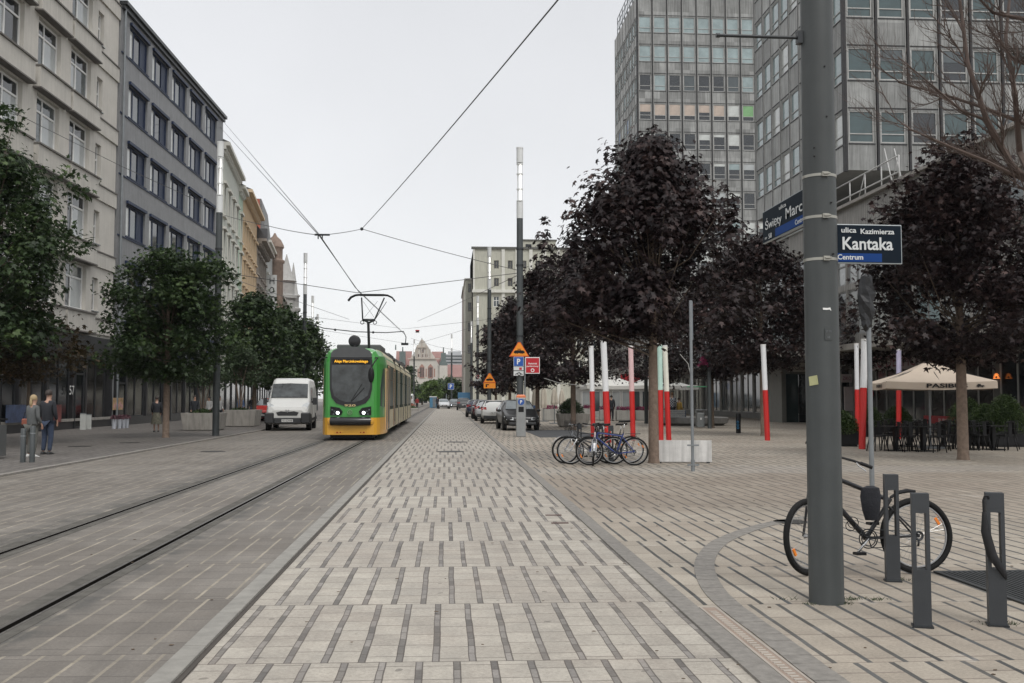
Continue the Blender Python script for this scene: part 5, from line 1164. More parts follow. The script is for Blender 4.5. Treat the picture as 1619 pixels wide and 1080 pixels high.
# van
def van(name, label, loc, rz, sc=1, detail=True):
    t = thing(name, label, 'van', loc, rz, None, sc)
    st = [(0,.42,.70,.98,.80,.86,.70),(.10,.34,.80,1.12,.95,.98,.86),(.45,.30,.95,1.30,1.0,1.02,.92),(.95,.30,1.15,1.52,1.02,1.03,.92),(1.75,.30,1.45,2.28,1.03,1.03,.84),(2.1,.30,1.6,2.46,1.03,1.03,.84),(2.5,.30,1.6,2.52,1.03,1.03,.86),(5.35,.30,1.6,2.52,1.03,1.03,.86),(5.42,.34,1.6,2.49,1.0,1.0,.84)]
    def ring(s):
        y, zl, zb, zt, wl, wb, wt_ = s; H_ = [(wl*.9, zl), (wl, zl+.1), (wb, lerp(zl,zb,.7)), (wb*.99, zb), (lerp(wb,wt_,.35), lerp(zb,zt,.5)), (wt_+.02, zt-.08), (wt_-.10, zt)]
        return [(x,y,z) for x,z in H_]+[(-x,y,z) for x,z in H_[::-1]]
    mb = MB(); mb.loft([ring(s) for s in st], smooth=False); body = mb.build('body', white, t, bevel=.05)
    mb = MB(); n_ = Vector((0,-.70,.72))*.02
    mb.prism([Vector(p)-n_*1.0 for p in ((-.86,.98,1.55),(.86,.98,1.55),(.83,1.68,2.20),(.0,1.70,2.23),(-.83,1.68,2.20))], n_*3.2); mb.build('windscreen', M_wsh, t)
    for s in (-1, 1):
        mb = MB(); mb.prism([(s*1.045,1.35,1.42),(s*1.045,2.35,1.38),(s*.965,2.35,2.06),(s*.955,1.95,2.06),(s*1.0,1.6,1.78)], (-s*.05,0,0)); mb.build('side_window', M_gcar, t)
        mb = MB(); mb.box(s*1.03,2.62,.62,s*1.044,3.85,2.15); mb.build('sliding_door', white, t)
        mb = MB(); mb.box(s*1.03,.6,.46,s*1.052,5.3,.58); mb.build('side_trim', M_plast, t)
        for y_ in (.95, 4.35): mb = MB(); mb.lathe([(.30,-.05),(.43,-.03),(.43,.03)], (s*1.02,y_,.36), 24, 'x'); mb.build('wheel_arch', M_black, t); wheel(t, s*.93, y_, .34, .22, s=s)
        mb = MB(); mb.prism([(s*.62,.04,.98),(s*.90,.12,1.0),(s*.99,.40,1.28),(s*.90,.36,1.30),(s*.66,.14,1.16)], (0,.03,.05)); mb.build('headlight', M_lens, t)
        mb = MB(); mb.box(s*1.08,1.28,1.22,s*1.26,1.42,1.56); mb.box(s*1.0,1.36,1.3,s*1.1,1.4,1.4); mb.build('wing_mirror', M_plast, t, bevel=.03)
        mb = MB(); mb.box(s*.62,-.07,.34,s*1.05,.45,.86); mb.build('bumper_corner', M_plast, t, bevel=.06)
    mb = MB(); mb.box(-.62,-.06,.34,.62,.2,.62); mb.build('bumper', M_plast, t, bevel=.04)
    mb = MB(); mb.prism([(-.44,-.02,.72),(.44,-.02,.72),(.52,-.02,.86),(.30,-.02,.92),(0,-.02,.88),(-.30,-.02,.92),(-.52,-.02,.86)], (0,.1,.02)); mb.build('grille', M_plast, t)
    mb = MB(); mb.prism([(0,-.06,.86),(.10,-.06,.98),(.05,-.06,1.0),(0,-.06,.94),(-.05,-.06,1.0),(-.10,-.06,.98)], (0,.05,0)); mb.build('badge', M_steel, t)
    mb = MB(); mb.box(-.26,-.085,.42,.26,-.065,.54); pl = mb.build('number_plate', M_plate, t); letters('PO 6CW98', pl, (0,-.088,.48), .44, M_black, .08)
    mb = MB(); mb.tube([(.1,1.0,1.62),(.7,1.02,1.64)], .012, 4); mb.tube([(-.6,1.0,1.62),(0,1.0,1.62)], .012, 4); mb.build('wiper', M_black, t)
    return t
van('van', 'white delivery van with black bumper beside the tram', (XA(459,49.4), 49.4, 0), R(4), 1.04)
van('van', 'small distant white van behind the flower bed', (XA(645,158), 158, 0), 0, .9)

# ------------------------------------------------------------------ lamp masts
M_mwhite = mat('mast_white', (.62,.63,.62), .35, 0, .05); M_tubeg = mat('mast_glass', (.50,.53,.54), .08, .3, .15, 5); M_lamp = mat('lamp_tube', (.8,.8,.78), .3, emit=(1,.98,.94), es=1.3)
def mast(label, x, y, H=12.2, r=.145):
    t = thing('street_lamp', label, 'street lamp', (x, y, 0), group='tall mast lamps with white tube heads')
    s = H/12.2
    mb = MB(); mb.lathe([(r*1.1,0),(r*1.1,.02),(r,.03),(r*.95,(H-3.0)*.6),(r*.92,H-3.05)], (0,0,0), 16); mb.build('pole', M_pole, t)
    mb = MB(); mb.lathe([(r*.96,H-3.05),(r*.96,H-2.35)], (0,0,0), 16); mb.build('lower_collar', M_mwhite, t)
    mb = MB(); mb.lathe([(r*.97,H-.66),(r*.97,H-.06),(r*1.02,H-.06),(r*1.02,H)], (0,0,0), 16); mb.build('cap_tube', M_mwhite, t)
    mb = MB(); 
    for k in range(4): a = PI/4+k*PI/2; mb.tube([(r*.8*math.cos(a),r*.8*math.sin(a),H-2.35),(r*.8*math.cos(a),r*.8*math.sin(a),H-.66)], .022, 5)
    for z in (H-2.3, H-1.8, H-1.15, H-.72): mb.lathe([(r*.95,z-.025),(r*.95,z+.025)], (0,0,0), 14)
    mb.build('cage', M_mwhite, t)
    mb = MB(); mb.tube([(.03,0,H-2.3),(.03,0,H-.7)], .05, 8); mb.build('lamp_rod', M_lamp, t)
    for z in (4.2, 7.2, 7.9): mb = MB(); mb.lathe([(r*1.06,z-.04),(r*1.06,z+.04)], (0,0,0), 14); mb.build('clamp_band', M_dkmetal, t)
    return t
m1 = mast('nearest tall mast lamp on the left, beside the concrete planter', G(341,690).x, G(341,690).y, 12.5)
m2 = mast('tall mast lamp with the amber tram sign and parking meter', G(822,690).x, G(822,690).y, 12.25)
for px, Y, lab in ((773.5,70,'second mast lamp on the right, behind the farther amber sign'),(755,104,'third mast lamp on the right before the beige block'),(745,138,'fourth mast lamp on the right before the side wing'),
    (714,167,'mast lamp standing before the red hall roof with parking sign'),(655,183,'mast lamp standing before the gabled hall, beside the tram rear'),
    (484,74,'tall mast lamp rising from the trees left of the tram'),(496,105,'second mast lamp left of the tram, behind the first'),(504,128,'third and lowest mast lamp left of the tram')):
    mast(lab, XA(px, Y), Y, 12.3)

# ------------------------------------------------------------------ overhead wires
def wire(name, label, pts, r=.012, sag=.0, cat='wire', m=None, group='overhead wires'):
    P_ = []
    for a, b_ in zip(pts, pts[1:]):
        a, b_ = Vector(a), Vector(b_); n = 10
        for i in range(n+1):
            f = i/n; p = a.lerp(b_, f); p.z -= sag*4*f*(1-f); 
            if not P_ or (P_[-1]-p).length > 1e-4: P_.append(p)
    mb = MB(); mb.tube(P_, r, 5); return tag(mb.build(name, m or M_wire), label, cat, group)
pL = Vector((G(341,690).x, G(341,690).y, 0)); pC = Vector((G(822,690).x, G(822,690).y, 0)); pM = Vector((G(1307,952).x, G(1307,952).y, 0))
def on(px, py, Y): return AT(px, py, Y)
J = on(572,362,pC.y-.5); fit = on(505,372,30.0)
def track(Y, dz=0): return None
cw = [(-3.72,-6,6.25),(-3.72,30,6.22),(-3.72,62,6.18),(-3.78,84,6.2)]
wire('contact_wire', 'upper one of the two tram wires running along the track', [on(348,186,82.5), on(505,371,29.2), on(562,455,41.5), on(640,528,85)], .013)
wire('contact_wire', 'lower one of the two tram wires running along the track', [on(346,199,82.5), on(505,373,29.6), on(567,461,41.8), on(641,530,85)], .013)
wire('span_wire', 'span wire from the central mast to the junction above the tram', [on(817,427,pC.y), J], .013, .05)
wire('span_wire', 'long span wire running up to the top centre of the picture', [J, pM+Vector((-.1,0,7.3))], .013, .12)
wire('span_wire', 'span wire from left mast through the fitting to the junction', [pL+Vector((0,0,AT(345,338,pL.y).z)), on(423,357,38), fit, J], .012, .03)
wire('span_wire', 'thin wire crossing the left facades to the nearest left mast', [Vector((XF+.2, 40.5, AT(2,149,40.5).z)), on(190,262,55), pL+Vector((0,0,AT(345,333,pL.y).z))], .015, .0)
wire('span_wire', 'span wire between left and central masts above the pantograph', [pL+Vector((0,0,AT(348,430,pL.y).z)), on(565,463,pL.y), on(817,432,pC.y)], .014, .0)
wire('span_wire', 'lower sloping wire from the left mast towards the tram', [pL+Vector((0,0,AT(348,433,pL.y).z)), on(552,505,70)], .012, .0)
wire('span_wire', 'wire from the central mast sloping down towards the hall', [on(817,436,pC.y), on(735,475,70), on(660,508,100)], .014)
wire('span_wire', 'far span wire crossing above the hall', [on(484,500,74), on(640,520,100), on(773,505,70)], .012)
wire('span_wire', 'second far span wire crossing between far masts', [on(496,520,105), on(655,545,120), on(755,515,104)], .014)
wire('span_wire', 'third far span wire from the beige block to the hall', [on(755,560,104), on(690,548,130), on(650,535,140)], .016)
mb = MB(); c = on(505,371.5,29.4); mb.box(-.14,-.03,-.02,.30,.03,.03); mb.box(-.05,-.03,-.12,-.02,.03,0); mb.box(.07,-.03,-.12,.10,.03,0); tag(mb.build('wire_fitting', M_dkmetal, loc=c), 'dark insulator fitting where span and contact wires cross', 'insulator')
mb = MB(); mb.ball((0,0,0), .07); tag(mb.build('wire_junction', M_dkmetal, loc=J), 'small knot joining three span wires above the tram', 'insulator')
t = thing('bracket_arm', 'bracket arm with insulators reaching from left mast over the tram', 'bracket', on(487,511,74))
o = t.location; mb = MB(); pts = [on(487,511,74), on(512,519,72), on(562,524.5,70), on(610,526,70), on(638,524,70), on(642,533,70), on(641,543,70)]; mb.tube([p-o for p in pts], .035, 6)
for px, py in ((500,515),(530,521.5),(590,525.5)): mb.ball(on(px,py,71)-o, .09)
mb.build('arm', M_dkmetal, t); mb = MB(); mb.box(-.25,-.1,-.08,.25,.1,.08); mb.build('clamp', M_dkmetal, t, loc=on(640,544,70)-o)
t = thing('hanging_sign', 'tiny red and white sign with black bar hung on wires above the hall', 'sign', on(660,524,60)); s_ = 60/FPX
mb = MB(); mb.box(-3.2*s_,0,-2.4*s_,3.2*s_,.03,2.4*s_); mb.build('board', M_white, t); mb = MB(); mb.box(-3.1*s_,-.01,.6*s_,3.1*s_,-.002,2.3*s_); mb.build('red_bar', M_signred, t); mb = MB(); mb.box(-2.3*s_,-.02,-1.2*s_,2.3*s_,-.012,.7*s_); mb.build('black_bar', M_black, t)
# lead wires across the trees on the right: bright string of festoon cable
wire('festoon_cable', 'pale sagging cable between trees above the white tents', [on(860,598,44), on(885,606,42), on(925,610,40), on(962,603,39)], .012, m=mat('cable_pale', (.4,.4,.38), .5))
wire('festoon_cable', 'pale cable looping between lamp post and purple maple', [on(1075,560,34), on(1088,575,34), on(1093,598,34)], .012, m=MATS['cable_pale'])
# ------------------------------------------------------------------ main pole with street signs
t = thing('utility_pole', 'thick dark grey steel pole close to the camera, right foreground', 'pole', pM)
mb = MB(); mb.lathe([(.140,-.02),(.140,0),(.134,.03),(.131,3.0),(.118,7.5),(.112,9.5)], (0,0,0), 40); mb.build('shaft', mat('pole_paint_near', (.052,.058,.058), .5, .05, .12, 3, streak=.22, bump=.05, bscale=60), t)
def band(py): 
    z = ZA(py, pM.y, 1290); mb = MB(); mb.lathe([(.134,z-.011),(.134,z+.011)], (0,0,0), 32); mb.box(-.03,-.15,z-.018,.02,-.125,z+.018); mb.tube([(-.02,-.155,z),(.03,-.155,z+.004)], .008, 6); mb.build('clamp_band', mat('band_steel', (.36,.35,.31), .4, .7, .15), t)
for py in (281, 346, 412): band(py)
z = ZA(60, pM.y, 1265); mb = MB(); mb.tube([(-.12,0,z),(-.80,0,z+.005)], .014, 8); mb.tube([(-.80,0,z+.005),(-.83,0,z+.005)], .020, 8); mb.box(-.165,-.03,z-.05,-.11,.03,z+.05); mb.build('cross_arm', M_dkmetal, t)
mb = MB()
for px, py in ((1294,113),(1296,191),(1275,240),(1275,253),(1301,325),(1303,405)):
    z = ZA(py, pM.y, 1290); a = ((px-1292)/26); mb.lathe([(0,-.137),(.007,-.134),(.007,-.12)], (a*.13,0,z), 8, 'y')
mb.build('bolt_holes', M_black, t)
mb = MB(); mb.box(-.028,-.137,ZA(539,pM.y,1300),.012+.02,-.131,ZA(521,pM.y,1300)); pl = mb.build('number_label', mat('label_dark', (.045,.05,.05), .5), t)
letters('SO 1991', pl, (.002,-.1385,ZA(526,pM.y,1300)), .045, M_galv, .013); letters('10', pl, (.002,-.1385,ZA(535,pM.y,1300)), .018, M_galv, .015)
mb = MB(); z = ZA(491,pM.y,1300); mb.prism([(-.04,-.134,z+.01),(-.005,-.135,z+.008),(.02,-.134,z+.012),(.028,-.133,z-.014),(.014,-.135,z-.004),(-.01,-.136,z-.007),(-.038,-.134,z-.006)], (0,.004,0)); tag(mb.build('torn_sticker', M_white, t))
mb = MB(); q = ZA(602,pM.y,1283); mb.prism([(-.128,-.045,q+.03),(-.085,-.105,q+.042),(-.078,-.112,q-.03),(-.124,-.052,q-.042)], (-.004,-.004,0)); mb.build('yellow_sticker', mat('sticker_yellow', (.42,.42,.22), .6), t)
M_sgn = mat('sign_dark', (.006,.012,.020), .6, 0, .05, spec=.12); M_sgb = mat('sign_blue_bar', (.010,.045,.18), .6, 0, .05, spec=.12); M_sgw = mat('sign_white', (.58,.60,.60), .4, 0, .04); M_alu = mat('sign_edge', (.34,.37,.38), .4, .5, .1)
# sign facing the viewer
Yk = pM.y-.02; zt1, zt0 = ZA(355,Yk,1375), ZA(417,Yk,1375); hK = zt1-zt0; xl, xr = .13, AT(1427,386,Yk).x-pM.x
t = thing('street_sign', 'blue black street name sign reading Kantaka on the pole, right side', 'street sign', (pM.x, Yk, zt0), R(2))
mb = MB(); mb.box(xl-.02,-.012,0,xr,.012,hK); mb.build('panel', M_alu, t, bevel=.003)
mb = MB(); mb.box(xl-.02,-.0145,.008,xr-.008,-.0125,hK-.008); mb.build('face', M_sgn, t)
mb = MB(); mb.box(xl-.018,-.0165,.014,xl+.68*(xr-xl),-.0147,.082); mb.build('blue_bar', M_sgb, t)
def K(px, py): p = AT(px, py, Yk); return p.x-pM.x, p.z-zt0
def lt(s, x0, x1, cy, h, par, y=-.0185, rz=0): 
    a = K(x0, cy); b_ = K(x1, cy); letters(s, par, ((a[0]+b_[0])/2, y, a[1]), b_[0]-a[0], M_sgw, h*pM.y/FPX, depth=.002, bold=.018)
lt('ulica', 1329, 1353, 364, 8.5, t); lt('Kazimierza', 1360, 1414, 366, 8.5, t); lt('Kantaka', 1331, 1412, 385, 21, t); lt('Centrum', 1323, 1364, 406.5, 8.5, t)
# sign parallel to the main street
xs = pM.x-.02
hS = .30; zS = ZA(361, 8.29, 1268); 
t = thing('street_sign', 'blue black street name sign parallel to the street, left side of pole', 'street sign', (xs, pM.y+1.34, zS-.015), R(-90))
mb = MB(); mb.box(0,-.012,0,1.24,.012,hS); mb.build('panel', M_alu, t, bevel=.003)
mb = MB(); mb.box(.008,-.0145,.008,1.23,-.0125,hS-.008); mb.build('face', M_sgn, t)
mb = MB(); mb.box(.36,-.0165,.012,1.22,-.0147,.085); mb.build('blue_bar', M_sgb, t)
def wd(s, x0, x1, z_, h): letters(s, t, ((x0+x1)/2, -.0185, z_), x1-x0, M_sgw, h, depth=.002, bold=.003)
wd('ulica', .48, .66, .25, .035); wd('Święty', .09, .54, .155, .13); wd('Marcin', .65, 1.20, .165, .095); wd('Centrum', .88, 1.14, .047, .042); wd('58', .18, .27, .044, .045); wd('nr', .08, .14, .038, .018)
mb = MB(); mb.tube([(.3,.02,-.02),(1.1,.02,-.02)], .008, 6); mb.build('lower_rail', M_alu, t)
# ------------------------------------------------------------------ bicycle stands
def stand(px, py, lab, rz=0):
    p = G(px, py); t = thing('bicycle_stand', lab, 'bicycle stand', p, rz, 'flat dark steel bicycle stands')
    w, d, H = .058, .045, .93
    mb = MB(); o = [(-w,0),(w,0),(w,H),(-w,H)]; i = [(-w+.026,.40),(w-.026,.40),(w-.026,H-.135),(-w+.026,H-.135)]
    for y_, fl in ((-d, 0), (d, 1)):
        for k in range(4):
            a, b_, c_, e_ = o[k], o[(k+1) % 4], i[(k+1) % 4], i[k]; mb.quad(*[(q[0], y_, q[1]) for q in (a, b_, c_, e_)])
    for k in range(4):
        a, b_ = o[k], o[(k+1) % 4]; mb.quad((a[0],-d,a[1]),(b_[0],-d,b_[1]),(b_[0],d,b_[1]),(a[0],d,a[1])); a, b_ = i[k], i[(k+1) % 4]; mb.quad((a[0],-d,a[1]),(a[0],d,a[1]),(b_[0],d,b_[1]),(b_[0],-d,b_[1]))
    mb.build('post', mat('stand_paint', (.040,.044,.049), .5, .1, .15, 4, bump=.05), t)
    mb = MB(); mb.box(-w-.012,-d-.012,-.004,w+.012,d+.012,.012); mb.build('foot_collar', M_dkmetal, t)
    return t
stand(1411.5, 919, 'dark slotted steel bicycle stand with the bicycle leaning on it', R(-14)); stand(1458.5, 991, 'nearest slotted steel bicycle stand, between the other two', R(-20)); st3 = stand(1577, 989, 'slotted steel bicycle stand with black umbrella hanging on it', R(-20))
p = st3.location; t = thing('folded_umbrella', 'black folded umbrella hooked on the right bicycle stand', 'umbrella', (p.x-.085, p.y-.03, 0))
mb = MB(); pts = [(-.02,-.02,.80),(0,0,.66),(.035,-.01,.50),(.115,-.03,.36),(.125,-.03,.33)]; mb.tube(pts, [.012,.032,.036,.02,.006], 8); mb.build('canopy', mat('umbrella_black', (.012,.012,.014), .7), t)
mb = MB(); mb.tube([(-.02,-.02,.80),(-.022,-.02,.88),(-.01,-.02,.91),(.012,-.02,.91),(.02,-.02,.89)], .009, 6); mb.build('handle', M_black, t)
# weeds
def weeds(name, lab, spots):
    mb = MB(); r = random.Random(9)
    for px, py, n in spots:
        p = G(px, py)
        for i in range(n):
            a = r.uniform(0,6.28); s_ = r.uniform(.01,.045); x_, y_ = p.x+r.gauss(0,.05), p.y+r.gauss(0,.03); mb.add([(x_-.004,y_,.0),(x_+.004,y_,0),(x_+math.cos(a)*s_,y_+math.sin(a)*s_,s_*.7)], [(0,1,2)])
    tag(mb.build(name, mat('weed_green', (.035,.05,.02), .8, 0, .3)), lab, 'weeds', kind='stuff')
weeds('weeds', 'small weeds and moss growing at the pole and stand bases', [(1345,948,60),(1325,955,60),(1290,955,30),(1425,917,40),(1385,948,40),(1600,987,30),(1240,948,15),(1565,985,15)])

# ------------------------------------------------------------------ bicycles
M_spoke = mat('spoke', (.35,.35,.35), .35, .8); M_rimb = mat('bike_rim', (.42,.42,.42), .3, .8, .05); M_refl = mat('reflector_orange', (.80,.22,.02), .3); M_chrome = mat('chrome', (.5,.5,.5), .2, .9, .05)
def bike_wheel(par, x, r, steer=0, tr=.019, spokes=32, pivot=None, refl=True):
    o = bpy.data.objects.new('wheel', None); C.objects.link(o); o.parent = par; o.location = (x, 0, r); o.rotation_euler = (0, 0, steer)
    mb = MB(); mb.torus((0,0,0), r-tr, tr, 44, 8); mb.build('tyre', M_rubber, o)
    mb = MB(); mb.torus((0,0,0), r-tr*2.3, .0095, 44, 6); mb.build('rim', M_rimb, o)
    mb = MB()
    for i in range(spokes):
        a = 2*PI*i/spokes; s = 1 if i % 2 else -1; mb.tube([(math.cos(a+s*.5)*.02, s*.025, math.sin(a+s*.5)*.02), (math.cos(a)*(r-tr*2.3), 0, math.sin(a)*(r-tr*2.3))], .0012 if r > .3 else .001, 3, caps=False)
    mb.lathe([(.02,-.035),(.014,-.02),(.014,.02),(.02,.035)], (0,0,0), 10, 'y'); mb.build('spokes', M_spoke, o)
    if refl:
        for a in (.55, .55+PI): mb = MB(); c, s = math.cos(a), math.sin(a); q = r*.70; mb.T = Matrix.Translation((c*q,0,s*q)) @ Matrix.Rotation(-a+PI/2, 4, 'Y'); mb.box(-.035,-.008,-.012,.035,.008,.012); mb.build('reflector', M_refl, o)
    return o
def bicycle(name, label, loc, rz, fm, r=.335, steer=0, lean=0, step=False, basket=False, bag=False, mud=False, group=None, tr=.02, saddle_z=.93, spokes=28, sc=1, pit=0, nosaddle=False, near=False):
    t = thing(name, label, 'bicycle', loc, rz, group, sc); t.rotation_euler = (lean, 0, rz)
    WB = 1.06                                                       # front wheel at -x, rear at +x
    fx, rx_ = -WB/2, WB/2
    bike_wheel(t, rx_, r, 0, tr, spokes); 
    fo = bike_wheel(t, fx+(.04 if steer else 0), r, steer, tr, spokes)
    bb = Vector((rx_-.43, 0, .285)); hd = Vector((fx+.20, 0, r+.46)); hl = Vector((fx+.165, 0, r+.33)); se = Vector((bb.x+.17, 0, .76)); ax = Vector((rx_, 0, r))
    if near: bb = Vector((rx_-.475, 0, .325)); hd = Vector((fx+.15, 0, .965)); hl = Vector((fx+.12, 0, .86)); se = Vector((bb.x+.245, 0, .68))
    fa = Vector((fx, 0, r))
    kf = 1.3 if near else 1; mb = MB(); tt = (hl+Vector((.0,0,.02))) if step else hd-Vector((.01,0,.02))
    mb.tube([hl, bb], .019*kf, 8); mb.tube([tt, se-Vector((.02,0,(.30 if step else .06 if not near else .01)))], .016*kf, 8); mb.tube([bb, se], .016*kf, 8); mb.tube([hd, hl], .021*kf, 8)
    for s in (-1, 1): mb.tube([bb+Vector((0,s*.03,0)), ax+Vector((0,s*.06,0))], .010, 6); mb.tube([se+Vector((-.02,s*.012,-.07)), ax+Vector((0,s*.06,0))], .009, 6)
    mb.build('frame', fm, t)
    # fork steers with the front wheel
    mb = MB(); c, s_ = math.cos(steer), math.sin(steer)
    for s in (-1, 1):
        off = Vector((-s_*s*.05, c*s*.05, 0)); mb.tube([hl+Vector((0,0,-.02)), hl+off+Vector((-.01,0,-.06)), Vector(fo.location)+off], .012, 6)
    mb.build('fork', fm if not mud else M_chrome, t)
    # bars
    mb = MB(); top = hd+(Vector((.02,0,.05)) if near else Vector((-.02,0,.13))); hb = Matrix.Rotation(steer, 3, 'Z')
    mb.tube([hd, top], .013, 6); mb.tube([top, top+hb@Vector((-.07,0,.02))], .014, 6)
    c0 = top+hb@Vector((.02 if near else -.07,0,.02))+(Vector((.17,0,.03)) if near else Vector((0,0,0))); BP = [(.07,-.27,.03),(.03,-.14,.02),(0,0,0),(.03,.14,.02),(.07,.27,.03)]; tb = Matrix.Rotation(R(24), 3, 'Y') if near else Matrix.Identity(3); HB = tb@Matrix.Rotation(R(70), 3, 'Z') if near else hb
    mb.tube([c0+HB@Vector(q) for q in BP], .0115, 7); hbo = mb.build('handlebar', M_chrome if step or bag else M_black, t)
    for s in (-1, 1):
        mb = MB(); mb.tube([c0+HB@Vector((.055,s*.20,.027)), c0+HB@Vector((.085,s*.31,.032))], .017, 8); mb.build('grip', M_black, hbo)
        mb = MB(); mb.tube([c0+HB@Vector((.04,s*.16,.02)), c0+HB@Vector((-.0,s*.19,-.01)), c0+HB@Vector((.02,s*.27,-.03))], .006, 5); mb.build('brake_lever', M_chrome, hbo)
    # saddle
    if not nosaddle:
        mb = MB(); mb.tube([se, Vector((se.x+.03,0,saddle_z))], .0125, 7); mb.build('seatpost', M_chrome, t)
        mb = MB(); sx = se.x+.03; rg = []
        for x_, w, z_ in ((-.14,.012,0),(-.12,.02,.012),(-.02,.035,.012),(.06,.07,.016),(.11,.078,.022),(.14,.06,.02)): rg.append([(sx+x_, w*math.cos(a), saddle_z+.02+z_+(.018 if math.sin(a) > 0 else .03)*math.sin(a)) for a in [2*PI*k/10 for k in range(10)]])
        mb.loft(rg); mb.build('saddle', M_black, t)
    # drive
    mb = MB(); mb.torus(bb+Vector((0,-.045,0)), .085, .006, 28, 5); mb.torus(bb+Vector((0,-.05,0)), .065, .005, 24, 5); mb.lathe([(.02,-.05),(.02,.05)], bb, 10, 'y')
    for k in range(5): a = k*2*PI/5; mb.tube([bb+Vector((0,-.045,0)), bb+Vector((.085*math.cos(a),-.045,.085*math.sin(a)))], .006, 4)
    mb.torus(ax+Vector((0,-.05,0)), .035, .012, 18, 5); mb.build('chainring', M_dkmetal, t)
    ca = R(215+pit)
    for s in (-1, 1):
        e_ = bb+Vector((s*-math.cos(ca)*.17*-1, s*.06, s*-math.sin(ca)*.17*-1)) if False else bb+Vector((math.cos(ca)*.17*(-s), s*.065, math.sin(ca)*.17*(-s)))
        mb = MB(); mb.tube([bb+Vector((0,s*.05,0)), e_], .011, 6); cr = mb.build('crank', M_chrome, t)
        mb = MB(); mb.box(e_.x-.045, min(e_.y,e_.y+s*.09), e_.z-.012, e_.x+.045, max(e_.y,e_.y+s*.09), e_.z+.012); mb.build('pedal', M_black, cr)
    mb = MB(); d = (bb-ax).normalized()
    mb.tube([ax+Vector((0,-.05,.037)), bb+Vector((0,-.045,.083))], .004, 4); mb.tube([ax+Vector((0,-.05,-.09)), bb+Vector((0,-.045,-.083))], .004, 4); mb.tube([ax+Vector((0,-.05,-.03)), ax+Vector((-.01,-.05,-.09))], .01, 5); mb.build('chain', M_dkmetal, t)
    mb = MB(); mb.tube([c0+Vector((0,.05,0)), c0+Vector((.02,.03,-.14)), hl+Vector((.06,.03,.06)), (bb+hl)/2+Vector((0,.02,.03)), bb+Vector((0,.02,.05))], .003, 4)
    mb.tube([c0+Vector((0,-.08,0)), c0+Vector((-.05,-.06,-.12)), hl+Vector((-.01,-.04,-.02))], .003, 4); mb.build('cables', M_black, t)
    if mud:
        for cx in (fx, rx_):
            if steer and cx == fx: continue
            mb = MB(); rg = []
            for k in range(15): a = R(20+k*11); rg.append([(cx+math.cos(a)*(r+.02), s*.025, r+math.sin(a)*(r+.02)) for s in (-1, 1)]+[(cx+math.cos(a)*(r+.014), -s*.025, r+math.sin(a)*(r+.014)) for s in (-1, 1)])
            mb.loft(rg, smooth=False); mb.build('mudguard', M_chrome if fm.name != 'bike_black' else M_black, t)
        mb = MB(); mb.box(rx_-.12,-.06,r+.38,rx_+.24,.06,r+.395); 
        for s in (-1,1): mb.tube([(rx_+.15,s*.055,r+.38),(rx_,s*.06,r)], .005, 4)
        mb.build('rack', M_dkmetal, t)
    if basket:
        mb = MB(); b0 = Vector((fx+.0, 0, r+.50))
        for k in range(7): z_ = b0.z+k*.035; mb.tube([b0+Vector((-.14,-.15,z_-b0.z)), b0+Vector((.14,-.15,z_-b0.z)), b0+Vector((.14,.15,z_-b0.z)), b0+Vector((-.14,.15,z_-b0.z)), b0+Vector((-.14,-.15,z_-b0.z))], .004, 4)
        mb.build('basket', M_black, t)
    return t
bblk = mat('bike_black', (.012,.012,.014), .3, 0, .1); bsil = mat('bike_silver', (.30,.31,.33), .3, .5, .1); bblu = mat('bike_blue', (.02,.04,.18), .3, 0, .08); bpnk = mat('bike_white', (.5,.42,.42), .35)
pf = G(1262, 914); pr_ = G(1470, 909)
mid = (G(1290,912)+pr_)/2; mid = Vector((pr_.x-.61, pr_.y+.05, 0))
nb = bicycle('bicycle', 'black bicycle with lowered saddle leaning behind the main pole and stands', mid, R(1), bblk, r=.345, steer=R(33), lean=R(-3), tr=.027, spokes=32, pit=12, saddle_z=.80, nosaddle=True, near=True)
# frame bag / lowered black saddle cover hanging in the frame
mb = MB(); rg = []
for z_, w, d_ in ((.80,.03,.02),(.78,.085,.05),(.70,.10,.055),(.58,.085,.045),(.49,.06,.03)): rg.append([(.10+w*math.cos(a), d_*math.sin(a)-.03, z_) for a in [2*PI*k/12 for k in range(12)]])
mb.loft(rg); mb.build('frame_bag', mat('bag_cloth', (.014,.015,.02), .85, 0, .2, 9, bump=.4), nb)
mb = MB(); mb.tube([(.30,-.0,.69),(.38,-.0,.735),(.46,0,.75),(.54,0,.745)], [.012,.018,.02,.012], 7); mb.build('mudguard', M_black, nb)
mb = MB(); mb.torus((-.08,-.04,.47), .05, .004, 16, 4); mb.torus((-.10,-.03,.44), .045, .004, 16, 4); mb.build('cable_lock', M_black, nb)
gb = 'bicycles parked around the stands by the red posts'
Yb = G(965,735).y
bicycle('bicycle', 'silver bicycle parked leftmost with basket and rear wheel outermost', (XA(928,Yb+.5), Yb+.55, 0), R(4), bsil, lean=R(3), step=True, mud=True, group=gb, sc=1.0)
bicycle('bicycle', 'grey and black bicycle just in front of the leftmost one', (XA(936,Yb+.2)+.02, Yb+.2, 0), R(-2), bblk, lean=R(-4), mud=True, group=gb, basket=True)
bicycle('bicycle', 'white and blue bicycle with its front wheel facing the camera', (XA(940,Yb-.0)-.02, Yb-.0+.10, 0), R(82), bpnk, lean=R(4), group=gb, mud=True)
bicycle('bicycle', 'blue bicycle parked rightmost with black saddle', (XA(967,Yb-.3)+.03, Yb-.25, 0), R(-8), bblu, lean=R(3), group=gb, saddle_z=1.02, step=False)
bicycle('bicycle', 'dark bicycle parked behind the blue one', (XA(966,Yb+.4), Yb+.45, 0), R(5), bblk, lean=R(-3), group=gb, mud=True)
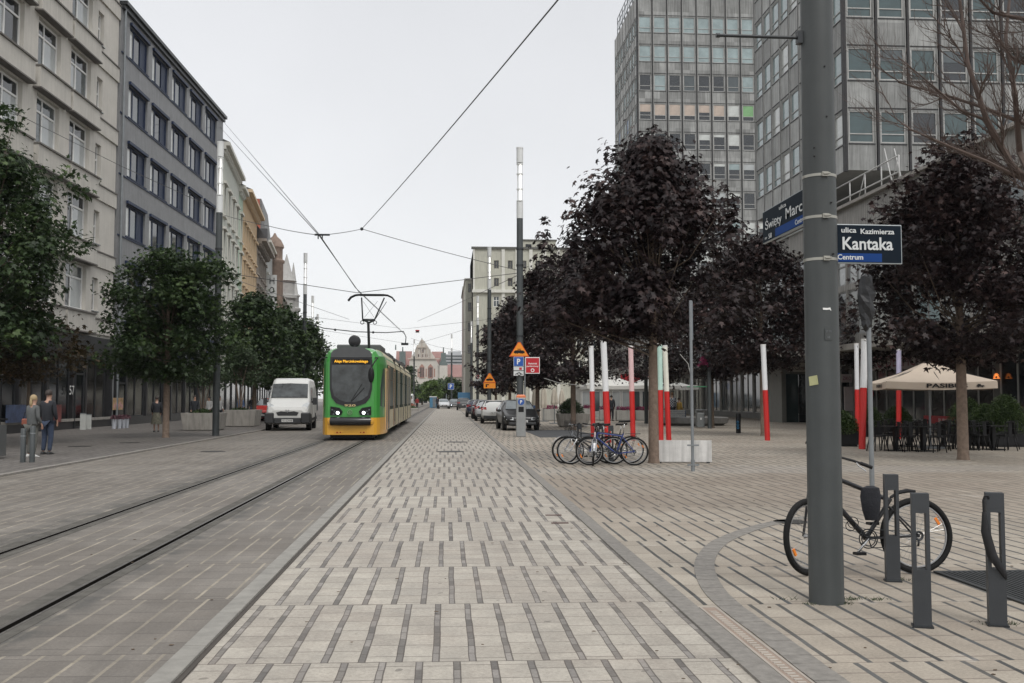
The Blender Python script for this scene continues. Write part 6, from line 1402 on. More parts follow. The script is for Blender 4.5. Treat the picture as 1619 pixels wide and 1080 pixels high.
for px, py, lab in ((916,727,'small dark bicycle stand among the parked bicycles, leftmost'),(950,727,'small dark bicycle stand among the parked bicycles, middle'),(966,733,'small dark bicycle stand beside the blue bicycle rear wheel')):
    s_ = dup(st3, G(px,py), 0, lab, 'flat dark steel bicycle stands')

# ------------------------------------------------------------------ red and white posts
def rwpost(px0, py0, px1, py1, pyb, topcol, lab, rad=.10):
    """px0,py0 top; px1,py1 foot; pyb where red begins"""
    b0 = G(px1, py1); tp = AT(px0, py0, b0.y); f = (py1-pyb)/(py1-py0); md = b0.lerp(tp, f)
    t = thing('marker_post', lab, 'post', b0, 0, 'slanted red and white marker posts')
    mb = MB(); mb.tube([Vector((0,0,0)), md-b0], rad, 14); mb.build('red_section', M_red, t)
    mb = MB(); mb.tube([md-b0+(tp-b0).normalized()*.002, (tp-b0)*.985+Vector((0,0,0))], rad*.98, 14); w = mb.build('light_section', topcol, t)
    mb = MB(); mb.tube([(tp-b0)*.985, tp-b0], rad*1.04, 14); mb.build('cap', M_white, t)
    return t
Pw = mat('post_white', (.74,.75,.76), .4, 0, .05, 4); Pp = mat('post_pinkish', (.72,.50,.50), .4, 0, .08, 4); Pm = mat('post_mint', (.48,.68,.60), .4, 0, .1, 4); Pc = mat('post_cream', (.78,.77,.68), .4, 0, .06, 4)
rwpost(934.5,547,938,693,619,Pw,'leftmost slanted red post with pale grey top'); rwpost(954,538,961.5,700,619,Pw,'tallest of the posts behind the parked bicycles, grey top',.115); rwpost(997,546.5,1001,696,619,Pp,'red post with pinkish top between bicycles and tallest maple')
rwpost(1043,543,1045,698,617,Pm,'red post with mint top right behind the tallest maple trunk'); rwpost(1051,546,1057.5,697,619,Pc,'red post with cream top rightmost behind the white board'); rwpost(1206.5,544.5,1213.5,696.5,617,Pw,'lone slanted red post in the open plaza, stickers on it')
rwpost(1354,543,1356,694,616,Pw,'farther red and white post right of the main pole',.09); rwpost(1367,536,1363,710,613.5,Pw,'nearest red and white post by the cafe terrace, leaning left',.105); rwpost(1421,552,1421,694,611,mat('post_lilac', (.56,.53,.70), .4, 0, .08, 4),'red post with lilac top below the cafe umbrella',.10)
q = G(1213.5,696.5)
# white board on feet
p0 = G(1038,732); p1 = G(1125.5,732.5); hB = AT(1080,696,p0.y).z
t = thing('white_board', 'weathered white painted board standing beside the maple trunk', 'board', (p0.x, p0.y, 0), math.atan2(p1.y-p0.y, p1.x-p0.x)); w = (p1-p0).length
mb = MB(); mb.box(0,0,.03,w,.05,hB); mb.build('panel', mat('board_white', (.62,.61,.59), .7, 0, .1, 6, streak=.35), t, bevel=.004)
mb = MB(); mb.box(.05,-.02,0,.12,.25,.03); mb.box(w-.12,-.02,0,w-.05,.25,.03); mb.build('feet', M_dkmetal, t)
# thin sign post, plate edge-on
p = G(1095.5,745); lean = (AT(1091.5,475,p.y)-p); t = thing('sign_post', 'thin grey sign post with edge-on plate, in front of the white board', 'sign post', p)
mb = MB(); mb.tube([(0,0,0), lean], .035, 10); mb.tube([(0,0,0),(0,0,.25)], .045, 10); mb.build('pole', M_galv, t)
mb = MB(); z0_, z1_ = ZA(537,p.y,1091), ZA(476,p.y,1091); mb.prism([lean*(z0_/lean.z)+Vector((.03,-.02,0)), lean*(z0_/lean.z)+Vector((.12,.48,0)), lean*(z1_/lean.z)+Vector((.12,.48,0)), lean*(z1_/lean.z)+Vector((.03,-.02,0))], (.015,0,0)); mb.build('plate', mat('plate_grey', (.20,.22,.24), .45, .3), t)
mb = MB(); 
for z_ in (.12, .55): mb.box(-.13,-.05,z_,.13,-.03,z_+.035)
mb.build('brackets', M_galv, t)
# covered sign right of the main pole
p = G(1379,775); tp = AT(1372,448,p.y)-p; t = thing('covered_sign_post', 'grey sign post with its sign wrapped in black bag, right of main pole', 'sign post', p)
mb = MB(); mb.tube([(0,0,0), tp], .042, 12); mb.build('pole', M_galv, t)
mb = MB(); rg = []; c = lambda py: AT(1370, py, p.y)-p; r = random.Random(2)
for py, w in ((434,.03),(440,.10),(452,.13),(466,.19),(480,.16),(493,.17),(505,.10),(514,.11),(521,.03)):
    ce = c(py); rg.append([(ce.x-.01+w*math.cos(a)*r.uniform(.65,1.1), ce.y-.03+.07*math.sin(a)*r.uniform(.6,1.2), ce.z+r.uniform(-.04,.04)) for a in [2*PI*k/9 for k in range(9)]])
mb.loft(rg, smooth=False); mb.build('bag', mat('bag_plastic', (.007,.0075,.009), .4, 0, .2, 6, bump=.8, bscale=9), t)
# ------------------------------------------------------------------ sign cluster on central mast
def tri(w, h): return [(-w/2,0,0),(w/2,0,0),(w*.10,0,h),(-w*.10,0,h)]
def flat(name, pts, m, par, y, th=.006): 
    mb = MB(); mb.prism([(p_[0], y, p_[2]) for p_ in pts], (0, th, 0)); return mb.build(name, m, par)
def tramsign(lab, px, pytop, pybot, Y, w, plate=None):
    z0_, z1_ = ZA(pybot,Y,px), ZA(pytop,Y,px); t = thing('warning_sign', lab, 'road sign', (XA(px,Y), Y-.17, z0_)); h = z1_-z0_; b0 = .0
    if plate:
        mb = MB(); b0 = h*.36; mb.box(-w*.46,0,0,w*.46,.012,b0*.95); o = mb.build('arrow_plate', M_amber, t); flat('arrow', [(-w*.3,0,b0*.2),(-w*.2,0,b0*.2),(-w*.2,0,b0*.55),(-w*.05,0,b0*.55),(-w*.05,0,b0*.75),(-w*.3,0,b0*.75)], M_black, o, -.004, .003)
    hh = h-b0
    pts = lambda k: [(-w/2*k,0,b0+hh*(1-k)*.45),(w/2*k,0,b0+hh*(1-k)*.45),(w*.06*k,0,b0+hh*(.985-(1-k)*.45)),(-w*.06*k,0,b0+hh*(.985-(1-k)*.45))]
    flat('red_border', pts(1), mat('sign_orange_red', (.62,.10,.02), .4), t, 0, .012); fc = flat('face', pts(.86), M_amber, t, -.004, .004)
    mb = MB(); y_ = -.008; zb = b0+hh*.20
    mb.box(-w*.27,y_,zb+hh*.03,w*.27,y_+.003,zb+hh*.17); mb.box(-w*.22,y_,zb+hh*.17,w*.22,y_+.003,zb+hh*.22)
    for q in (-.17,-.09,.09,.17): mb.lathe([(0,y_),(w*.028,y_),(w*.028,y_+.003)], (w*q,0,zb+hh*.02), 8, 'y')
    mb.tube([(-w*.08,y_,zb+hh*.22),(0,y_,zb+hh*.30),(w*.08,y_,zb+hh*.22)], .008, 4); mb.tube([(-w*.10,y_,zb+hh*.31),(w*.10,y_,zb+hh*.31)], .008, 4)
    mb.build('tram_symbol', M_black, fc); return t
tramsign('amber triangular tram warning sign on the central mast', 820.5, 541, 564, pC.y-.0, .84)
tramsign('amber tram warning sign with arrow plate on the second right mast', 773.8, 590, 614, 69.9, .90, plate=True)
def psign(lab, px, Y, py0, py1, w, extra=False):
    t = thing('parking_sign', lab, 'road sign', (XA(px,Y), Y-.2, ZA(py1,Y,px))); h = ZA(py0,Y,px)-ZA(py1,Y,px)
    mb = MB(); mb.box(-w/2,0,0,w/2,.012,h); mb.build('plate', M_white, t); mb = MB(); mb.box(-w*.47,-.004,h*.03,w*.47,0,h*.97); mb.build('blue_face', M_blue, t)
    letters('P', t, (0,-.008,h*.5), h*.36, M_white, h*.6, bold=.03)
    if extra:
        mb = MB(); mb.box(-w/2,0,-h*.42,w/2,.012,-h*.04); mb.build('ticket_plate', M_sgw, t); mb = MB(); mb.box(w*.05,-.004,-h*.36,w*.32,0,-h*.12); mb.build('red_mark', M_signred, t)
        mb = MB(); mb.box(-w/2,0,-h*.98,w/2,.012,-h*.50); o = mb.build('disabled_plate', M_sgw, t); mb = MB(); mb.tube([(-.14,-.006,-h*.85),(0,-.006,-h*.66),(.16,-.006,-h*.85)], .014, 5); mb.torus((.02,-.006,-h*.80), .06, .012, 14, 4); mb.build('symbol', M_black, o)
    return t
psign('blue parking sign with two small plates on the central mast', 819.5, pC.y, 564.5, 579.5, .42, True)
psign('blue parking sign on the mast before the red hall roof', 713, 166, 606, 616, 1.0); psign('blue parking sign with round sign above, left of farther amber sign', 753.5, 103, 604, 614, .5)
t = thing('red_parking_sign', 'red parking zone sign with white lettering beside the central mast', 'road sign', (XA(841.5,pC.y), pC.y-.2, ZA(591,pC.y,841))); h = ZA(565,pC.y,841)-ZA(591,pC.y,841); w = 23*pC.y/FPX
mb = MB(); mb.box(-w/2,0,0,w/2,.012,h); mb.build('plate', M_white, t, bevel=.004); mb = MB(); mb.box(-w*.455,-.004,h*.05,w*.455,0,h*.95); mb.build('red_face', M_signred, t)
letters('Automat', t, (0,-.008,h*.62), w*.62, M_white, h*.12, bold=.02); letters('parkingowy', t, (0,-.008,h*.44), w*.82, M_white, h*.12, bold=.02); mb = MB(); mb.torus((0,-.008,h*.2), .06, .02, 16, 5); mb.build('coin_symbol', M_white, t)
t = thing('sign_pipe', 'thin galvanised pipe carrying the red parking zone sign', 'post', (XA(829.5,pC.y), pC.y-.15, 0)); mb = MB(); mb.tube([(0,0,0),(0,0,ZA(566,pC.y,829))], .032, 8); mb.build('pipe', M_galv, t); mb = MB(); z_ = h*.5; mb.tube([(0,0,ZA(570,pC.y)),(.1,0,ZA(570,pC.y))], .02, 5); mb.tube([(0,0,ZA(586,pC.y)),(.1,0,ZA(586,pC.y))], .02, 5); mb.build('brackets', M_galv, t)
# parking meter
Ym = pC.y-.5; t = thing('parking_meter', 'tall grey parking ticket machine with blue P and orange cap', 'parking meter', (XA(822.5,Ym)+.03, Ym, 0)); Hm = ZA(624,Ym)
mb = MB(); mb.box(-.20,-.12,0,.20,.12,Hm-.12); mb.build('cabinet', mat('meter_grey', (.30,.31,.31), .4, .4, .1, 2), t, bevel=.03)
mb = MB(); rg = []
for z_, s_ in ((Hm-.12,1),(Hm-.05,.92),(Hm,.7)): rg.append([(x_*s_, y_*s_, z_) for x_, y_ in ((-.2,-.12),(.2,-.12),(.2,.12),(-.2,.12))])
mb.loft(rg, smooth=False); mb.build('cap', mat('meter_orange', (.60,.16,.05), .4), t)
mb = MB(); mb.lathe([(0,-.128),(.13,-.128),(.13,-.118)], (0,0,Hm-.30), 20, 'y'); d = mb.build('disc', M_blue, t); letters('P', d, (0,-.132,Hm-.30), .09, M_white, .15, bold=.02)
mb = MB(); mb.box(-.11,-.126,Hm-.72,.11,-.118,Hm-.50); mb.build('screen', M_black, t)
# small round sign + plate above far P
t = thing('no_stopping_sign', 'small round sign with white plate above the far parking sign', 'road sign', (XA(754.5,103), 102.75, ZA(603.5,103))); k = 103/FPX
mb = MB(); mb.box(-4.5*k,0,0,4.5*k,.03,4.5*k); mb.build('plate', M_sgw, t); mb = MB(); mb.lathe([(0,-.02),(2.8*k,-.02),(2.8*k,.02)], (0,0,8*k), 16, 'y'); d = mb.build('disc', M_sgw, t); mb = MB(); mb.torus((0,-.025,8*k), 2.3*k, .6*k, 16, 5); mb.build('ring', M_signred, d)
# small sign on the left pavement
p = G(24,733); Yq = 36.0; t = thing('bus_lane_sign', 'small red and white sign on a thin post at left edge', 'road sign', (XA(25,Yq), Yq, 0)); k = Yq/FPX
mb = MB(); mb.tube([(0,0,0),(0,0,ZA(573,Yq))], .035, 8); mb.build('post', M_dkmetal, t)
mb = MB(); mb.box(-4.3*k,-.06,ZA(585,Yq),4.3*k,-.04,ZA(573,Yq)); o = mb.build('red_plate', M_signred, t); mb = MB(); mb.box(-3*k,-.066,ZA(581,Yq),3*k,-.061,ZA(578,Yq)); mb.build('white_bar', M_white, o); mb = MB(); mb.box(-4.3*k,-.06,ZA(594,Yq),4.3*k,-.04,ZA(586,Yq)); mb.build('white_plate', M_sgw, t)
# ------------------------------------------------------------------ people
M_skin = mat('skin', (.42,.25,.18), .55, 0, .05); M_hairb = mat('hair_blond', (.35,.26,.14), .6); M_hairk = mat('hair_dark', (.03,.02,.015), .6); M_shoe = mat('shoe_dark', (.02,.02,.02), .6); M_shoew = mat('shoe_white', (.55,.55,.53), .6)
def skin(name, joints, bones, m, par, lv=1):
    me = bpy.data.meshes.new(name); names = list(joints); ix = {n: i for i, n in enumerate(names)}
    me.from_pydata([joints[n][0] for n in names], [(ix[a], ix[b_]) for a, b_ in bones], []); o = bpy.data.objects.new('tmp', me); C.objects.link(o)
    md = o.modifiers.new('s', 'SKIN'); md.use_smooth_shade = True
    for i, n in enumerate(names):
        r = joints[n][1]; me.skin_vertices[0].data[i].radius = r if isinstance(r, tuple) else (r, r)
    me.skin_vertices[0].data[0].use_root = True
    sb = o.modifiers.new('d', 'SUBSURF'); sb.levels = sb.render_levels = lv
    dg = bpy.context.evaluated_depsgraph_get(); m2 = bpy.data.meshes.new_from_object(o.evaluated_get(dg)); bpy.data.objects.remove(o)
    m2.name = name; m2.materials.clear(); m2.materials.append(m)
    for p in m2.polygons: p.use_smooth = True
    return link(name, m2, par)
def person(label, loc, rz, H=1.75, top=None, legs=None, hair=M_hairk, shoes=M_shoe, pose='stand', skirt=None, topname='jacket', long=False, group=None, armfwd=.1, bare=False, walk=0):
    t = thing('person', label, 'person', loc, rz, group, H/1.75)
    dz = 0
    sit = pose == 'sit'
    hz0 = .50 if sit else .93
    J = {}
    J['pel'] = ((0,0,hz0), (.11,.08)); J['sp'] = ((0,.01,hz0+.22), (.095,.07)); J['ch'] = ((0,0,hz0+.44), (.115,.075)); J['nk'] = ((0,-.015,hz0+.575), .052); J['hd0'] = ((0,-.03,hz0+.655), .070); J['hd'] = ((0,-.03,hz0+.74), (.080,.098)); J['hd1'] = ((0,-.02,hz0+.805), .055); J['nose'] = ((0,-.135,hz0+.70), .012)
    B_ = [('pel','sp'),('sp','ch'),('ch','nk'),('nk','hd0'),('hd0','hd'),('hd','hd1'),('hd','nose')]
    for s, n in ((-1,'l'),(1,'r')):
        sh = hz0+.50; w = armfwd if n == 'r' else armfwd*.5
        J['sh'+n] = ((s*.175,0,sh), .055); J['el'+n] = ((s*.225,.02-w*.2,sh-.28), .042)
        up = w*1.2
        J['wr'+n] = ((s*(.21-w*.2),-.05-w,sh-.53+up*.6), .026); J['pa'+n] = ((s*(.21-w*.25),-.08-w*1.1,sh-.60+up*.75), (.018,.032))
        B_ += [('ch','sh'+n),('sh'+n,'el'+n),('el'+n,'wr'+n),('wr'+n,'pa'+n)]
        pa = Vector(J['pa'+n][0])
        for k, (dy, l) in enumerate(((-.028,.070),(-.010,.080),(.010,.076),(.028,.062))):
            J['f%d%s' % (k,n)] = (tuple(pa+Vector((0,dy,-.045))), .0085); J['g%d%s' % (k,n)] = (tuple(pa+Vector((-s*.015,dy-.008,-.045-l*.8))), .0065)
            B_ += [('pa'+n,'f%d%s' % (k,n)),('f%d%s' % (k,n),'g%d%s' % (k,n))]
        J['th'+n] = (tuple(pa+Vector((-s*.02,-.045,-.025))), .009); B_.append(('pa'+n,'th'+n))
        hx_ = .085
        if sit: kn, an, to = (s*.10,-.42,.52), (s*.10,-.42,.09), (s*.11,-.56,.035)
        else:
            st = walk*s; kn, an, to = (s*.095,-.02-st*.16,.50), (s*.095,.03-st*.26,.09), (s*.105,-.13-st*.26,.035)
        J['hp'+n] = ((s*hx_,0,hz0-.05), .070); J['kn'+n] = (kn, .048); J['an'+n] = (an, .030)
        TO = locals().get('TO') or {}; TO[n] = to
        B_ += [('pel','hp'+n),('hp'+n,'kn'+n),('kn'+n,'an'+n)]
    skin('body', J, B_, M_skin, t)
    if legs:
        K_ = {'pel': ((0,0,hz0+.03), (.165,.13))}; b2 = []
        for n in 'lr':
            for a, r in (('hp',.105),('kn',.075),('an',.058)): K_[a+n] = (J[a+n][0], r)
            K_['an'+n] = (tuple(Vector(J['an'+n][0])+Vector((0,0,.02))), .056)
            b2 += [('pel','hp'+n),('hp'+n,'kn'+n),('kn'+n,'an'+n)]
        skin('trousers', K_, b2, legs, t)
    if top:
        K_ = {'hem': ((0,0,hz0+(-.35 if long else -.10)), (.165,.135)), 'pel': ((0,0,hz0+.04), (.180,.145)), 'sp': (J['sp'][0], (.165,.135)), 'ch': (J['ch'][0], (.180,.132)), 'nk': ((0,-.005,hz0+.545), .072)}; b2 = [('hem','pel'),('pel','sp'),('sp','ch'),('ch','nk')]
        for n in 'lr':
            K_['sh'+n] = (J['sh'+n][0], .072); K_['el'+n] = (J['el'+n][0], .056); b2 += [('ch','sh'+n),('sh'+n,'el'+n)]
            if not bare: K_['wr'+n] = (tuple(Vector(J['wr'+n][0]).lerp(Vector(J['el'+n][0]), .08)), .042); b2.append(('el'+n,'wr'+n))
        skin(topname, K_, b2, top, t)
    if skirt:
        mb = MB(); mb.lathe([(.15,hz0+.05),(.19,hz0-.1),(.24,hz0-.35),(.27,hz0-.52)], (0,0,0), 16, caps=False); mb.build('skirt', skirt, t)
    for n in 'lr':
        a, b_ = Vector(J['an'+n][0]), Vector(TO[n]); mb = MB(); d = (b_-a); d.z = 0; d = d.normalized()
        rg = []
        for f, w, h in ((-.075,.032,.06),(-.055,.045,.11),(.04,.047,.105),(.12,.050,.065),(.19,.032,.04)):
            c = Vector((a.x,a.y,0))+d*f; sd = Vector((d.y,-d.x,0)); rg.append([c+sd*(w*math.cos(q))+Vector((0,0,.005+h*.5+h*.5*math.sin(q))) for q in [2*PI*k/10 for k in range(10)]])
        mb.loft(rg); mb.build('shoe', shoes, t)
    hc = Vector(J['hd'][0]); mb = MB(); mb.ball(hc+Vector((0,.020,.012)), .092, .106, .108, 12, 8, z0=-.25); 
    if hair == M_hairb: mb.ball(hc+Vector((0,.10,-.10)), .05, .04, .12, 8, 6)
    mb.build('hair', hair, t)
    mb = MB()
    for s in (-1,1): mb.ball(hc+Vector((s*.030,-.090,-.012)), .009, .006, .006, 6, 4)
    mb.build('eyes', M_black, t); mb = MB(); mb.tube([hc+Vector((-.022,-.088,-.068)), hc+Vector((0,-.094,-.068)), hc+Vector((.022,-.088,-.068))], .005, 5); mb.build('mouth', mat('lips', (.30,.10,.08), .5), t)
    return t
c_grey = mat('cloth_grey', (.10,.105,.105), .9, 0, .12, 8); c_dk = mat('cloth_dark', (.018,.02,.025), .9, 0, .15, 8); c_nav = mat('cloth_navy', (.02,.03,.06), .9, 0, .15, 8); c_wh = mat('cloth_white', (.50,.50,.49), .9, 0, .06, 8); c_jean = mat('cloth_jeans', (.035,.05,.085), .9, 0, .2, 8); c_yel = mat('cloth_mustard', (.38,.24,.05), .9, 0, .1, 8)
c_blu = mat('cloth_blue', (.05,.09,.18), .9, 0, .1, 8); c_red = mat('cloth_red', (.25,.03,.03), .9); c_bei = mat('cloth_beige', (.42,.38,.31), .9, 0, .1, 6)
c_chk = mat('cloth_check', (.22,.23,.26), .9); 
_m, _t, _b = nodes('cloth_checked'); _n = NM(_t); _tc = _t.nodes.new('ShaderNodeTexCoord'); _ck = _t.nodes.new('ShaderNodeTexChecker'); _ck.inputs['Scale'].default_value = 14; _ck.inputs['Color1'].default_value = (.40,.41,.42,1); _ck.inputs['Color2'].default_value = (.03,.035,.06,1); _t.links.new(_tc.outputs['Object'], _ck.inputs['Vector']); _t.links.new(_ck.outputs[0], _b.inputs['Base Color']); c_chk = _m
def pg(px, py, H=None, pyh=None):
    p = G(px, py); return p
p = G(50,724); person('blonde woman in grey cardigan standing beside the man, back turned', p, R(150), 1.66, c_grey, mat('cloth_greygreen', (.10,.10,.09), .9), M_hairb, M_shoew, topname='cardigan', armfwd=.16)
p = G(74,720); person('man in dark jacket with grey sleeves and jeans standing at left', p, R(165), 1.80, c_dk, c_jean, M_hairk, M_shoe, armfwd=.12)
w_ = thing('handbag', 'small reddish brown handbag held by the blonde woman', 'bag', G(44,722)+Vector((-.02,-.06,.86))); mb = MB(); mb.box(-.14,-.05,0,.14,.05,.18); mb.build('pouch', mat('bag_leather', (.25,.08,.05), .5), w_, bevel=.03); mb = MB(); mb.tube([(-.1,0,.17),(-.06,0,.36),(.06,0,.36),(.1,0,.17)], .01, 5); mb.build('strap', M_black, w_)
p = G(247,684); person('woman in black coat and long patterned skirt by the flower buckets', p, R(200), 1.66, c_dk, None, M_hairk, M_shoe, skirt=mat('skirt_pattern', (.10,.095,.07), .9, 0, .6, 14), topname='coat', long=True)
def atp(px, pyh, Y, H): return Vector((XA(px, Y), Y, 0))
person('man in black sitting out by the first concrete planter', atp(317,0,56,1.7), R(20), 1.72, c_dk, c_dk, M_hairk, M_shoe)
person('person in white shirt and dark trousers walking by the planters', atp(354,0,60,1.7), R(60), 1.70, c_wh, c_dk, M_hairk, M_shoe, topname='shirt', walk=1)
person('person in light shirt standing behind the nearest planter', atp(339,0,62,1.7), R(-20), 1.68, c_wh, c_nav, M_hairk, topname='shirt')
person('person in blue shirt on the pavement behind the second planter', atp(387,0,70,1.7), R(30), 1.74, c_blu, c_dk, M_hairk, topname='shirt')
person('man in dark clothes walking left of the red car', atp(405,0,74,1.7), R(10), 1.76, c_dk, c_jean, M_hairk, walk=1)
person('distant pedestrian in dark coat crossing near the far blue cabin', Vector((XA(692,150),150,0)), 0, 1.75, c_dk, c_dk, M_hairk, walk=1)
person('person in black standing behind the cluster of bicycles', Vector((XA(968,69),69,0)), R(160), 1.78, c_dk, c_dk, M_hairk)
person('man in checked shirt seated on the round bench, back turned', Vector((XA(1066,57.6),57.6,.56)), R(165), 1.80, c_chk, c_dk, mat('hair_brown', (.12,.06,.03), .6), pose='sit', topname='shirt')
person('woman in mustard jacket seated on the round bench', Vector((XA(1077,57.9),57.9,.36)), R(120), 1.66, c_yel, c_jean, M_hairk, pose='sit', armfwd=.25)
person('man in black top and beige trousers walking into the entrance', G(1229,661.5), R(-80), 1.78, c_dk, c_bei, M_hairk, M_shoew, walk=1, topname='sweater')
person('waiter in black standing near the closed parasols', Vector((XA(890,72),72,0)), R(10), 1.75, c_dk, c_dk, M_hairk)
person('person in blue behind the far parked cars', Vector((XA(846,66),66,0)), R(40), 1.72, c_blu, c_jean, M_hairk, topname='shirt')
person('guest in dark top sitting under the white tents', Vector((XA(899,70),70,.0)), R(30), 1.7, c_grey, c_dk, M_hairk, pose='sit')

# ------------------------------------------------------------------ planters, benches, bins, posts
def planter(name, label, x, y, w, d, h, taper=.88, m=M_conc, soil=True, group=None, rz=0, n=4):
    t = thing(name, label, 'planter', (x, y, 0), rz, group); mb = MB()
    def ring(k, z): 
        if n == 4: return [(sx*w/2*k, sy*d/2*k, z) for sx, sy in ((-1,-1),(1,-1),(1,1),(-1,1))]
        return [(w/2*k*math.cos(2*PI*(j+.5)/n), d/2*k*math.sin(2*PI*(j+.5)/n), z) for j in range(n)]
    mb.loft([ring(taper*.9,0), ring(taper*.9,.06), ring(taper,.061), ring(1,h), ring(.93,h), ring(.9,h-.12)], smooth=False); mb.build('tub', m, t, bevel=.012)
    mb = MB(); mb.quad(*ring(.915, h-.08)); mb.build('soil', mat('soil', (.04,.03,.022), .95, 0, .3, 8), t); return t
def tuft(name, lab, cat, loc, rx, ry, h, n, size, m, seed=1, group=None, par=None, dome=True, z0=0):
    r = np.random.RandomState(seed); a = r.uniform(0,2*PI,n); q = r.uniform(0,1,n)**.5; z = r.uniform(0,1,n)**.6
    k = np.sqrt(np.clip(1-z**2,0.02,1)) if dome else np.ones(n); P_ = np.stack([np.cos(a)*q*rx*k, np.sin(a)*q*ry*k, z0+z*h*(r.uniform(.75,1.1,n))], 1)
    o = leaves('foliage' if par or True else name, P_, size, m, par, seed, .4)
    if par is None:
        o.name = name; o.location = loc; tag(o, lab, cat, group)
    else: o.location = loc
    return o
p = G(328,683); planter('planter', 'nearest pale concrete planter on the left pavement, beside mast', XA(329,49.5), 49.9, 1.88, 1.7, .88)
planter('planter', 'second pale concrete planter in front of the red car', XA(385,55.5), 56.6, 1.75, 1.9, .95)
for k, (x_, y_) in enumerate(((XA(329,49.9),49.9),(XA(385,56.6),56.6))):
    tuft('ground_cover', ('low green plants filling the nearest left planter','low green plants filling the second left planter')[k], 'plants', (x_,y_,.80), .75, .7, .25, 500, .09, L_green, 5+k)['kind'] = 'stuff'
bx = XA(906,55.5); planter('planter', 'grey concrete tub with clipped round green bush by the maple', bx, 55.5, 1.75, 1.6, .74)
tuft('round_bush', 'clipped round grassy green bush in the grey concrete tub', 'bush', (bx-.1,55.5,.66), .80, .7, .85, 2600, .085, L_green2, 9)
# flower boxes with petunias
L_pink = leafmat('petals', ((.20,.03,.09),(.38,.06,.15),(.48,.13,.24)), .6, .3)
def flowerbox(lab, px0, px1, Y, pb, pt_, seed, m=None):
    x0, x1 = XA(px0,Y), XA(px1,Y); h = ZA(pt_,Y)
    t = planter('flower_box', lab, (x0+x1)/2, Y, x1-x0, .55, h, .97, m or mat('box_cream', (.40,.39,.36), .7, 0, .08, 3, streak=.2), group='white flower boxes round the terrace')
    tuft('petunias', lab.replace('flower box', 'flowers in the box'), 'flowers', ((x0+x1)/2,Y,h-.06), (x1-x0)/2*.96, .27, .32, int(420*(x1-x0)), .075, L_pink, seed, 'pink flowers in the boxes', dome=False)
    return t
flowerbox('pale flower box right of the black car with dark pink flowers', 857, 883, 70, 663, 647, 1); flowerbox('pale flower box behind the round bush with bright pink flowers', 922, 934, 71, 660, 646, 2)
flowerbox('long pale flower box left of the person in black', 949, 974, 70, 663, 648, 3); flowerbox('long pale flower box between the posts and pinkish topped one', 975, 1005, 70, 662, 649, 4); flowerbox('pale flower box right of the pinkish topped post', 1006, 1030, 70.5, 662, 649, 5)
# round benches
def bench(lab, px, Y, w, py_top, py_bot):
    t = thing('curved_bench', lab, 'bench', (XA(px,Y), Y, 0)); z1 = .46
    mb = MB(); mb.lathe([(w*.42,0),(w*.46,.10),(w*.49,.14),(w*.5,z1-.10),(w*.5,z1),(w*.47,z1+.02)], (0,0,0), 40); mb.build('seat', mat('bench_concrete', (.26,.255,.245), .7, 0, .1, 2, streak=.2), t)
    return t
bench('large round pale concrete bench right of the tallest maple', 1100, 58.5, 4.1, 664, 678)
t = thing('bench_backrest', 'pale slatted backrest block on the round concrete bench', 'bench backrest', (XA(1070,57.0), 57.0, .48)); mb = MB()
for k in range(4): mb.box(-.6,-.05,k*.115,.6,.25,k*.115+.095)
mb.build('slats', mat('bench_slats', (.33,.34,.34), .6), t)
for px, lab in ((1096,'small grey stool table on the round bench left'),(1113,'small grey stool table on the round bench right')):
    pass
t = thing('litter_bin', 'grey steel litter bin beside the round bench and lamp post', 'litter bin', (XA(1111,52.5), 52.5, 0)); H = ZA(653,52.5)
mb = MB(); mb.box(-.21,-.19,.05,.21,.19,H); mb.build('body', mat('bin_grey', (.17,.18,.18), .5, .3, .1, 3), t, bevel=.03); mb = MB(); mb.box(-.25,-.2,H+.14,.25,.2,H+.18); 
for s in (-1,1): mb.box(s*.22,-.15,H,s*.24,.15,H+.14)
mb.build('lid', M_galv, t); mb = MB(); mb.box(-.03,-.196,.45,.03,-.191,.56); mb.build('label', M_white, t)
t = thing('lamp_post', 'short dark steel post right of the litter bin on the plaza', 'post', (XA(1126.5,52), 52, 0)); mb = MB(); mb.lathe([(.11,0),(.11,ZA(548,52)),(.10,ZA(546,52))], (0,0,0), 14); mb.build('shaft', M_pole, t); mb = MB(); mb.box(-.14,-.14,ZA(560,52),.14,.14,ZA(552,52)); mb.build('head', M_galv, t)
t = thing('lamp_post', 'grey steel post behind the flower boxes near the tallest maple', 'post', (XA(1024,62), 62, 0)); mb = MB(); mb.lathe([(.12,0),(.12,ZA(560,62)),(.1,ZA(556,62))], (0,0,0), 14); mb.build('shaft', M_pole, t)
t = thing('bollard', 'short black bollard with blue graffiti on the plaza', 'bollard', G(1167.5,685)); H = ZA(654,G(1167,685).y); mb = MB(); mb.lathe([(.11,0),(.11,H-.03),(.095,H)], (0,0,0), 18); mb.build('shaft', M_black, t)
mb = MB(); b_ = mat('graffiti_blue', (.03,.28,.55), .5)
for k in range(3): mb.torus((-.05,-.105,.25+k*.13), .045, .012, 12, 4)
mb.build('graffiti', b_, t)
q = G(1213.5,696.5)
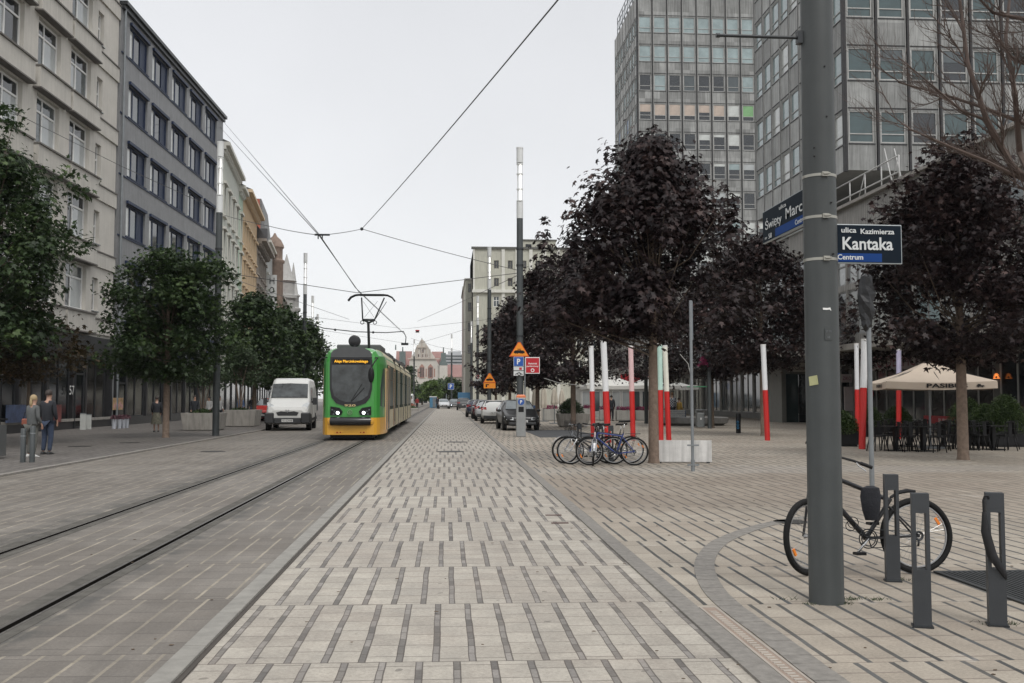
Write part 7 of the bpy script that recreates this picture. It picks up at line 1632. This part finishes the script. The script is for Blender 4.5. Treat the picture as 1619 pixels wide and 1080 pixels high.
# left: slotted litter bin and two bollards
p = G(8,728); t = thing('litter_bin', 'black and grey litter bin at the left edge', 'litter bin', (XA(3,p.y), p.y, 0)); H = ZA(664,p.y); k = p.y/FPX
mb = MB(); mb.box(-20*k,0,.05,6*k,.5,H); mb.build('body', M_shop, t, bevel=.02); mb = MB(); mb.box(6*k,.0,.10,20*k,.5,H-.12); mb.box(-20*k,-.01,H-.12,20*k,.52,H-.02) if False else None; mb.build('door', mat('bin_panel', (.14,.145,.145), .45, .4, .1), t); mb = MB(); mb.box(-20*k,-.01,H,21*k,.52,H+.05); mb.build('lid', M_black, t); mb = MB(); mb.lathe([(0,-.01),(.05,-.01),(.05,.01)], (13*k,0,H*.6), 12, 'y'); mb.build('emblem', M_galv, t)
for px, py, pt_ in ((36,733,676),(50.5,733,672)):
    p = G(px,py); mb = MB(); H = ZA(pt_,p.y); t = thing('bollard', 'dark steel bollard in front of the standing couple, %s' % ('left one' if px < 40 else 'right one'), 'bollard', p, 0, 'bollards by the left kerb'); mb.lathe([(.064,0),(.064,H-.01),(.056,H)], (0,0,0), 14); mb.build('shaft', M_pole, t); mb = MB(); mb.lathe([(.066,H-.2),(.066,H-.17)], (0,0,0), 14); mb.build('ring', M_galv, t)
# flower buckets, utility boxes
for k, px in enumerate((195.5,203.5,209.5,214.5)):
    Y = 52.5+k*.5; x_ = XA(px,Y); t = thing('flower_bucket', 'white bucket of dusky pink heather by the shop, number %s from the left' % ('one','two','three','four')[k], 'flower bucket', (x_,Y,0), 0, 'white flower buckets by the shop')
    mb = MB(); mb.lathe([(.10,0),(.13,.5),(.135,.52)], (0,0,0), 14); mb.build('bucket', mat('bucket_white', (.42,.44,.48), .5), t); tuft('f','','',(0,0,.5), .24, .22, .22, 260, .06, leafmat('heather', ((.10,.05,.06),(.18,.09,.11),(.26,.16,.17)), .7, .2) if k == 0 else bpy.data.materials['heather'], 3+k, par=t)
for k, (px, w) in enumerate(((149,.27),(157.5,.25))):
    Y = 51+k*.8; t = thing('utility_box', ('white metal cabinet by the shop front, left one','white metal cabinet by the shop front, right one')[k], 'cabinet', (XA(px,Y),Y,0), R(15)); H = .82-.06*k; mb = MB(); mb.box(-w/2,-.1,.02,w/2,.15,H); mb.build('cabinet', mat('cabinet_white', (.42,.43,.41), .5, 0, .08), t, bevel=.01); mb = MB(); mb.box(-w*.5,-.12,H,w*.5,.16,H+.03); mb.build('cover', M_galv, t); mb = MB(); mb.box(-w*.38,-.105,.2,w*.38,-.1,.7); mb.build('door', MATS['cabinet_white'], t)
# ------------------------------------------------------------------ parasols, tents
M_cnv = mat('canvas_cream', (.56,.51,.43), .85, 0, .06, 1.5, streak=.12); M_cnvw = mat('canvas_white', (.66,.65,.61), .85, 0, .05, 1.5); M_cnvt = mat('canvas_tan', (.46,.385,.31), .85, 0, .06, 1.5)
def tent(lab, px, Y, w, pyr, pya, m=M_cnvw, val=.28, group='white terrace tents', rz=0, text=None, poles=False):
    zr, za = ZA(pyr,Y), ZA(pya,Y); t = thing('terrace_parasol', lab, 'parasol', (XA(px,Y),Y,0), rz, group)
    a = w/2; mb = MB(); n = 8; rim = []
    for k in range(4):
        c0, c1 = [(-a,-a),(a,-a),(a,a),(-a,a)][k], [(-a,-a),(a,-a),(a,a),(-a,a)][(k+1) % 4]
        for i in range(4): f = i/4; rim.append(Vector((lerp(c0[0],c1[0],f), lerp(c0[1],c1[1],f), zr-.05*math.sin(PI*f))))
    ap = Vector((0,0,za)); r1 = [r.lerp(ap, .5)-Vector((0,0,.06)) for r in rim]; r2 = [r.lerp(ap, .9) for r in rim]; low = [r+Vector((r.x*.005,r.y*.005,-val)) for r in rim]
    mb.loft([low, rim, r1, r2], caps=False, smooth=False); mb.add(r2, [tuple(range(len(r2)))]); mb.build('canopy', m, t)
    mb = MB(); mb.tube([(0,0,0),(0,0,za-.03)], .035, 10); mb.box(-.35,-.35,0,.35,.35,.06); mb.build('pole', M_white if not text else M_galv, t)
    mb = MB()
    for k in range(8):
        A = rim[k*2]; mb.tube([(0,0,za-.08), A+Vector((0,0,-.02))], .012, 4); mb.tube([(0,0,zr-.1), A.lerp(ap,.5)+Vector((0,0,-.07))], .01, 4)
    mb.build('ribs', M_dkmetal, t)
    return t, zr, a
tent('large white peaked parasol behind the two leftmost red posts', 968, 72, 4.1, 609.5, 593, val=.25); tent('white peaked parasol right of the pinkish topped post', 1031, 74, 3.8, 609.5, 594, M_cnvw, val=.25); tent('small far white parasol right of the cream topped post', 1076, 76, 2.6, 610, 604, M_cnvw)
t, zr, a = tent('large tan cafe parasol with black lettering on its valance', 1490, 31.0, 3.2, 603, 569, M_cnvt, .22, None, R(-14), True)
letters('PASIBUS', t, (.16,-a-.020,zr-.14), 1.18, M_black, .13, bold=.03); letters('PASIBUS', t, (-a-.02,-.5,zr-.14), .95, M_black, .10, rz=R(-90), bold=.02)
mb = MB(); mb.box(1.0,-a-.024,zr-.17,1.22,-a-.018,zr-.13); mb.box(1.03,-a-.024,zr-.13,1.12,-a-.018,zr-.09); 
for q in (1.05,1.16): mb.lathe([(0,-a-.026),(.02,-a-.026),(.02,-a-.018)], (q,0,zr-.175), 8, 'y')
mb.build('bus_emblem', M_black, t)
def closed(lab, px, Y, py0, py1, w):
    t = thing('closed_parasol', lab, 'parasol', (XA(px,Y),Y,0), 0, 'closed cream parasols'); z0_, z1_ = ZA(py1,Y), ZA(py0,Y); mb = MB(); rg = []
    for f, k in ((0,.8),(.12,1),(.5,.8),(.85,.42),(.97,.12),(1,.03)): rg.append([(math.cos(j*PI/7)*w/2*k*(1 if j % 2 else .72), math.sin(j*PI/7)*w/2*k*(1 if j % 2 else .72), lerp(z0_,z1_,f)) for j in range(14)])
    mb.loft(rg, smooth=False); mb.build('folded_canopy', M_cnv, t); mb = MB(); mb.tube([(0,0,0),(0,0,z1_)], .03, 8); mb.box(-.3,-.3,0,.3,.3,.06); mb.build('pole', M_galv, t)
closed('closed cream parasol right of the black car, nearest', 860, 68, 599, 645, .52); closed('closed cream parasol behind the black car, left of the nearest', 847, 60, 606, 641, .5); closed('closed cream parasol between nearest one and the round bush', 877, 62, 612, 640, .5); closed('closed cream parasol left of the round bush', 889, 66, 614, 640, .5)
q = Vector((XA(1110,50),50,0)); t = thing('shop_awning', 'small dark awning with green edge behind the round bench', 'awning', (XA(1106,66),66,ZA(612,66))); mb = MB(); mb.box(-.7,-.1,0,.7,1,.06); mb.build('cover', M_shop, t); mb = MB(); mb.box(-.7,-.12,.0,.7,-.1,.07); mb.build('edge', mat('edge_green', (.10,.40,.20), .5), t)
t = thing('kiosk_sign', 'red sign board on the pavilion behind the white parasols', 'sign', (XA(1012,77),77,ZA(606,77))); mb = MB(); mb.box(-1.4,0,0,1.5,.15,.75); mb.build('board', M_signred, t); mb = MB(); mb.box(.6,-.03,.65,1.6,.12,1.0); mb.build('upper_board', M_signred, t)
t = thing('pavilion', 'low glazed white pavilion behind the terrace tents', 'pavilion', (XA(985,82),82,0)); F = Fac(XA(918,82.3), 82.3, 0); mb = MB(); L_ = XA(1048,82.3)-XA(918,82.3); gl = [(.15+i*.84, .15+i*.84+.7, .45, 2.2) for i in range(int((L_-.3)/.84))]; wall(mb, F, 0, L_, 0, 2.5, gl, .08); fbox(mb, F, 0, L_, 0, 2.5, -3, -.12); fbox(mb, F, -.1, L_+.1, 2.5, 2.62, -3, .3); mb.build('frame_wall', mat('pavilion_white', (.42,.42,.40), .6), t, True)
rr = random.Random(6)
for a_ in gl: window(t, F, a_[0], a_[2], a_[1]-a_[0], a_[3]-a_[2], rr.choice([M_gcurt,M_gmid,M_gdark,M_gmid]), frame=M_white, mull=(), fw=.04, rec=.05)
# pink blobs of flowers (hanging baskets) on a post by the bench
t = thing('hanging_baskets', 'pair of pink hanging flower baskets on the post by the bench', 'flower basket', (XA(1117,51.5),51.5,ZA(577,51.5))); tuft('f','','',(0,0,-.1), .30, .25, .5, 330, .10, L_pink, 3, par=t); mb = MB(); mb.lathe([(.05,-.25),(.2,-.1),(.26,0)], (0,0,0), 12); mb.build('basket', M_black, t); 
# ------------------------------------------------------------------ cafe furniture
M_ch = mat('chair_metal', (.010,.010,.011), .45, .3, .1, spec=.3)
def cafe_chair():
    t = thing('cafe_chair', 'chair', 'chair', (0,0,0)); mb = MB(); mb.box(-.19,-.19,.44,.19,.19,.465); mb.build('seat', M_ch, t, bevel=.01)
    for sx in (-1,1):
        for sy in (-1,1): mb = MB(); mb.tube([(sx*.22,sy*.23,0),(sx*.16,sy*.16,.44)], .017, 6); mb.build('leg', M_ch, t)
    mb = MB(); mb.tube([(-.17,.18,.45),(-.18,.23,.82),(-.12,.245,.88),(.12,.245,.88),(.18,.23,.82),(.17,.18,.45)], .016, 6)
    mb.box(-.06,.20,.46,.06,.215,.87); mb.tube([(-.175,.21,.68),(.175,.21,.68)], .010, 5); mb.build('backrest', M_ch, t); return t
def cafe_table():
    t = thing('cafe_table', 'table', 'table', (0,0,0)); mb = MB(); mb.box(-.36,-.36,.72,.36,.36,.75); mb.build('top', M_ch, t, bevel=.008); mb = MB(); mb.box(-.06,-.06,.03,.06,.06,.72); mb.box(-.25,-.25,0,.25,.25,.03); mb.build('base', M_ch, t); return t
ch0 = cafe_chair(); tb0 = cafe_table(); n_ = 0; ch_used = tb_used = False
tabs = [(1432,29.6,'leftmost front'),(1478,29.3,'front, under the parasol lettering'),(1455,32.2,'second row, left'),(1553,30.2,'front, right of the maple trunk'),(1595,30.0,'front, rightmost'),(1512,32.4,'second row, behind the maple trunk'),(1575,32.6,'second row, right')]
for (px, Y, w_) in tabs:
    x_ = XA(px,Y); o = tb0 if not tb_used else dup(tb0); tb_used = True; o.location = (x_,Y,0); o.rotation_euler = (0,0,.2); o['label'] = 'black square cafe table, '+w_+' of the terrace'; o['group'] = 'black cafe tables'
    for k, a in enumerate((0.2, PI+.1, PI/2+.15, -PI/2+.3) if Y < 31 else (.3, PI+.2, PI/2)):
        o = ch0 if not ch_used else dup(ch0); ch_used = True; d = .62; a2 = a
        o.location = (x_+math.sin(a)*d*-1, Y+math.cos(a)*d, 0); o.rotation_euler = (0,0,a2)
        o['label'] = 'black metal cafe chair %s of the table %s' % (('behind','in front','left','right')[k], w_); o['group'] = 'black metal cafe chairs'
# hedge troughs with ferny bushes
L_fern = leafmat('leaf_fern', ((.020,.036,.012),(.045,.075,.02),(.09,.125,.035)), .55)
for k, (px, Y, w, h, lab) in enumerate(((1343,32.5,1.0,.75,'left of the nearest terrace post'),(1388,40.5,1.0,.85,'between the nearest post and the parasol'),(1436,41,1.1,.85,'under the lilac topped post'),(1553,34.5,1.3,1.15,'right of the maple trunk'),(1583,33.5,1.2,.95,'behind the rightmost table'),(1617,31.8,1.3,1.25,'at the right edge'))):
    x_ = XA(px,Y); planter('plant_trough', 'black plant trough '+lab, x_, Y, w, .5, .5, .97, M_black, group='black plant troughs of the terrace')
    tuft('feathery_bush', 'feathery green bush in trough '+lab, 'bush', (x_,Y,.38), w*.66, .5, h, 6500, .05, L_fern, 20+k, 'feathery bushes in troughs')
# ------------------------------------------------------------------ far street end
t = thing('construction_fence', 'blue sheet metal construction fence at the far street end', 'fence', (XA(736,170),170,0)); k = 170/FPX; mb = MB(); mb.box(-24*k/2,0,0,24*k/2,.1,ZA(620.5,170)); mb.build('panel', ribbed('blue_sheet', (.06,.17,.30), .3, .8, .1), t)
mb = MB(); mb.box(-24*k/2-2.0,-12,0,-24*k/2-1.9,0,ZA(623,165)); mb.build('side_panel', mat('sheet_grey', (.22,.25,.27), .6), t)
t = thing('blue_cabin', 'small blue site cabin between far white van and pale car', 'cabin', (XA(685,165),165,0)); mb = MB(); mb.box(-.55,0,0,.55,1.2,1.75); mb.build('walls', mat('cabin_blue', (.08,.22,.35), .5), t, bevel=.05); mb = MB(); mb.box(-.6,-.05,1.75,.6,1.25,1.9); mb.build('roof', M_white, t); mb = MB(); mb.box(-.05,-.03,.1,.45,0,1.6); mb.build('door', M_galv, t)
Yf = 126; x_ = XA(646,Yf); t = thing('flower_bed', 'raised oval bed with red and white flowers beside the tram rear', 'flower bed', (x_,Yf,0)); mb = MB(); mb.lathe([(1.3,0),(1.3,.3),(1.2,.35)], (0,0,0), 20); mb.build('edging', M_conc, t); tuft('f','','',(0,0,.25), 1.2,1.0,.5, 900, .14, L_far, 4, par=t); tuft('f','','',(0,0,.6), 1.1,.9,.35, 260, .13, leafmat('petals_red', ((.35,.05,.03),(.42,.16,.10),(.5,.42,.36)), .6), 5, par=t)
for k_ in t.children: 
    if k_.name.startswith('foliage'): pass
# traffic sign for the hall row of people far: cyclists group
person('far pedestrian in red beside the flower bed', Vector((XA(660,138),138,0)), 0, 1.7, c_red, c_dk, M_hairk); person('far pedestrian in white beside the far van', Vector((XA(651,140),140,0)), 0, 1.7, c_wh, c_dk, M_hairk)
# goods in the shop windows on the left: warm coloured bakery display
def ondisp(lab, px, py0, py1, w, m, cat='window display'):
    Y = 20.25/((706-px)/FPX+.0216)-.0; z0_, z1_ = ZA(py1,Y,px), ZA(py0,Y,px); X0 = -20.25+.0216*Y+.22
    t = thing('window_display', lab, cat, (X0,Y,z0_), R(88.8)); mb = MB(); mb.box(-w/2,-.02,0,w/2,.02,z1_-z0_); mb.build('poster', m, t); return t
d = ondisp('warm coloured poster in the bakery window behind the utility boxes', 195, 629, 648, 1.6, mat('display_warm', (.40,.26,.14), .5, 0, .6, 3)); mb = MB()
for k in range(5): mb.lathe([(0,-.03),(.12,-.025),(.14,-.02)], (-.6+k*.3,0,.2+.12*(k % 2)), 10, 'y')
mb.build('cakes', mat('display_pink', (.5,.28,.28), .6), d)
ondisp('reddish poster behind shop glass left of the door with number', 95, 640, 668, 2.2, mat('display_red', (.16,.05,.045), .5, 0, .7, 2)); ondisp('bluish poster behind shop glass at far left', 45, 640, 668, 2.4, mat('display_blue', (.05,.07,.13), .5, 0, .7, 2))
# ------------------------------------------------------------------ light overcast haze down the street
mb = MB(); mb.box(-420, -40, -1.6, 420, 520, 62)
hm = bpy.data.materials.new('haze_air'); hm.use_nodes = True; ht = hm.node_tree
for n in list(ht.nodes): ht.nodes.remove(n)
pv = ht.nodes.new('ShaderNodeVolumePrincipled'); ho = ht.nodes.new('ShaderNodeOutputMaterial'); pv.inputs['Color'].default_value = (.9,.92,.95,1); pv.inputs['Density'].default_value = .00014; pv.inputs['Anisotropy'].default_value = .2
ht.links.new(pv.outputs[0], ho.inputs['Volume']); hz_o = mb.build('haze', hm); hz_o['kind'] = 'stuff'; hz_o['label'] = 'thin pale haze fading the far end of the street'
